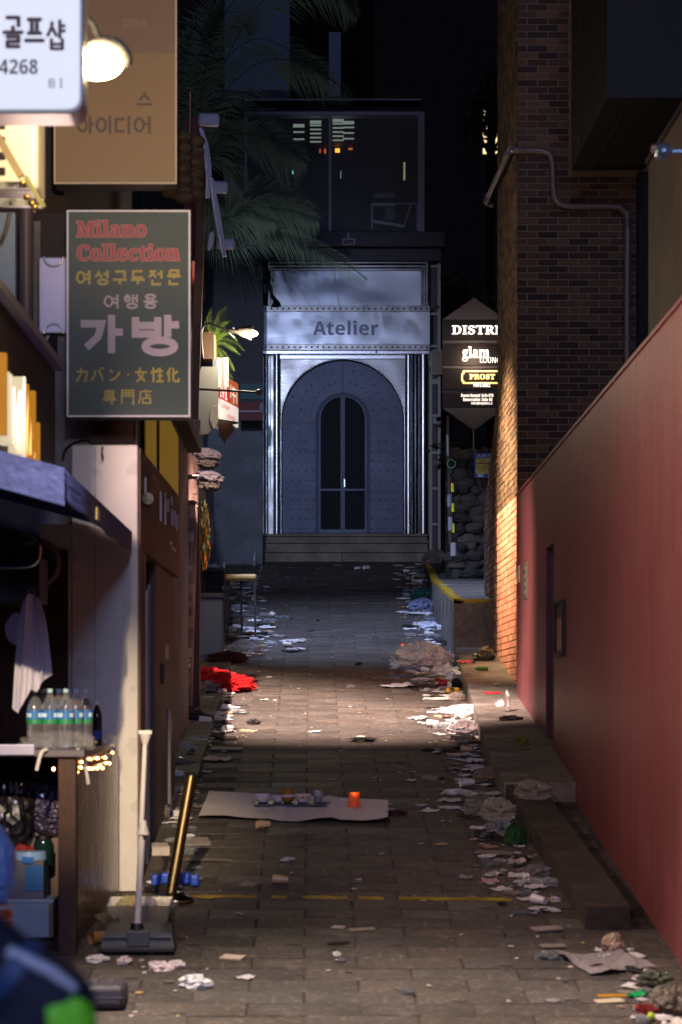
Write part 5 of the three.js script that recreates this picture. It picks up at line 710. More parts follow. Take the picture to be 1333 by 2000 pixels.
{ // boxes and jars under the counter
  const d = 13.15, bxs = (n, l, c, a, b, px0, y0, px1, y1, m, dd = d, dep = .25) => { const t = thing(n, l, c, [X((px0 + px1) / 2, dd), Y(y1, dd), -dd]); part(t, 'body', bx(X(px0, dd), Y(y1, dd), -dd - dep, X(px1, dd), Y(y0, dd), -dd, .01), m); return t; };
  const w = bxs('white_box', 'grey-white foam box lowest under the counter', 'box', 0, 0, -60, 1760, 104, 1832, M(0x9aa6b4, .8)); part(w, 'brown_edge', bx(X(96, 13.14), Y(1830, 13.14), -13.15, X(105, 13.14), Y(1766, 13.14), -13.13), M(0x7a6440, .7)); part(w, 'lid', bx(X(-60, d), Y(1763, d), -d - .26, X(106, d), Y(1756, d), -d + .01, .006), M(0xa8b4c0, .8));
  const b = bxs('blue_box', 'carton with a bright blue panel standing on the white foam box', 'box', 0, 0, 10, 1680, 86, 1757, M(0x6f6c72, .7)); part(b, 'blue_panel', bx(X(49, 13.14), Y(1740, 13.14), -13.15, X(85, 13.14), Y(1690, 13.14), -13.138), M(0x1566a0, .5)); const rf = part(b, 'tissue_pack', new THREE.CylinderGeometry(.09, .095, .045, 24).translate(X(52, 13.1), Y(1681, 13.1) + .02, -13.24), M(0x9cc0e4, .4)); part(rf, 'blue_label', bx(X(42, 13.1), Y(1690, 13.1) + .01, -13.15, X(64, 13.1), Y(1682, 13.1) + .02, -13.13), M(0x1f7cd0, .4));
  const c = bxs('carton', 'brown carton at the back of the shelf under the counter', 'carton', 0, 0, 56, 1612, 122, 1757, M(0x6d5f58, .85), 13.6, .3); part(c, 'flap', bx(X(56, 13.6), Y(1616, 13.6), -13.6, X(122, 13.6), Y(1604, 13.6), -13.585), M(0x7a6c62, .85));
  const j = thing('dark_jar', 'dark green glass jar in front of the brown carton', 'jar', P(85, 1680, 13.4).toArray()); part(j, 'body', lathe([[0, 0], [.05, 0], [.055, .01], [.055, .12], [.045, .14], [.045, .15], [0, .15]]).translate(X(85, 13.4), Y(1690, 13.4), -13.4), MP(0x17302a, .1, { clearcoat: 1 })); part(j, 'lid', new THREE.CylinderGeometry(.047, .047, .02, 20).translate(X(85, 13.4), Y(1690, 13.4) + .155, -13.4), mBlack);
  single('red_cloth', 'crumpled red cloth on the shelf beside the jar', 'cloth', blobGeo(.16, .1, .14, 12, .25), M(0x8c2a1c, .8), P(38, 1668, 13.5).toArray());
  single('dark_bag', 'dark purple plastic bag hanging under the counter top', 'bag', blobGeo(.36, .34, .2, 14, .2), MP(0x35304c, .35, { clearcoat: .4, bumpMap: rep(bPaper, 3), bumpScale: .02 }), P(90, 1560, 13.6).toArray()); single('dark_bag', 'black plastic bag in the far left corner under the counter', 'bag', blobGeo(.3, .4, .2, 15, .2), MP(0x121016, .35, { clearcoat: .4 }), P(12, 1590, 13.5).toArray());
  const bt = thing('sauce_bottle', 'blurred orange and white plastic bottle at the left edge', 'bottle', P(4, 1860, 8.5).toArray()), q = 8.5; part(bt, 'body', lathe([[0, 0], [.036, 0], [.04, .01], [.04, .13], [.034, .16], [.02, .18], [0, .18]]).translate(X(4, q), Y(1865, q), -q), M(0xc8542a, .35)); part(bt, 'neck_band', new THREE.CylinderGeometry(.03, .041, .05, 20).translate(X(4, q), Y(1865, q) + .15, -q), M(0xe2d8dc, .4)); part(bt, 'cap', ball(V(X(4, q), Y(1740, q), -q), .034, 18), M(0xc7a2a8, .4));
  single('blue_bag', 'pale blue plastic bag blurred at the left edge', 'bag', blobGeo(.12, .24, .12, 17, .12), MP(0x7fa6e0, .35, { transmission: .2, thickness: 0 }), P(-8, 1690, 8).toArray());
}
// ---------------------------------------------------------------- sticker pole, brackets, lumps, LED boards, stool, cabinet
{
  const d = 22.4, a = P(361, 1396, d), b = P(399, 226, d), at = (py) => a.clone().lerp(b, (1396 - py) / 1170), t = thing('utility_pole', 'tall rusty pole covered in torn stickers at the left of the alley', 'pole', a.toArray());
  part(t, 'shaft', rod(a.clone().add(V(0, -.05, 0)), at(820), .068, .06, 20), M(0xffffff, .7, { map: rep(tStain(118, 92, 84, 110, 5, 260), 3, 2), bumpMap: rep(bRough, 2, 4), bumpScale: .008 })); part(t, 'upper_shaft', bar(at(820), b, .075, .075), M(0x5c4436, .7)); part(t, 'collar', rod(at(1395).add(V(0, -.03, 0)), at(1378), .1, .085, 16), M(0x2a2426, .7));
  const stick = (py, h, ang, w, c, l) => { const p = at(py), r = .0705; const g = new THREE.CylinderGeometry(r, r, h, 8, 1, true, ang - w / 2, w); const m = part(t, 'sticker', g.translate(p.x, p.y, p.z), M(c, .7, { map: l ? l : null })); return m; };
  const scrib = canvasTex(128, 128, (c, w, h) => { c.fillStyle = '#b8b2aa'; c.fillRect(0, 0, w, h); c.strokeStyle = '#2a2626'; c.lineWidth = 7; for (let i = 0; i < 7; i++) { c.beginPath(); c.moveTo(rnd() * w, rnd() * h); c.bezierCurveTo(rnd() * w, rnd() * h, rnd() * w, rnd() * h, rnd() * w, rnd() * h); c.stroke(); } });
  for (const [py, h, an, w, c, l] of [[1000, .12, .3, 1, 0xa88a74], [985, .06, .9, .6, 0x8a7c76], [1050, .09, .2, .7, 0x8f8288], [1085, .07, .9, .5, 0x7c6a64], [1150, .08, .5, 1, 0x97857c], [1180, .06, .2, .8, 0x88786e], [1215, .12, .3, 1.2, 0x8c7468], [1250, .09, .1, 1, 0x9a8a84, scrib], [1275, .08, .3, .9, 0xa0948e], [1330, .08, .25, .9, 0xb8b2ae, scrib], [960, .05, .5, .7, 0x6f5c54], [1110, .05, .1, .5, 0xa9a0a0], [1300, .035, .3, .7, 0xc4bebe], [1290, .03, .2, .6, 0xb8b4b4]]) stick(py, h, an, w, c, l);
  const pl2 = thing('phone_sign', 'small brown tilted plate tied to the sticker pole', 'plate', P(355, 1215, 22.2).toArray()), g = new RoundedBoxGeometry(.085, .14, .012, 2, .012).rotateZ(-.38).translate(X(355, 22.25), Y(1211, 22.25), -22.28); part(pl2, 'plate', g, M(0x4a3834, .5)); for (let i = 0; i < 3; i++) part(pl2, 'print_line', new THREE.BoxGeometry(.05, .016, .003).rotateZ(-.38).translate(X(355, 22.25) + (i - 1) * -.012, Y(1211, 22.25) + (1 - i) * .032, -22.272), M(0x7a6a66, .6));
  for (const [x0, y0, x1, y1, dd, l, sp] of [[290, 884, 384, 884, 22, 'upper thin pipe bracket with a torn cloth bundle left of the alley', [405, 888]], [346, 929, 392, 929, 22, 'lower thin pipe bracket with a torn cloth bundle left of the alley', [410, 932]]]) { const t = thing('pipe_bracket', l, 'bracket', P(x0, y0, dd).toArray()); part(t, 'pipe', rod(P(x0, y0, dd), P(x1 + 8, y1, dd), .011), M(0x7c7c78, .4, { metalness: .5 })); part(t, 'cloth_bundle', blobGeo(.2, .085, .12, x0, .3).rotateZ(-.15).translate(X(sp[0], dd), Y(sp[1], dd), -dd), M(0x413d44, .85)); part(t, 'dark_bundle', blobGeo(.17, .09, .12, x0 + 3, .2).translate(X(sp[0] + 1, dd), Y(sp[1] + 16, dd), -dd - .02), M(0x2a2420, .8)); }
  const br = thing('ball_rod', 'thin black rod ending in a small ball across the lounge sign', 'rod', P(388, 760, 24).toArray()); part(br, 'arm', rod(P(386, 760, 24), P(502, 766, 24), .011), mBlack); part(br, 'ball', ball(P(506, 766, 24), .032, 18), M(0x4a4238, .3, { metalness: .5 })); part(br, 'upright', rod(P(387, 760, 24), P(381, 960, 24), .013), mBlack);
  const nb = thing('narrow_board', 'tall narrow black board with a striped sticker beside the sticker pole', 'board', P(384, 1070, 22.9).toArray()); part(nb, 'board', bx(X(377, 22.9), Y(1070, 22.9), -22.95, X(388, 22.9), Y(900, 22.9), -22.9), M(0x15161c, .5)); part(nb, 'striped_sticker', bx(X(377.5, 22.9), Y(1053, 22.9), -22.9, X(383.5, 22.9), Y(1034, 22.9), -22.894), M(0xd0d0d8, .6, { map: canvasTex(32, 96, (c) => { c.fillStyle = '#ddd'; c.fillRect(0, 0, 32, 96); c.fillStyle = '#333'; for (let i = 0; i < 6; i++) c.fillRect(8, 6 + i * 15, 22, 7); }) })); part(nb, 'foot', bx(X(376, 22.9), Y(1080, 22.9), -22.96, X(389, 22.9), Y(1068, 22.9), -22.88), mBlack);
  const gf = thing('gold_foil', 'crinkled gold foil sheet hanging by a black board on the left', 'foil', P(398, 1050, 25).toArray()); part(gf, 'foil', blobGeo(.1, .5, .06, 33, .35).translate(X(399, 25), Y(1045, 25), -25), M(0xa88a4a, .25, { metalness: .8 })); part(gf, 'board', prism([[X(392, 25.1), Y(1060, 25.1)], [X(409, 25.1), Y(1055, 25.1)], [X(409, 25.1), Y(995, 25.1)], [X(393, 25.1), Y(980, 25.1)]], .03).translate(0, 0, -25.15), mBlackMatte); part(gf, 'tall_board', bx(X(404, 27), Y(1064, 27), -27, X(418, 27), Y(940, 27), -26.9), M(0x1c2834, .5)); part(gf, 'cream_panel', bx(X(396, 27.2), Y(985, 27.2), -27.2, X(404, 27.2), Y(942, 27.2), -27.1), M(0xa89c80, .6));
  const m = thing('dark_lumps', 'hanging column of dark rounded lumps right of the tan sign', 'decoration', P(370, 400, 15.35).toArray()), q = 15.35, ml = M(0x2e2622, .75, { bumpMap: bRough, bumpScale: .01 }), gl = [0, 1, 2].map((k) => blobGeo(1, 1, 1, k + 50, .12, 6));
  for (let c = 0; c < 2; c++) for (let i = 0; i < 6; i++) place(m, 'lump', gl[(i + c) % 3], ml, P(360 + c * 24 - (i > 3 ? 0 : 0), 268 + i * 21 + c * 8, q + c * .06).toArray(), [0, 0, rr(-.2, .2)], [.095, .072, .11]); part(m, 'cord', tube([P(372, 180, q), P(371, 300, q + .08), P(372, 395, q)], .012), mBlack); place(m, 'lump', gl[0], ml, P(336, 376, q).toArray(), null, [.12, .07, .1]); place(m, 'lump', gl[1], ml, P(360, 386, q).toArray(), null, [.12, .07, .1]);
  const dk = 21.8; for (const [l, pts, pads] of [['upper curved LED strip board with a rounded pad on the brown post', [[393, 252], [399, 280], [404, 320], [406, 352], [405, 385]], [[408, 231, 42, 26]]], ['lower curved LED strip board with two rounded pads below the upper one', [[413, 348], [417, 385], [423, 425], [431, 468], [438, 500]], [[430, 363, 32, 24], [442, 474, 36, 22]]]]) {
    const t = thing('led_strip_board', l, 'sign', P(...pts[2], dk).toArray()), cv = new THREE.CatmullRomCurve3(pts.map(([a, b]) => P(a, b, dk))), side = []; const n = 20; for (let i = 0; i <= n; i++) { const p = cv.getPoint(i / n), w = .028 * Math.sin(Math.PI * Math.min(1, i / n + .1) * .85) + .012; side.push([p.x + w, p.y]); } for (let i = n; i >= 0; i--) { const p = cv.getPoint(i / n); side.push([p.x - .018, p.y]); } part(t, 'board', prism(side, .03).translate(0, 0, -dk - .03), M(0xb4b6c8, .5));
    const bl = []; for (let i = 0; i < 30; i++) bl.push(ball(cv.getPoint(i / 29).add(V(-.006, 0, .004)), .013, 8)); part(t, 'led_row', bl, M(0xf4f6ff, .3), true); for (const [a, b, w, h] of pads) { const s = w / F * dk, hh = h / F * dk; part(t, 'pad', new RoundedBoxGeometry(s, hh, .06, 4, hh / 2.2).rotateZ(-.06).translate(X(a, dk), Y(b, dk), -dk - .06), M(0xaeb0c4, .5)); }
    if (pads.length > 1) part(t, 'petal', blobGeo(.05, .17, .03, 2, .05, 5).rotateZ(-.2).translate(X(412, dk), Y(472, dk), -dk + .02), M(0xc0c0d4, .5));
  }
}
{ // bar stool and cabinet, left edge beyond the pole
  const d = 29.3, t = thing('bar_stool', 'tall stool with a worn pale wooden seat and thin dark legs', 'stool', [X(470, d), gY(d), -d]); const y = Y(1128, d);
  part(t, 'seat', new RoundedBoxGeometry(.39, .07, .34, 3, .03).translate(X(471, d), y, -d), M(0xffffff, .5, { map: rep(tStain(190, 156, 88, 70, 4, 280), 2) }));
  for (const [px, dz, py] of [[441, .14, 1240], [498, .14, 1243], [446, -.15, 1226], [470, -.15, 1228]]) part(t, 'leg', bar([X(px, d), y - .03, -d + dz], [X(px + (px < 470 ? -2 : 2), d), gY(d - dz), -d + dz], .025), mCharcoal); part(t, 'footrest', [bar([X(440, d), gY(d) + .25, -d + .14], [X(499, d), gY(d) + .25, -d + .14], .018), bar([X(498, d), gY(d) + .25, -d + .14], [X(498, d), gY(d) + .25, -d - .15], .018), bar([X(441, d), gY(d) + .25, -d + .14], [X(441, d), gY(d) + .25, -d - .15], .018)], mCharcoal);
  const q = 26.8, c = thing('grey_cabinet', 'blue-grey cabinet with a flat top beside the bar stool', 'cabinet', [X(412, q), gY(q), -q]); part(c, 'body', bx(X(380, q), gY(q) - .1, -q - .5, X(434, q), Y(1168, q), -q, .01), M(0x5a6674, .55)); part(c, 'top', bx(X(379, q), Y(1168, q), -q - .52, X(437, q), Y(1158, q), -q + .03, .008), M(0x4a4448, .5)); part(c, 'door', bx(X(386, q), gY(q) + .06, -q, X(430, q), Y(1176, q), -q + .012, .006), M(0x5f6c7c, .5));
  const ft = thing('folding_table', 'low dark table with cups and wrappers behind the cabinet', 'table', [X(415, 31), gY(31), -31]); part(ft, 'top', bx(X(392, 31), Y(1116, 31), -31.6, X(442, 31), Y(1111, 31), -31, .01), mCharcoal); for (const [a, b] of [[394, 0], [440, 0], [396, .55], [438, .55]]) part(ft, 'leg', bar([X(a, 31), gY(31 + b), -31.02 - b], [X(a, 31), Y(1116, 31), -31.02 - b], .03), mCharcoal);
  const gb = thing('glass_bottle', 'tall clear glass bottle standing by the plaster wall', 'bottle', [X(497, 41.2), Y(1076, 41.2), -41.2]); bottle(gb, X(497, 41.2), gY(41.2), -41.2, M(0x6a6a70, .4), null, .95);
  const td = thing('cup_stack', 'stack of pale plastic cups and wrappers on the low dark table', 'cups', [X(418, 31), Y(1111, 31), -31.1]); for (let i = 0; i < 7; i++) part(td, 'cup', lathe([[.02, 0], [.032, .07], [.034, .07], [.022, -.002]], 12).rotateZ(i % 3 ? 1.5 : 0).translate(X(400 + i * 6, 31), Y(1109, 31) + (i % 3 ? .025 : 0), -31.1 - (i % 2) * .12), MP(0xc8ccdc, .3, { transmission: .4, thickness: 0 }));
}
// ---------------------------------------------------------------- weighted sign stand, tray, stanchion
{
  const d = 12.95, t = thing('sign_stand', 'white sign pole standing in a dark grey weighted base', 'sign stand', [X(268, d), gY(d), -d]), y0 = gY(d);
  const bs = part(t, 'base', hexa([[X(199, d), y0 + .005, -d + .13], [X(344, d), y0 + .005, -d + .13], [X(342, d), y0 + .04, -d - .14], [X(203, d), y0 + .04, -d - .14], [X(206, d), y0 + .1, -d + .1], [X(338, d), y0 + .1, -d + .1], [X(333, d), y0 + .135, -d - .1], [X(212, d), y0 + .135, -d - .1]]), M(0x3c3e43, .55, { bumpMap: bGrain, bumpScale: .002 }));
  part(bs, 'filler_block', bx(X(252, d), y0 + .03, -d + .1, X(296, d), y0 + .115, -d + .135, .008), M(0x46484e, .5)); part(bs, 'grip', bx(X(206, d), y0 + .075, -d + .112, X(336, d), y0 + .085, -d + .124, .003), M(0x505258, .5)); part(bs, 'rim', bx(X(199, d), y0 + .0, -d - .135, X(344, d), y0 + .03, -d + .137, .01), M(0x2a2c30, .6)); part(bs, 'socket', new THREE.CylinderGeometry(.03, .038, .03, 16).translate(X(268, d), y0 + .13, -d), mBlack);
  const a = V(X(268, d), y0 + .12, -d), b = P(284, 1437, d); part(t, 'pole', rod(a, b, .015, .013, 14), mWhite); const m = P(280, 1617, d), u = b.clone().sub(a).normalize(); part(t, 'sleeve', rod(a, P(277.5, 1640, d), .0175, .0175, 14), mWhite);
  part(t, 'collar', [rod(m.clone().addScaledVector(u, -.035), m.clone().addScaledVector(u, .01), .037, .02, 14), rod(m.clone().addScaledVector(u, .01), m.clone().addScaledVector(u, .04), .02, .016, 14)], mWhite); part(t, 'top_clip', [rod(b.clone().addScaledVector(u, -.05), b.clone().addScaledVector(u, .01), .014, .036, 8), bx(b.x - .037, b.y + .008, -d - .02, b.x + .037, b.y + .03, -d + .02, .005)], mWhite);
  const d2 = 11.75, s = thing('weight_base', 'loose dark grey stand weight lying at the bottom left', 'weight', [X(200, d2), gY(d2), -d2]); part(s, 'body', new RoundedBoxGeometry(.21, .12, .26, 4, .035).translate(X(205, d2), gY(d2) + .06, -d2 - .03), M(0x3c3a44, .5, { bumpMap: bGrain, bumpScale: .002 })); part(s, 'groove', bx(X(160, d2), gY(d2) + .055, -d2 + .095, X(245, d2), gY(d2) + .062, -d2 + .102), M(0x5a5864, .4)); part(s, 'rib', [bx(X(180, d2), gY(d2) + .118, -d2 - .12, X(192, d2), gY(d2) + .126, -d2 + .05, .003), bx(X(212, d2), gY(d2) + .118, -d2 - .12, X(224, d2), gY(d2) + .126, -d2 + .05, .003)], M(0x4a4852, .5));
}
{
  const d = 13.6, t = thing('plastic_tray', 'clear grey plastic tray full of rubbish behind the stand base', 'tray', [X(270, d), gY(d), -d]), y = gY(d) + .01, m = MP(0xb8b09a, .15, { transmission: .5, thickness: 0 }); const x0 = X(212, d), x1 = X(336, d);
  part(t, 'side', hexa([[x0 + .02, y, -d + .1], [x1 - .02, y, -d + .1], [x1 - .02, y, -d + .094], [x0 + .02, y, -d + .094], [x0, y + .1, -d + .13], [x1, y + .1, -d + .13], [x1, y + .1, -d + .124], [x0, y + .1, -d + .124]]), m); part(t, 'side', hexa([[x0 + .02, y, -d - .1], [x1 - .02, y, -d - .1], [x1 - .02, y, -d - .106], [x0 + .02, y, -d - .106], [x0, y + .13, -d - .13], [x1, y + .13, -d - .13], [x1, y + .13, -d - .136], [x0, y + .13, -d - .136]]), m); part(t, 'base_plate', bx(x0 + .02, y, -d - .1, x1 - .02, y + .008, -d + .1), m); part(t, 'end', [hexa([[x0 + .02, y, -d + .1], [x0 + .026, y, -d + .1], [x0 + .026, y, -d - .1], [x0 + .02, y, -d - .1], [x0, y + .1, -d + .13], [x0 + .006, y + .1, -d + .13], [x0 + .006, y + .13, -d - .13], [x0, y + .13, -d - .13]]), hexa([[x1 - .026, y, -d + .1], [x1 - .02, y, -d + .1], [x1 - .02, y, -d - .1], [x1 - .026, y, -d - .1], [x1 - .006, y + .1, -d + .13], [x1, y + .1, -d + .13], [x1, y + .13, -d - .13], [x1 - .006, y + .13, -d - .13]])], m);
  single('lettuce_head', 'pale yellowish crumpled food lump in the clear tray', 'food', blobGeo(.11, .09, .1, 3, .25), M(0xc9bd8a, .6), [X(252, d), y + .09, -d - .02]); single('foam_cup', 'crushed white foam cup in the clear tray', 'cup', blobGeo(.09, .07, .09, 6, .3), M(0xcfcabc, .7), [X(285, d), y + .09, -d - .05]); single('film_wrapper', 'crumpled clear film lying over the tray corner', 'wrapper', blobGeo(.15, .07, .14, 7, .35), mClear, [X(310, d), y + .1, -d]);
  const q = 14.15, s = thing('stanchion', 'leaning brass-coloured barrier post with a round base', 'stanchion', [X(345, q), gY(q), -q]), a = P(331, 1762, q), b = P(374, 1516, q + .1), u = b.clone().sub(a).normalize(), pl3 = rod(a, b, .034, .034, 20); part(s, 'post', pl3, M(0x665a3e, .34, { metalness: 1 })); part(s, 'cap', rod(b, b.clone().addScaledVector(u, .012), .036, .03, 20), mBlack);
  part(s, 'base', lathe([[0, 0], [.1, 0], [.105, .01], [.1, .022], [.06, .032], [.035, .05], [0, .05]], 28).rotateZ(-.1).rotateX(.12).translate(X(345, q), gY(q) + .015, -q), M(0x9a9484, .2, { metalness: 1 }));
}
// ---------------------------------------------------------------- offering mat, bowls, candle
{
  const c = [[388, 1602], [758, 1613], [759, 1566], [409, 1549]].map(([a, b]) => [a, gD(b)]), nu = 40, nv = 12, pos = [], uv = [], idx = [];
  for (let j = 0; j <= nv; j++) for (let i = 0; i <= nu; i++) { const u = i / nu, v = j / nv, px = lerp(lerp(c[0][0], c[1][0], u), lerp(c[3][0], c[2][0], u), v), d = lerp(lerp(c[0][1], c[1][1], u), lerp(c[3][1], c[2][1], u), v), x = lerp(lerp(X(c[0][0], c[0][1]), X(c[1][0], c[1][1]), u), lerp(X(c[3][0], c[3][1]), X(c[2][0], c[2][1]), u), v); const edge = Math.pow(1 - v, 3); pos.push(x, gY(d) + .012 + .05 * Math.max(0, fbm(u * .5, v * .2 + .1, 9, 3, 410) - .34) * (edge + .25) + (u > .75 ? (u - .75) * .16 * edge : 0) + .014 * Math.max(0, 1 - Math.abs(u - .38 - v * .06) * 26) + .012 * Math.max(0, 1 - Math.abs(u - .71 + v * .03) * 30) + .008 * Math.max(0, 1 - Math.abs(v - .5) * 9), -d); uv.push(u * 1.3, v * .4); }
  for (let j = 0; j < nv; j++) for (let i = 0; i < nu; i++) { const a = j * (nu + 1) + i; idx.push(a, a + 1, a + nu + 1, a + 1, a + nu + 2, a + nu + 1); }
  const g = new THREE.BufferGeometry(); g.setAttribute('position', new THREE.Float32BufferAttribute(pos, 3)); g.setAttribute('uv', new THREE.Float32BufferAttribute(uv, 2)); g.setIndex(idx); g.computeVertexNormals();
  const t = thing('offering_mat', 'pale pinkish paper mat laid across the paving with bowls on it', 'mat', [X(575, 17.3), gY(17.3), -17.3]); part(t, 'sheet', g, M(0xe4d8d6, .85, { bumpMap: rep(bPaper, 2, 1), bumpScale: .01 }));
  const d = 17.35, y = gY(d) + .028, tr = thing('serving_tray', 'thin dark-rimmed tray holding the five small bowls', 'tray', [X(568, d), y, -d]); part(tr, 'plate', new RoundedBoxGeometry(X(640, d) - X(497, d), .012, .15, 2, .006).rotateX(TILT).translate(X(568, d), y + .004, -d), M(0x4c4a58, .4)); part(tr, 'handle', new THREE.TorusGeometry(.022, .005, 6, 16).rotateX(1.4).translate(X(640, d), y + .012, -d), mGalv);
  const bowl = (px, l, s, f, fl) => { const b = thing('bowl', l, 'bowl', [X(px, d), y + .012, -d], 'offering bowls on the mat'); part(b, 'dish', lathe([[0, 0], [.03, 0], [.034, .008], [.05, .03], [.062, .06], [.058, .06], [.046, .032], [.03, .012], [0, .01]].map(([a, e]) => [a * s, e * s]), 26).translate(X(px, d), y + .012, -d), M(0xd0ccd4, .25)); if (f) part(b, fl, f.translate(X(px, d), y + .012, -d), M(fl === 'rice_cake' ? 0x9a6a2a : fl === 'orange_food' ? 0xc46a1e : fl === 'dark_sauce' ? 0x1c1418 : 0x6a5a52, .6)); };
  bowl(514, 'leftmost white bowl on the tray with dark contents', 1.05, new THREE.CylinderGeometry(.05, .04, .01, 20).translate(0, .05, 0), 'dark_sauce'); bowl(543, 'second small speckled white bowl from the left', .8, new THREE.CylinderGeometry(.035, .03, .01, 16).translate(0, .035, 0), 'side_dish'); bowl(562, 'middle bowl heaped with a brown rounded cake', .95, new THREE.SphereGeometry(.054, 20, 12).scale(1, 1.05, 1).translate(0, .05, 0), 'rice_cake'); bowl(592, 'fourth white bowl holding orange food', 1.05, blobGeo(.09, .04, .08, 4, .2, 6).translate(0, .045, .01), 'orange_food');
  const gl = thing('glass_cup', 'clear faceted cup at the right end of the tray', 'cup', [X(622, d), y + .012, -d]); part(gl, 'cup', lathe([[0, 0], [.032, 0], [.04, .085], [.036, .085], [.028, .008], [0, .008]], 10).translate(X(622, d), y + .012, -d), MP(0xe6e4ec, .08, { transmission: .75, thickness: 0 })); part(gl, 'dark_drink', new THREE.CylinderGeometry(.032, .028, .04, 14).translate(X(622, d), y + .04, -d), M(0x3a2a30, .3)); part(gl, 'leaf', blobGeo(.06, .012, .03, 5, .2, 4).rotateZ(.4).translate(X(634, d), y + .105, -d), M(0x3a5a30, .6));
  const e = 17.3, cx = X(692, e), cy = gY(e) + .02, k = thing('candle', 'short orange pillar candle glowing at its top on the mat', 'candle', [cx, cy, -e]);
  part(k, 'wax', lathe([[0, 0], [.038, 0], [.04, .004], [.04, .096], [.037, .1], [.033, .098], [.03, .07], [0, .068]], 26).translate(cx, cy, -e), MP(0xff9a56, .55, { transmission: .6, thickness: .02, attenuationColor: new THREE.Color(0xff9446), attenuationDistance: .08 }));
  part(k, 'wick', rod([cx, cy + .068, -e], [cx, cy + .08, -e], .0015, .001, 5), mBlack); place(k, 'flame', new THREE.SphereGeometry(.006, 12, 10), lit(0xffb050, 18, 0xffffff), [cx, cy + .086, -e], null, [1, 2, 1]); point('candle_flame', 0xff9a40, .32, [cx, cy + .086, -e], .25);
  single('drip_saucer', 'tiny clear saucer under the orange candle', 'saucer', lathe([[0, 0], [.052, 0], [.058, .008], [.05, .006], [0, .004]], 24), mClear, [cx, cy - .003, -e]);
}

// ---------------------------------------------------------------- litter
function sheetGeo(k, amp) { const g = new THREE.PlaneGeometry(1, 1, 7, 7).rotateX(-Math.PI / 2), p = g.attributes.position; for (let i = 0; i < p.count; i++) { const x = p.getX(i), z = p.getZ(i); p.setXYZ(i, x * (1 + .25 * (vn(z * 4 + 30, k * 3.3, 512, k) - .5)), amp * (Math.abs(fbm(x * .11 + .5, z * .11 + .5 + k * .13, 24, 3, k + 300) - .5) * 3.4 + .25 * Math.max(0, Math.hypot(x, z) - .45)), z * (1 + .25 * (vn(x * 4 + 30, k * 5.1, 512, k + 9) - .5))); } const j = g.index ? g.toNonIndexed() : g; j.computeVertexNormals(); return j; }
const gSheet = [0, 1, 2, 3, 4, 5].map((k) => sheetGeo(k, .14)), gFold = [6, 7, 8, 9].map((k) => sheetGeo(k, .34)), gWad = [0, 1, 2, 3, 4].map((k) => { const g = blobGeo(1, 1, 1, k + 70, .62, 3); const q = g.index ? g.toNonIndexed() : g; q.computeVertexNormals(); return q; }), gLumpy = [0, 1, 2].map((k) => blobGeo(1, 1, 1, k + 90, .5, 12));
function bagGeo(k) { // limp bag: pleats gathered towards a knot, flat foot
  const g = new THREE.IcosahedronGeometry(1, 22), p = g.attributes.position, v = V(0, 0, 0);
  for (let i = 0; i < p.count; i++) { v.fromBufferAttribute(p, i); const a = Math.atan2(v.z, v.x), h = v.y; let r = 1 - .42 * Math.max(0, h) ** 1.3; r += .09 * Math.sin(a * 9 + k + h * 3) * Math.max(0, h + .3); let q = 0, f = 2.2, w = .5; for (let o = 0; o < 4; o++) { q += w * (1 - 4 * Math.abs(n3(v.x * f + 40 + k * 3, v.y * f + 40, v.z * f + 40, o + k) - .5)); f *= 1.9; w *= .55; } r += .3 * q; p.setXYZ(i, v.x * r * (1 + .15 * Math.sin(a * 2 + k)), Math.max(-.55, h * (1 + .12 * q)) + .55, v.z * r); }
  g.computeVertexNormals(); return g;
}
const gFluff = (() => { const g = new THREE.IcosahedronGeometry(1, 30), p = g.attributes.position, v = V(0, 0, 0); for (let i = 0; i < p.count; i++) { v.fromBufferAttribute(p, i); const k = n3(v.x * 2.2 + 9, v.y * 2.2 + 9, v.z * 2.2 + 9, 3), h = Math.pow(n3(v.x * 17 + 60, v.y * 17 + 60, v.z * 17 + 60, 5), 2), r = .62 + .45 * k + .5 * h; p.setXYZ(i, v.x * r * .5, v.y * r * .5, v.z * r * .5); } g.computeVertexNormals(); return g; })();
const gBag = [0, 1, 2, 3].map(bagGeo);
const gStick = bx(-.5, 0, -.5, .5, 1, .5), gCupL = lathe([[.7, 0], [1, 2], [1.06, 2.02], [.96, 2], [.66, .02]], 16).rotateZ(1.5).translate(1, .9, 0).scale(.5, .5, .5), gBottleL = gBottle.clone().rotateZ(Math.PI / 2).translate(.15, .042, 0);
const lm = new Map(), mat = (c, kind) => { const k = kind + c; if (!lm.has(k)) lm.set(k, kind === 'film' ? MP(c, .18, { transmission: .72, thickness: 0, bumpMap: rep(bPaper, 2), bumpScale: .012 }) : kind === 'bag' ? MP(c, .3, { transmission: .24, thickness: 0, bumpMap: rep(bPaper, 4), bumpScale: .04 }) : kind === 'cloth' ? M(c, .95, { bumpMap: rep(bPaper, 5), bumpScale: .01 }) : kind === 'gloss' ? M(c, .25) : M(c, .8, { bumpMap: bPaper, bumpScale: .01 })); return lm.get(k); };
const surf = { road: (py) => gD(py), ledge: (py) => 13505 / (py - 762), ramp: (py) => 1.1875 / (.0865 - (VY - py) / F) };
const surfY = { road: (d) => gY(d) + .006, ledge: (d) => gY(d) + (d < 17.62 ? .128 : .143), ramp: (d) => 2.735 + (d - 26.85) * .0865 + .004 };
const NAME = { sheet: 'paper_sheet', fold: 'paper_scrap', wad: 'paper_wad', bag: 'plastic_bag', film: 'plastic_film', stick: 'cardboard_strip', cup: 'crushed_cup', cloth: 'crumpled_cloth', box: 'small_box', ball: 'ball', bottle: 'plastic_bottle', dark: 'dark_scrap', foil: 'foil_wrapper' };
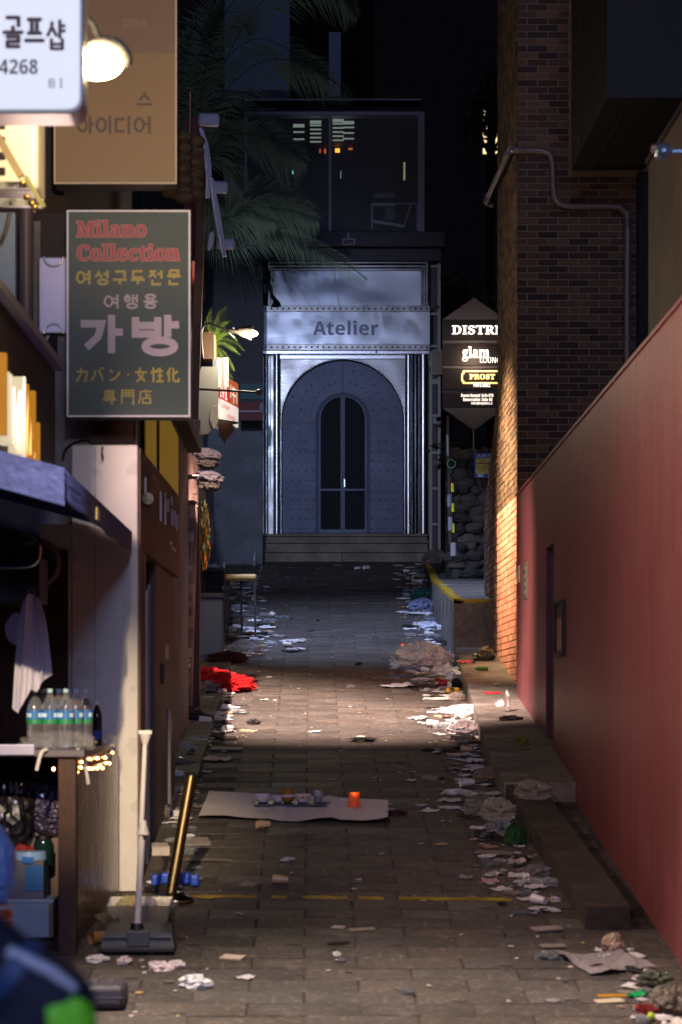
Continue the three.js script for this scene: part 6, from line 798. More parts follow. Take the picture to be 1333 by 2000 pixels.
const CAT = { sheet: 'paper', fold: 'paper', wad: 'paper', bag: 'plastic bag', film: 'plastic film', stick: 'cardboard', cup: 'cup', cloth: 'cloth', box: 'box', ball: 'ball', bottle: 'bottle', dark: 'rubbish', foil: 'wrapper' };
// kind, place in the photograph (its foot), width and height there in pixels, colour
const SCR = [], ANCH = [];
const mPrint = [['#b03a4c', '#e8dcd0', '#e0b040'], ['#2a62a8', '#e4e6ee', '#c03030'], ['#7c3c94', '#d8c8e0', '#e0c020'], ['#c07828', '#f0e4c8', '#6c2018'], ['#2c8a5c', '#e0ecd8', '#d0a020'], ['#303038', '#b8b8bc', '#b02838']].map((q) => M(0xffffff, .3, { map: canvasTex(64, 64, (c) => { c.fillStyle = q[0]; c.fillRect(0, 0, 64, 64); c.fillStyle = q[1]; c.fillRect(0, 12, 64, 10); c.fillRect(14, 30, 36, 8); c.fillStyle = q[2]; c.beginPath(); c.arc(32, 48, 9, 0, 7); c.fill(); c.fillRect(0, 60, 64, 4); }), bumpMap: bPaper, bumpScale: .01 }));
function litter(kind, px, py, w, h, color, label, on = 'road', o = {}) {
  const d = surf[on](py + h * .35), s = d / F, x = X(px, d), y = surfY[on](d), W = w * s, ry = o.ry ?? rr(-.4, .4), name = o.name ?? NAME[kind], cat = o.cat ?? CAT[kind], tl = [TILT, 0, 0];
  const depth = o.dep ?? (kind === 'sheet' || kind === 'fold' || kind === 'stick' ? clamp(h * s * 3.4, .03, W * 1.1) : Math.max(W * .6, .04));
  let g, m, sc, ht = h * s;
  if (kind === 'sheet') { g = pick(gSheet); m = mat(color, 'paper'); sc = [W, Math.min(ht * 2.2, W * .8), depth]; } else if (kind === 'fold') { g = pick(gFold); m = mat(color, 'paper'); sc = [W, Math.min(ht * 1.6, W), depth]; }
  else if (kind === 'wad' || kind === 'dark') { g = pick(gWad); m = mat(color, 'paper'); sc = [W * 1.1, ht * (o.group ? .7 : 1), depth]; } else if (kind === 'foil') { g = pick(gFold); m = o.group ? pick(mPrint) : mat(color, 'gloss'); sc = [W, ht * 1.8, depth]; }
  else if (kind === 'bag') { g = pick(gBag); m = mat(color, o.m ?? 'bag'); sc = [W / 2, ht * .72, W * .36]; } else if (kind === 'film') { g = pick(gLumpy); m = mat(color, 'film'); sc = [W, ht, depth]; }
  else if (kind === 'cloth') { g = o.fluff ? gFluff : pick(gLumpy); m = mat(color, 'cloth'); sc = [W * 1.1, ht * 1.1, depth]; } else if (kind === 'stick') { g = gStick; m = mat(color, 'paper'); sc = [W, Math.max(.004, ht * .3), depth]; }
  else if (kind === 'cup') { g = gCupL; m = mat(color, 'gloss'); sc = [W / 1.06, ht, ht]; } else if (kind === 'box') { g = gStick; m = mat(color, 'paper'); sc = [W, ht * .8, depth]; } else if (kind === 'ball') { g = new THREE.SphereGeometry(.5, 24, 16).translate(0, .5, 0); m = mat(color, 'gloss'); sc = [W, W, W]; }
  else if (kind === 'bottle') { g = gBottleL; m = o.m2 ?? mClear; sc = [W / .3, ht / .084, ht / .084]; }
  const r = shade(new THREE.Mesh(g, m)); r.name = numbered(name); r.position.set(x, y + ((kind === 'wad' || kind === 'dark' || kind === 'film' || kind === 'cloth') ? sc[1] * .36 : kind === 'bottle' ? 0 : 0), -d); r.rotation.set(tl[0], ry, o.rz ?? 0, 'XYZ'); r.scale.set(...sc); Object.assign(r.userData, { label, category: cat }); if (o.group) r.userData.group = o.group; scene.add(r); (o.group ? SCR : ANCH).push([r, x, d, label, o.txt]); return r;
}
// pieces one can tell apart
const white = 0xdcdad8, pale = 0xc9c2bc, pinkish = 0xd3b8b4;
litter('cloth', 433, 1338, 112, 34, 0xc00a10, 'bright red fluffy costume heap at the left edge where the light begins', 'road', { name: 'red_costume', cat: 'costume', fluff: 1 });
litter('cloth', 398, 1330, 70, 30, 0xb00c12, 'darker red cloth end tucked behind the fluffy red heap', 'road', { name: 'red_cloth' });
litter('film', 398, 1344, 58, 24, 0xe8e4ee, 'clear crumpled plastic wrap in front of the red heap');
litter('box', 452, 1318, 18, 10, 0xe6dcd8, 'small white carton sunk in the red costume heap'); litter('dark', 456, 1338, 34, 8, 0x40502c, 'olive leafy scrap under the right end of the red heap');
litter('cloth', 445, 1288, 70, 22, 0x3c1c20, 'dark maroon shaggy cloth below the white foam sheet', 'road', { name: 'maroon_cloth', fluff: 1 }); litter('sheet', 436, 1266, 74, 26, 0xd4d2dc, 'large torn white foam sheet leaning on the bag at the left', 'road', { name: 'foam_sheet', cat: 'foam' }); litter('bag', 476, 1270, 46, 26, 0xc8ccda, 'grey translucent bag behind the white foam sheet');
{ const d = gD(1286), t = thing('green_string', 'tangle of bright green string on the maroon cloth', 'string', [X(415, d), gY(d), -d]); for (const [a, b] of [[375, 425], [395, 430], [440, 455], [412, 428], [446, 452]]) part(t, 'strand', tube([0, 1, 2, 3, 4, 5, 6].map((i) => { const u = lerp(a, b, i / 6), q = d - .05; return V(X(u + rr(-4, 4), q), gY(q) + rr(.02, .1), -q + rr(-.04, .04)); }), .006, 30, 5), M(0x2ac82a, .5)); }
litter('bag', 822, 1290, 104, 46, 0xf4f6fa, 'largest translucent bag, beside the orange ball on the right'); litter('ball', 789, 1270, 20, 20, 0xe05a14, 'orange ball half hidden by the big translucent bag'); litter('dark', 865, 1288, 36, 16, 0x1c4a94, 'blue crumpled plastic under the right end of the big bag', 'road', { name: 'blue_plastic' });
litter('fold', 866, 1304, 62, 26, 0xd6d8e4, 'white crushed plastic tub in front of the big translucent bag'); litter('fold', 776, 1338, 62, 12, 0xdadce6, 'flattened white paper bag with torn ends on the right'); litter('stick', 822, 1330, 22, 6, 0x2f7ccc, 'bright blue strip of plastic right of the flattened bag'); litter('stick', 778, 1322, 30, 4, 0x3a86d0, 'narrow blue strip above the flattened paper bag');
litter('sheet', 856, 1364, 56, 8, 0xe8e0d4, 'flat cream card on the lit paving at the right edge'); litter('ball', 876, 1352, 12, 12, 0xc89a1c, 'left yellow toy ball with a printed face by the kerb'); litter('ball', 893, 1352, 13, 13, 0xc4941c, 'right yellow toy ball with a printed face by the kerb'); litter('cup', 865, 1338, 18, 18, 0x9c1c1e, 'crushed dark red paper cup near the yellow balls'); litter('wad', 882, 1322, 30, 16, 0xd8d8e2, 'white crumpled tissue above the dark red cup');
litter('film', 893, 1364, 22, 14, 0xe2d8cc, 'small clear film scrap in front of the yellow balls'); litter('dark', 892, 1338, 12, 16, 0x1c1a18, 'black and yellow can behind the yellow balls', 'road', { name: 'drink_can', cat: 'can' });
litter('bag', 823, 1164, 36, 20, 0x2a6a5c, 'dark green translucent bag against the ramp wall', 'road'); litter('bag', 826, 1186, 44, 22, 0x9aa0c8, 'pale lilac bag below the dark green bag'); litter('fold', 819, 1134, 28, 14, 0xdcdeea, 'white crumpled paper near the top of the ramp wall'); litter('stick', 842, 1208, 22, 6, 0x8a96b4, 'grey tube lying at the foot of the ramp wall'); litter('wad', 842, 1226, 30, 14, 0xc4c8d6, 'white crumpled heap below the grey tube'); litter('fold', 820, 1198, 44, 10, 0xccd0dc, 'crushed white wrapper heap below the lilac bag');
litter('bag', 852, 1099, 46, 34, 0xb4a49c, 'clear crackled bag at the left corner of the stone steps', 'road', { m: 'film' }); litter('bag', 914, 1104, 56, 40, 0xb8b0a0, 'large clear bag with greenery beside the yellow-banded pole', 'ramp', { m: 'film' }); litter('bag', 877, 1104, 26, 22, 0x141416, 'small black knotted bag between the two clear bags', 'ramp', { m: 'gloss' }); litter('dark', 918, 1102, 30, 10, 0x5a6c34, 'green vegetable scraps at the foot of the large clear bag', 'ramp', { name: 'vegetable_scraps' }); litter('cup', 938, 1112, 20, 10, 0xd0481a, 'orange plastic bowl lying by the dark brick wall', 'ramp', { name: 'orange_bowl', cat: 'bowl' }); litter('fold', 922, 1124, 18, 9, 0xd8dce4, 'white crumpled tissue on top of the ramp block', 'ramp'); litter('stick', 872, 1142, 20, 3, 0xb4b8bc, 'pale stick across the yellow ramp edge', 'ramp'); litter('dark', 903, 1108, 22, 8, 0x3c5c58, 'teal plastic scrap in front of the large clear bag', 'ramp');
litter('film', 876, 1124, 22, 6, 0xb8bcc0, 'small flattened clear cup on the ramp block', 'ramp'); litter('bottle', 908, 1256, 34, 12, 0, 'empty clear bottle with a lilac cap lying on the ledge', 'ledge', { ry: .1 }); litter('bag', 945, 1284, 34, 18, 0x16181a, 'black rubbish bag in the corner by the dark brick wall', 'ledge', { m: 'gloss' }); litter('wad', 952, 1274, 18, 14, 0xa8946c, 'yellowish crumpled food packet on the black bag', 'ledge'); litter('foil', 911, 1292, 34, 10, 0xb85a6a, 'pink snack packet lying on the ledge edge', 'ledge'); litter('bottle', 941, 1308, 26, 8, 0, 'green soju-like glass bottle lying on the ledge', 'ledge', { ry: -.2, name: 'glass_bottle', m2: MP(0x5aa030, .08, { transmission: .6, thickness: 0 }) }); litter('fold', 968, 1336, 16, 8, pinkish, 'small pale crumpled scrap near the pink brick base', 'ledge');
litter('sheet', 962, 1352, 34, 7, 0xd8303a, 'red and white printed leaflet lying on the ledge', 'ledge', { name: 'leaflet', cat: 'leaflet' }); litter('wad', 980, 1376, 12, 9, 0xe6e2de, 'white crumpled napkin beside the standing clear bottle', 'ledge'); litter('dark', 996, 1404, 28, 8, 0x241c1c, 'dark rag on the ledge below the standing bottle', 'ledge'); litter('film', 1017, 1448, 20, 14, 0xc2c860, 'yellowish clear cup lying at the foot of the red wall', 'ledge', { name: 'yellow_cup', cat: 'cup' }); litter('fold', 1026, 1462, 18, 6, 0xa85c3c, 'brown torn label near the yellowish cup', 'ledge');
{ const d = surf.ledge(1390), t = thing('water_bottle', 'clear empty bottle with a green cap standing on the ledge', 'bottle', [X(991, d), surfY.ledge(d), -d]); bottle(t, X(991, d), surfY.ledge(d), -d, M(0x1c5a34, .4), null, .66); }
litter('bag', 960, 1516, 60, 22, 0xc8b8a8, 'long clear plastic bag draped over the ledge edge', 'road', { m: 'film' }); litter('film', 1040, 1544, 48, 30, 0xd8d0c4, 'crumpled clear cup and film on the near ledge slab', 'ledge'); litter('bag', 940, 1580, 56, 36, 0xa8a49c, 'grey crumpled clear bag against the kerb near the mat level'); litter('film', 972, 1588, 46, 36, 0xe0dccc, 'shiny clear plastic lid right of the grey bag'); litter('bag', 1006, 1636, 42, 36, 0x3a7a3c, 'green translucent plastic bag at the kerb'); litter('dark', 955, 1636, 36, 14, 0x16161a, 'black shoe-like scrap left of the green bag', 'road', { name: 'black_shoe', cat: 'shoe' }); litter('film', 976, 1622, 40, 26, 0xb4bcc0, 'clear plastic cup between the black scrap and the green bag');
litter('fold', 880, 1562, 44, 10, 0xc4bab0, 'pale triangular torn paper left of the grey bag'); litter('fold', 1010, 1680, 32, 18, 0xc0b8ae, 'crumpled silver-white wrapper at the dark kerb'); litter('sheet', 958, 1716, 32, 20, 0xc8a4a4, 'pink folded paper with a bright corner by the kerb'); litter('film', 1046, 1704, 48, 16, 0xcac6c4, 'curved clear lid lying beside the kerb'); litter('sheet', 910, 1712, 24, 10, 0x9a9696, 'grey card scrap left of the pink folded paper'); litter('stick', 965, 1666, 78, 8, 0x8c8078, 'long greyish cardboard flap at the kerb');
litter('wad', 905, 1396, 50, 22, 0xd8c8c2, 'heap of pale crushed paper by the kerb in the light band'); litter('sheet', 893, 1406, 40, 8, 0xe2d6d0, 'flat white plate fragment in the lit band by the kerb'); litter('foil', 908, 1402, 22, 8, 0xb02020, 'red wrapper in the lit heap by the kerb'); litter('bag', 908, 1426, 52, 22, 0xd0c0c4, 'pale translucent bag below the red wrapper', 'road'); litter('fold', 916, 1424, 40, 12, 0xe6dcd8, 'white crushed cup below the red wrapper'); litter('stick', 892, 1474, 36, 8, 0xcfc4b4, 'cream cardboard strip in the dim part by the kerb'); litter('stick', 1040, 1552, 1, 1, 0xcfc4b4, 'tiny cream chip on the near ledge slab', 'ledge');
litter('sheet', 1184, 1868, 142, 44, 0x8a8486, 'large grey cardboard sheet lying at the end of the kerb', 'road', { name: 'cardboard_sheet', cat: 'cardboard' }); litter('wad', 1196, 1850, 28, 30, 0xb49c84, 'tan crumpled wrapper standing on the grey cardboard'); litter('film', 1280, 1914, 46, 24, 0x9aa48c, 'greenish clear cup lying at the foot of the red wall'); litter('bag', 1310, 1960, 74, 50, 0xa8a090, 'clear bag with a red spot in the bottom right corner', 'road', { m: 'film' }); litter('fold', 1320, 1998, 60, 36, 0xd8d2ca, 'white crumpled plastic in the very bottom right corner'); litter('ball', 1272, 1990, 16, 15, 0xa8c83c, 'small lime green lid in the bottom right corner', 'road', { name: 'bottle_top', cat: 'lid' }); litter('dark', 1262, 1976, 26, 18, 0x7c1c1c, 'dark red scrap beside the lime green lid');
litter('foil', 1244, 1942, 42, 20, 0x14a05c, 'bright green curved plastic strip at bottom right'); litter('stick', 1198, 1946, 60, 6, 0xc48a1e, 'orange stick lying left of the green curved strip'); litter('stick', 1190, 1956, 56, 8, 0xd2c6a8, 'cream stick below the orange stick'); litter('stick', 1068, 1814, 58, 10, 0x9c928c, 'greyish flat wrapper left of the kerb end'); litter('stick', 1080, 1848, 48, 8, 0x8c847c, 'dim flat strip in front of the kerb end'); litter('film', 1076, 1870, 40, 12, 0xb4b8b4, 'flattened clear film in front of the kerb end');
{ const d = gD(1735), t = thing('blue_clip_strip', 'bright blue ribbed plastic strip behind the leaning post', 'plastic', [X(345, d), gY(d), -d]); for (let i = 0; i < 5; i++) part(t, 'segment', new RoundedBoxGeometry(.055, .07, .07, 2, .015).translate(X(305 + i * 19, d), gY(d) + .05 + (i % 2) * .012, -d + (i % 3) * .02), M(0x1c48b8, .35)); part(t, 'spine', bx(X(296, d), gY(d) + .05, -d - .02, X(390, d), gY(d) + .085, -d + .0), M(0x1a3f9c, .35)); }
litter('box', 312, 1664, 34, 28, 0xc8c0b8, 'small white box at the foot of the brown shopfront', 'road', { dep: .14 }); litter('film', 318, 1592, 34, 22, 0xc4b4b4, 'clear pinkish cup lying by the brown shopfront'); litter('stick', 382, 1642, 54, 20, 0x9c928c, 'grey flat carton lid left of the mat'); litter('stick', 405, 1680, 90, 6, 0x7c7670, 'thin grey stick below the mat'); litter('fold', 340, 1456, 76, 36, 0xa8a29e, 'pale crumpled paper bag beside the pole foot on the left'); litter('fold', 372, 1440, 30, 20, 0xb8aca4, 'grey folded carton right of the pale bag'); litter('foil', 352, 1412, 50, 14, 0xc87a1c, 'orange-yellow hat-like scrap at the pole foot', 'road', { name: 'orange_hat', cat: 'hat' }); litter('dark', 384, 1404, 40, 18, 0x282226, 'dark rag beside the orange scrap at the pole foot'); litter('film', 340, 1492, 50, 14, 0xb8b4ac, 'flattened clear tray below the pale crumpled bag'); litter('sheet', 425, 1480, 54, 12, 0xc8beb4, 'striped crushed wrapper on the left of the dim paving'); litter('stick', 444, 1462, 60, 8, 0xbcb0a4, 'cream flattened tube near the striped wrapper');
litter('cup', 200, 1836, 52, 26, 0xb07a48, 'orange-brown crushed cup left of the stand base', 'road', { ry: .6 }); litter('film', 215, 1800, 40, 26, 0xb8a890, 'crumpled film against the foot of the pillar'); litter('wad', 315, 1892, 28, 16, 0xe6d4d2, 'white crumpled tissue below the stand base'); litter('wad', 343, 1886, 20, 10, 0xe2dcda, 'small white torn tissue right of the one below the base'); litter('wad', 381, 1922, 36, 22, 0xe2e4e4, 'white crumpled napkin with a green stain near the bottom'); litter('dark', 368, 1926, 12, 8, 0x3c6a48, 'green scrap stuck to the white napkin'); litter('wad', 190, 1876, 26, 12, 0xe0d8d0, 'white scrap left of the stand base'); litter('wad', 245, 1880, 18, 12, 0xd8c8c4, 'pinkish scrap touching the front of the stand base'); litter('stick', 455, 1870, 44, 10, 0xe2cdb8, 'cream cigarette-like stub on the near paving'); litter('stick', 661, 1812, 24, 6, 0xe6dcc8, 'short bright white stub right of centre'); litter('stick', 708, 1816, 50, 6, 0xb4a48c, 'tan stick right of the bright white stub'); litter('wad', 658, 1866, 10, 6, 0xd8d4cc, 'tiny white pellet on the near paving'); litter('dark', 354, 1832, 10, 10, 0x6a5c44, 'small brown pebble-like crumb right of the stand base'); litter('stick', 272, 1940, 14, 8, 0xd8b878, 'small yellowish chip near the loose weight'); litter('stick', 486, 1728, 30, 8, 0x9c9084, 'dim cardboard chip above the yellow line'); litter('dark', 710, 1446, 34, 6, 0x2a2420, 'dark leaf-shaped scrap at the near edge of the lit band'); litter('dark', 497, 1412, 16, 8, 0x1c1818, 'small black scrap in the lit band'); litter('stick', 486, 1428, 32, 6, 0xc8a88c, 'tan torn strip with a purple end in the lit band'); litter('dark', 776, 1590, 26, 8, 0x3a1c20, 'dark red smear-like scrap right of the mat'); litter('dark', 412, 1356, 16, 7, 0x2c282a, 'black scrap near the wrap in the lit band'); litter('box', 446, 1374, 13, 7, 0x1e1e22, 'small black box in the lit band');
{ const d = gD(1382), t = thing('glasses', 'thin black spectacle frame lying in the lit band', 'glasses', [X(466, d), gY(d), -d]), y = gY(d) + .02; part(t, 'rim', tube([V(X(476, d), y, -d), V(X(462, d), y, -d + .02), V(X(457, d), y, -d - .03), V(X(466, d), y, -d - .06), V(X(478, d), y, -d - .05)], .006, 20, 5), mBlack); part(t, 'temple', rod([X(479, d), y, -d - .02], [X(485, d), y, -d - .02], .007), mBlack); }
// small scraps in drifts along both edges, in kinds
const DR = {
  white: [['fold', 0xd8d6da], ['fold', 0xe2dfdc], ['wad', 0xcfccd0], ['sheet', 0xe0dcda]], grey: [['fold', 0x9a9694], ['sheet', 0x8c8684], ['stick', 0x7c746c]], dark: [['dark', 0x221e20], ['dark', 0x2c2420], ['stick', 0x3a2c26]], clear: [['film', 0xd8dade], ['film', 0xc4ccd0]], tan: [['stick', 0xa88c6c], ['stick', 0xc8b090], ['fold', 0x9c7c64]], cup: [['cup', 0xd8d4ce], ['cup', 0xe2dedc], ['cup', 0xb89a78]], bottle: [['bottle', 0]], bright: [['foil', 0xb03a4c], ['foil', 0x2a62a8], ['foil', 0x8c3c9c], ['foil', 0xc07828], ['foil', 0x2c8a5c]],
};
const TXT = { white: ['white crumpled paper scrap', 'white paper scraps'], grey: ['grey flattened paper scrap', 'grey paper scraps'], dark: ['small dark scrap', 'dark scraps'], clear: ['small clear plastic scrap', 'clear plastic scraps'], tan: ['tan strip of cardboard', 'tan cardboard strips'], cup: ['fallen paper cup', 'paper cups'], bottle: ['small clear empty bottle', 'clear bottles'], bright: ['small printed wrapper', 'coloured wrappers'] };
const Z = (name, txt, n, f, k) => { for (let i = 0; i < n; i++) { const r = rnd(), kind = r < .46 ? 'white' : r < .58 ? 'grey' : r < .7 ? 'dark' : r < .81 ? 'clear' : r < .88 ? 'tan' : r < .92 ? 'cup' : r < .94 ? 'bottle' : 'bright', [px, py] = f(i / n), d = gD(py), s = F / d, [q, c] = pick(DR[kind]), w = clamp((kind === 'bright' ? rr(.05, .12) : kind === 'cup' ? rr(.09, .12) / k : kind === 'bottle' ? rr(.16, .2) / k : rr(.04, .18)) * s * k, 3, 60); litter(q, px, py, w, kind === 'cup' ? w * .62 : kind === 'bottle' ? w * .28 : w * rr(.16, .36), c, TXT[kind][0] + ' ' + txt, 'road', { group: TXT[kind][1] + ' ' + txt, ry: rr(-1.2, 1.2), txt: TXT[kind][0] }); } };
const g2 = () => Math.abs(rnd() + rnd() + rnd() - 1.5) / 1.5;
Z('l1', 'in the drift behind the stool legs on the left', 167, () => { const py = rr(1140, 1282); return [lerp(400, 412, rnd()) + g2() * lerp(110, 190, ss(py, 1150, 1240)) + rr(20, 50), py]; }, 1);
Z('l2', 'scattered by the pole foot in the lit band', 91, () => { const py = rr(1352, 1450); return [375 + g2() * 170 - (py - 1352) * .15, py]; }, .8);
Z('l3', 'along the brown shopfront on the left', 70, () => { const py = rr(1450, 1740); return [lerp(350, 298, (py - 1450) / 290) + g2() * 90, py]; }, .75);
Z('r1', 'in the drift along the dark ramp wall', 167, () => { const py = rr(1104, 1282); return [VX + kerbX(gD(py)) * F / gD(py) - 12 - g2() * 90, py]; }, .9);
Z('r2', 'in the pile in front of the big bag on the right', 118, () => { const py = rr(1285, 1362); return [VX + kerbX(gD(py)) * F / gD(py) - 14 - g2() * 150, py]; }, .9);
Z('r3', 'in the drift along the kerb near the lit band', 118, () => { const py = rr(1380, 1500); return [VX + kerbX(gD(py)) * F / gD(py) - 14 - g2() * 120, py]; }, .8);
Z('r4', 'in the dark drift along the near kerb', 124, () => { const py = rr(1500, 1790); return [VX + kerbX(gD(py)) * F / gD(py) - 16 - g2() * 190, py]; }, .7);
Z('r5', 'along the foot of the red wall at bottom right', 54, () => { const py = rr(1830, 1995); return [lerp(1230, 1320, (py - 1830) / 165) - g2() * 150, py]; }, .5);
Z('m1', 'lying singly on the open paving', 59, () => { const py = lerp(1110, 1980, Math.pow(rnd(), 1.3)), d = gD(py); return [VX + rr(-.75, 1.2) * F / d, py]; }, .42);
Z('st', 'below the stone steps', 12, () => [rr(500, 820), rr(1101, 1112)], .7);
{ // each scrap is named after the nearest larger piece; pairs are told apart by distance
  const KEEP = new Set(); const cut = (l) => { if (KEEP.has(l)) return l; let w = l.split(/ (?:at|in|on|lying|beside|behind|near|below|above|by|with|against|under|right|left|of|across|draped|standing|touching|the|hanging|from|stuck|half|where|between|sunk) /)[0].split(' '); if (w.length < 2) w = l.split(/ (?:below|by|near|behind|left) /)[0].split(' '); return w.slice(0, 6).join(' '); };
  for (const [x, d, l] of [[-.87, 29.3, 'bar stool'], [-.7, 31.5, 'low dark table'], [-1.0, 27.4, 'grey cabinet'], [-.2, 41.6, 'stone steps'], [.8, 41.6, 'right end of the steps'], [1.5, 37, 'upper ramp wall'], [1.45, 33.5, 'middle of the ramp wall'], [-.6, 34, 'shopfront far up the lane'], [-.95, 20, 'border slabs'], [-.9, 15.4, 'leaning post']]) { ANCH.push([null, x, d, l]); KEEP.add(l); }
  const by = new Map();
  for (const r of SCR) { let best, bd = 1e9; for (const a of ANCH) { const q = Math.hypot(a[1] - r[1], (a[2] - r[2]) * .5); if (q < bd) { bd = q; best = a; } } const dx = r[1] - best[1], dd = (r[2] - best[2]) * .5, w = Math.abs(dx) > Math.abs(dd) ? (dx > 0 ? 'right of' : 'left of') : dd > 0 ? 'just beyond' : 'just in front of'; const l = r[4] + ' ' + w + ' the ' + cut(best[3]); r[0].userData.label = l; by.has(l) ? by.get(l).push(r) : by.set(l, [r]); }
  for (const [l, a] of by) { const w = { 2: ['nearer', 'farther'], 3: ['nearest', 'middle', 'farthest'], 4: ['nearest', 'second nearest', 'third nearest', 'farthest'], 5: ['nearest', 'second nearest', 'middle', 'second farthest', 'farthest'] }[a.length]; a.forEach((r) => { delete r[0].userData.group; }); if (w) a.sort((p, q) => p[2] - q[2]).forEach((r, i) => { r[0].userData.label = w[i] + ' ' + l; }); else if (a.length > 5) a.forEach((r) => { r[0].userData.group = l + ' scraps'; }); }
}
{ // confetti-sized specks, uncountable
  const g = clean(bx(-.5, 0, -.5, .5, .3, .5)), n = 1100, im = shade(new THREE.InstancedMesh(g, M(0xffffff, .7), n)), m = new THREE.Matrix4(), q = new THREE.Quaternion(), c = new THREE.Color();
  for (let i = 0; i < n; i++) { const r = rnd(), d = 11.3 + Math.pow(rnd(), .8) * 30, k = kerbX(d), x = r < .3 ? -.86 + rr(-.01, .012) : r < .55 ? k - g2() * .8 : r < .75 ? -.9 + g2() * .7 : rr(-.9, 1.4), s = rr(.006, .02); m.compose(V(x, gY(d) + .004, -d), q.setFromEuler(new THREE.Euler(TILT, rr(0, 3), 0)), V(s * rr(.7, 2), s * .5, s)); im.setMatrixAt(i, m); im.setColorAt(i, c.set(pick([0xe0dcd8, 0xd0c8c0, 0xb8a89a, 0xe4d0cc, 0xc8b46c, 0x3a3230, 0x2c2826])).multiplyScalar(.9)); }
  im.name = 'confetti'; Object.assign(im.userData, { kind: 'stuff', label: 'tiny pale paper specks and crumbs scattered over the whole pavement', category: 'confetti' }); scene.add(im);
}
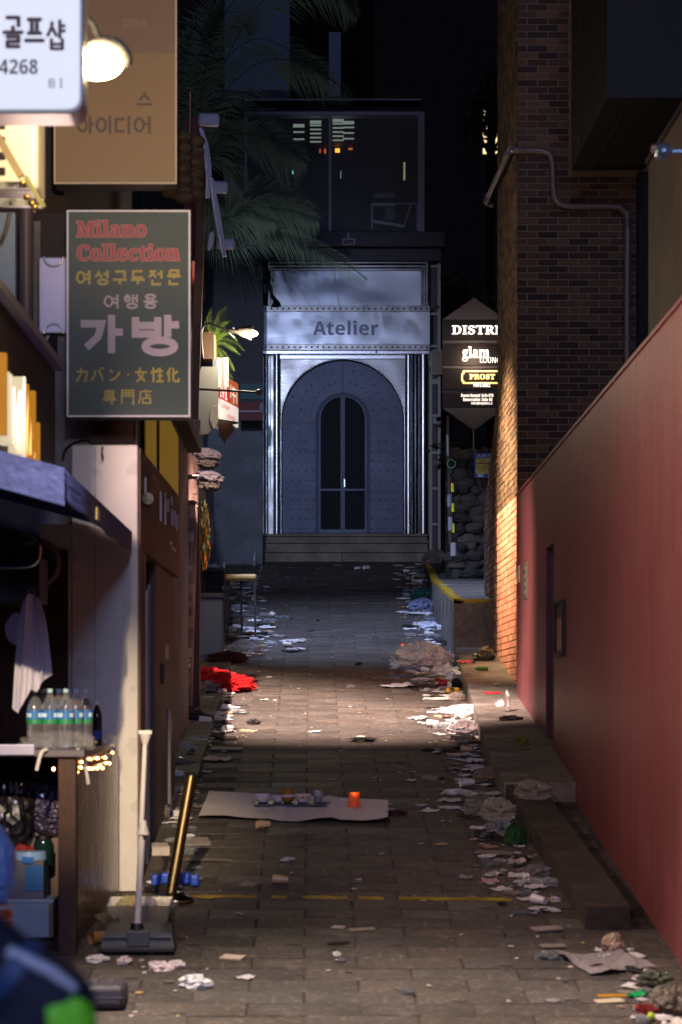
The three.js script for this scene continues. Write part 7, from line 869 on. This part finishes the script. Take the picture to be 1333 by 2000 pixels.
// ---------------------------------------------------------------- person at the lower left corner
{
  const d = 4, o = [-.8, 0, -d], t = thing('person', 'person in navy jacket with neon green and silver trim at the lower left corner', 'person', o);
  const B = [ // capsules: a, b, ra, rb about the feet
    [[0, .92, 0], [0, 1.18, .01], .15, .15], [[0, 1.18, .01], [0, 1.42, 0], .15, .15], [[-.1, 1.18, 0], [-.15, 1.4, 0], .1, .09], [[.1, 1.18, 0], [.15, 1.4, 0], .1, .09], [[0, 1.42, 0], [0, 1.56, .01], .065, .055], [[0, 1.64, .02], [0, 1.7, .0], .085, .1], [[0, 1.6, .05], [0, 1.63, .06], .05, .06], [[0, 1.645, .105], [0, 1.625, .125], .014, .018],
    [[.15, 1.3, 0], [.385, 1.125, .0], .075, .06], [[.385, 1.125, .0], [.19, .98, .07], .06, .048], [[-.17, 1.42, 0], [-.37, 1.13, .0], .078, .062], [[-.37, 1.13, .0], [-.19, .98, .07], .06, .046],
    [[.09, .92, 0], [.11, .5, .02], .1, .07], [[.11, .5, .02], [.12, .09, -.02], .068, .048], [[-.09, .92, 0], [-.11, .5, .02], .1, .07], [[-.11, .5, .02], [-.12, .09, -.02], .068, .048], [[.12, .05, -.02], [.14, .04, .15], .045, .04], [[-.12, .05, -.02], [-.14, .04, .15], .045, .04], [[-.105, 1.66, 0], [-.105, 1.63, 0], .018, .014], [[.105, 1.66, 0], [.105, 1.63, 0], .018, .014]];
  const R = 88, S = .95, mc = new MarchingCubes(R, new THREE.MeshBasicMaterial(), false, false, 160000), f = mc.field, p = V(0, 0, 0), ab = V(0, 0, 0), ap = V(0, 0, 0), bb = B.map(([a, b, r, q]) => [V(...a), V(...b), r, q]);
  for (let k = 0; k < R; k++) for (let j = 0; j < R; j++) for (let i = 0; i < R; i++) { p.set((i / R * 2 - 1) * S, (j / R * 2 - 1) * S + .9, (k / R * 2 - 1) * S); let s = 9; if (Math.abs(p.x) < .6 && Math.abs(p.z) < .4) for (const [a, b, r, q] of bb) { ab.subVectors(b, a); ap.subVectors(p, a); const h = clamp(ap.dot(ab) / ab.lengthSq(), 0, 1), dd = ap.addScaledVector(ab, -h).length() - lerp(r, q, h), w = clamp(.5 + .5 * (s - dd) / .04, 0, 1); s = lerp(s, dd, w) - .04 * w * (1 - w); } f[k * R * R + j * R + i] = -s; }
  mc.isolation = 0; mc.update(); const n = mc.count, pos = new Float32Array(n * 3), nor = new Float32Array(n * 3), col = new Float32Array(n * 3), c = new THREE.Color();
  for (let i = 0; i < n; i++) { const x = mc.positionArray[i * 3] * S, y = mc.positionArray[i * 3 + 1] * S + .9, z = mc.positionArray[i * 3 + 2] * S; pos.set([x, y, z], i * 3); nor.set([mc.normalArray[i * 3], mc.normalArray[i * 3 + 1], mc.normalArray[i * 3 + 2]], i * 3); c.set(y > 1.5 ? 0xb98a70 : y < .9 ? 0x15171d : 0x1a2136); col.set([c.r, c.g, c.b], i * 3); }
  const g = new THREE.BufferGeometry(); g.setAttribute('position', new THREE.BufferAttribute(pos, 3)); g.setAttribute('normal', new THREE.BufferAttribute(nor, 3)); g.setAttribute('color', new THREE.BufferAttribute(col, 3));
  const body = shade(new THREE.Mesh(g, new THREE.MeshStandardMaterial({ color: 0xffffff, roughness: .75, vertexColors: true, side: THREE.DoubleSide }))); body.name = 'body'; t.add(body); t.scale.setScalar(.975);
  const add = (n2, g3, m) => { const q = shade(new THREE.Mesh(g3, m)); q.name = n2; t.add(q); return q; };
  const green = M(0x8cff3c, .5), silver = M(0xc4ccdc, .4);
  add('green_panel', blobGeo(.1, .14, .12, 5, .1, 10).rotateZ(.25).translate(.4, 1.1, .012), green);
  add('reflective_band', tube([[.31, 1.222, .05], [.345, 1.206, .05], [.385, 1.186, .048], [.42, 1.155, .04]], .012, 24, 8), silver); add('sleeve_band', rod([.3, 1.19, .004], [.325, 1.17, .004], .0685, .067, 18), M(0x34507c, .5));
  add('hair', merge([new THREE.SphereGeometry(.112, 20, 14, 0, 7, 0, 1.7).scale(1, .95, 1.08).rotateX(-.35).translate(0, 1.71, -.012)]), M(0x14100e, .8)); add('eye', ball(V(-.035, 1.665, .1), .011, 10), M(0xe8e4e0, .2)); add('eye', ball(V(.035, 1.665, .1), .011, 10), M(0xe8e4e0, .2)); add('mouth', bx(-.022, 1.597, .1, .022, 1.603, .112), M(0x8a4a44, .6));
  add('collar', new THREE.TorusGeometry(.07, .022, 8, 20).rotateX(Math.PI / 2).translate(0, 1.475, .005), M(0x1a2136, .7));
}

scene.updateMatrixWorld(true);
renderer.render(scene, camera);
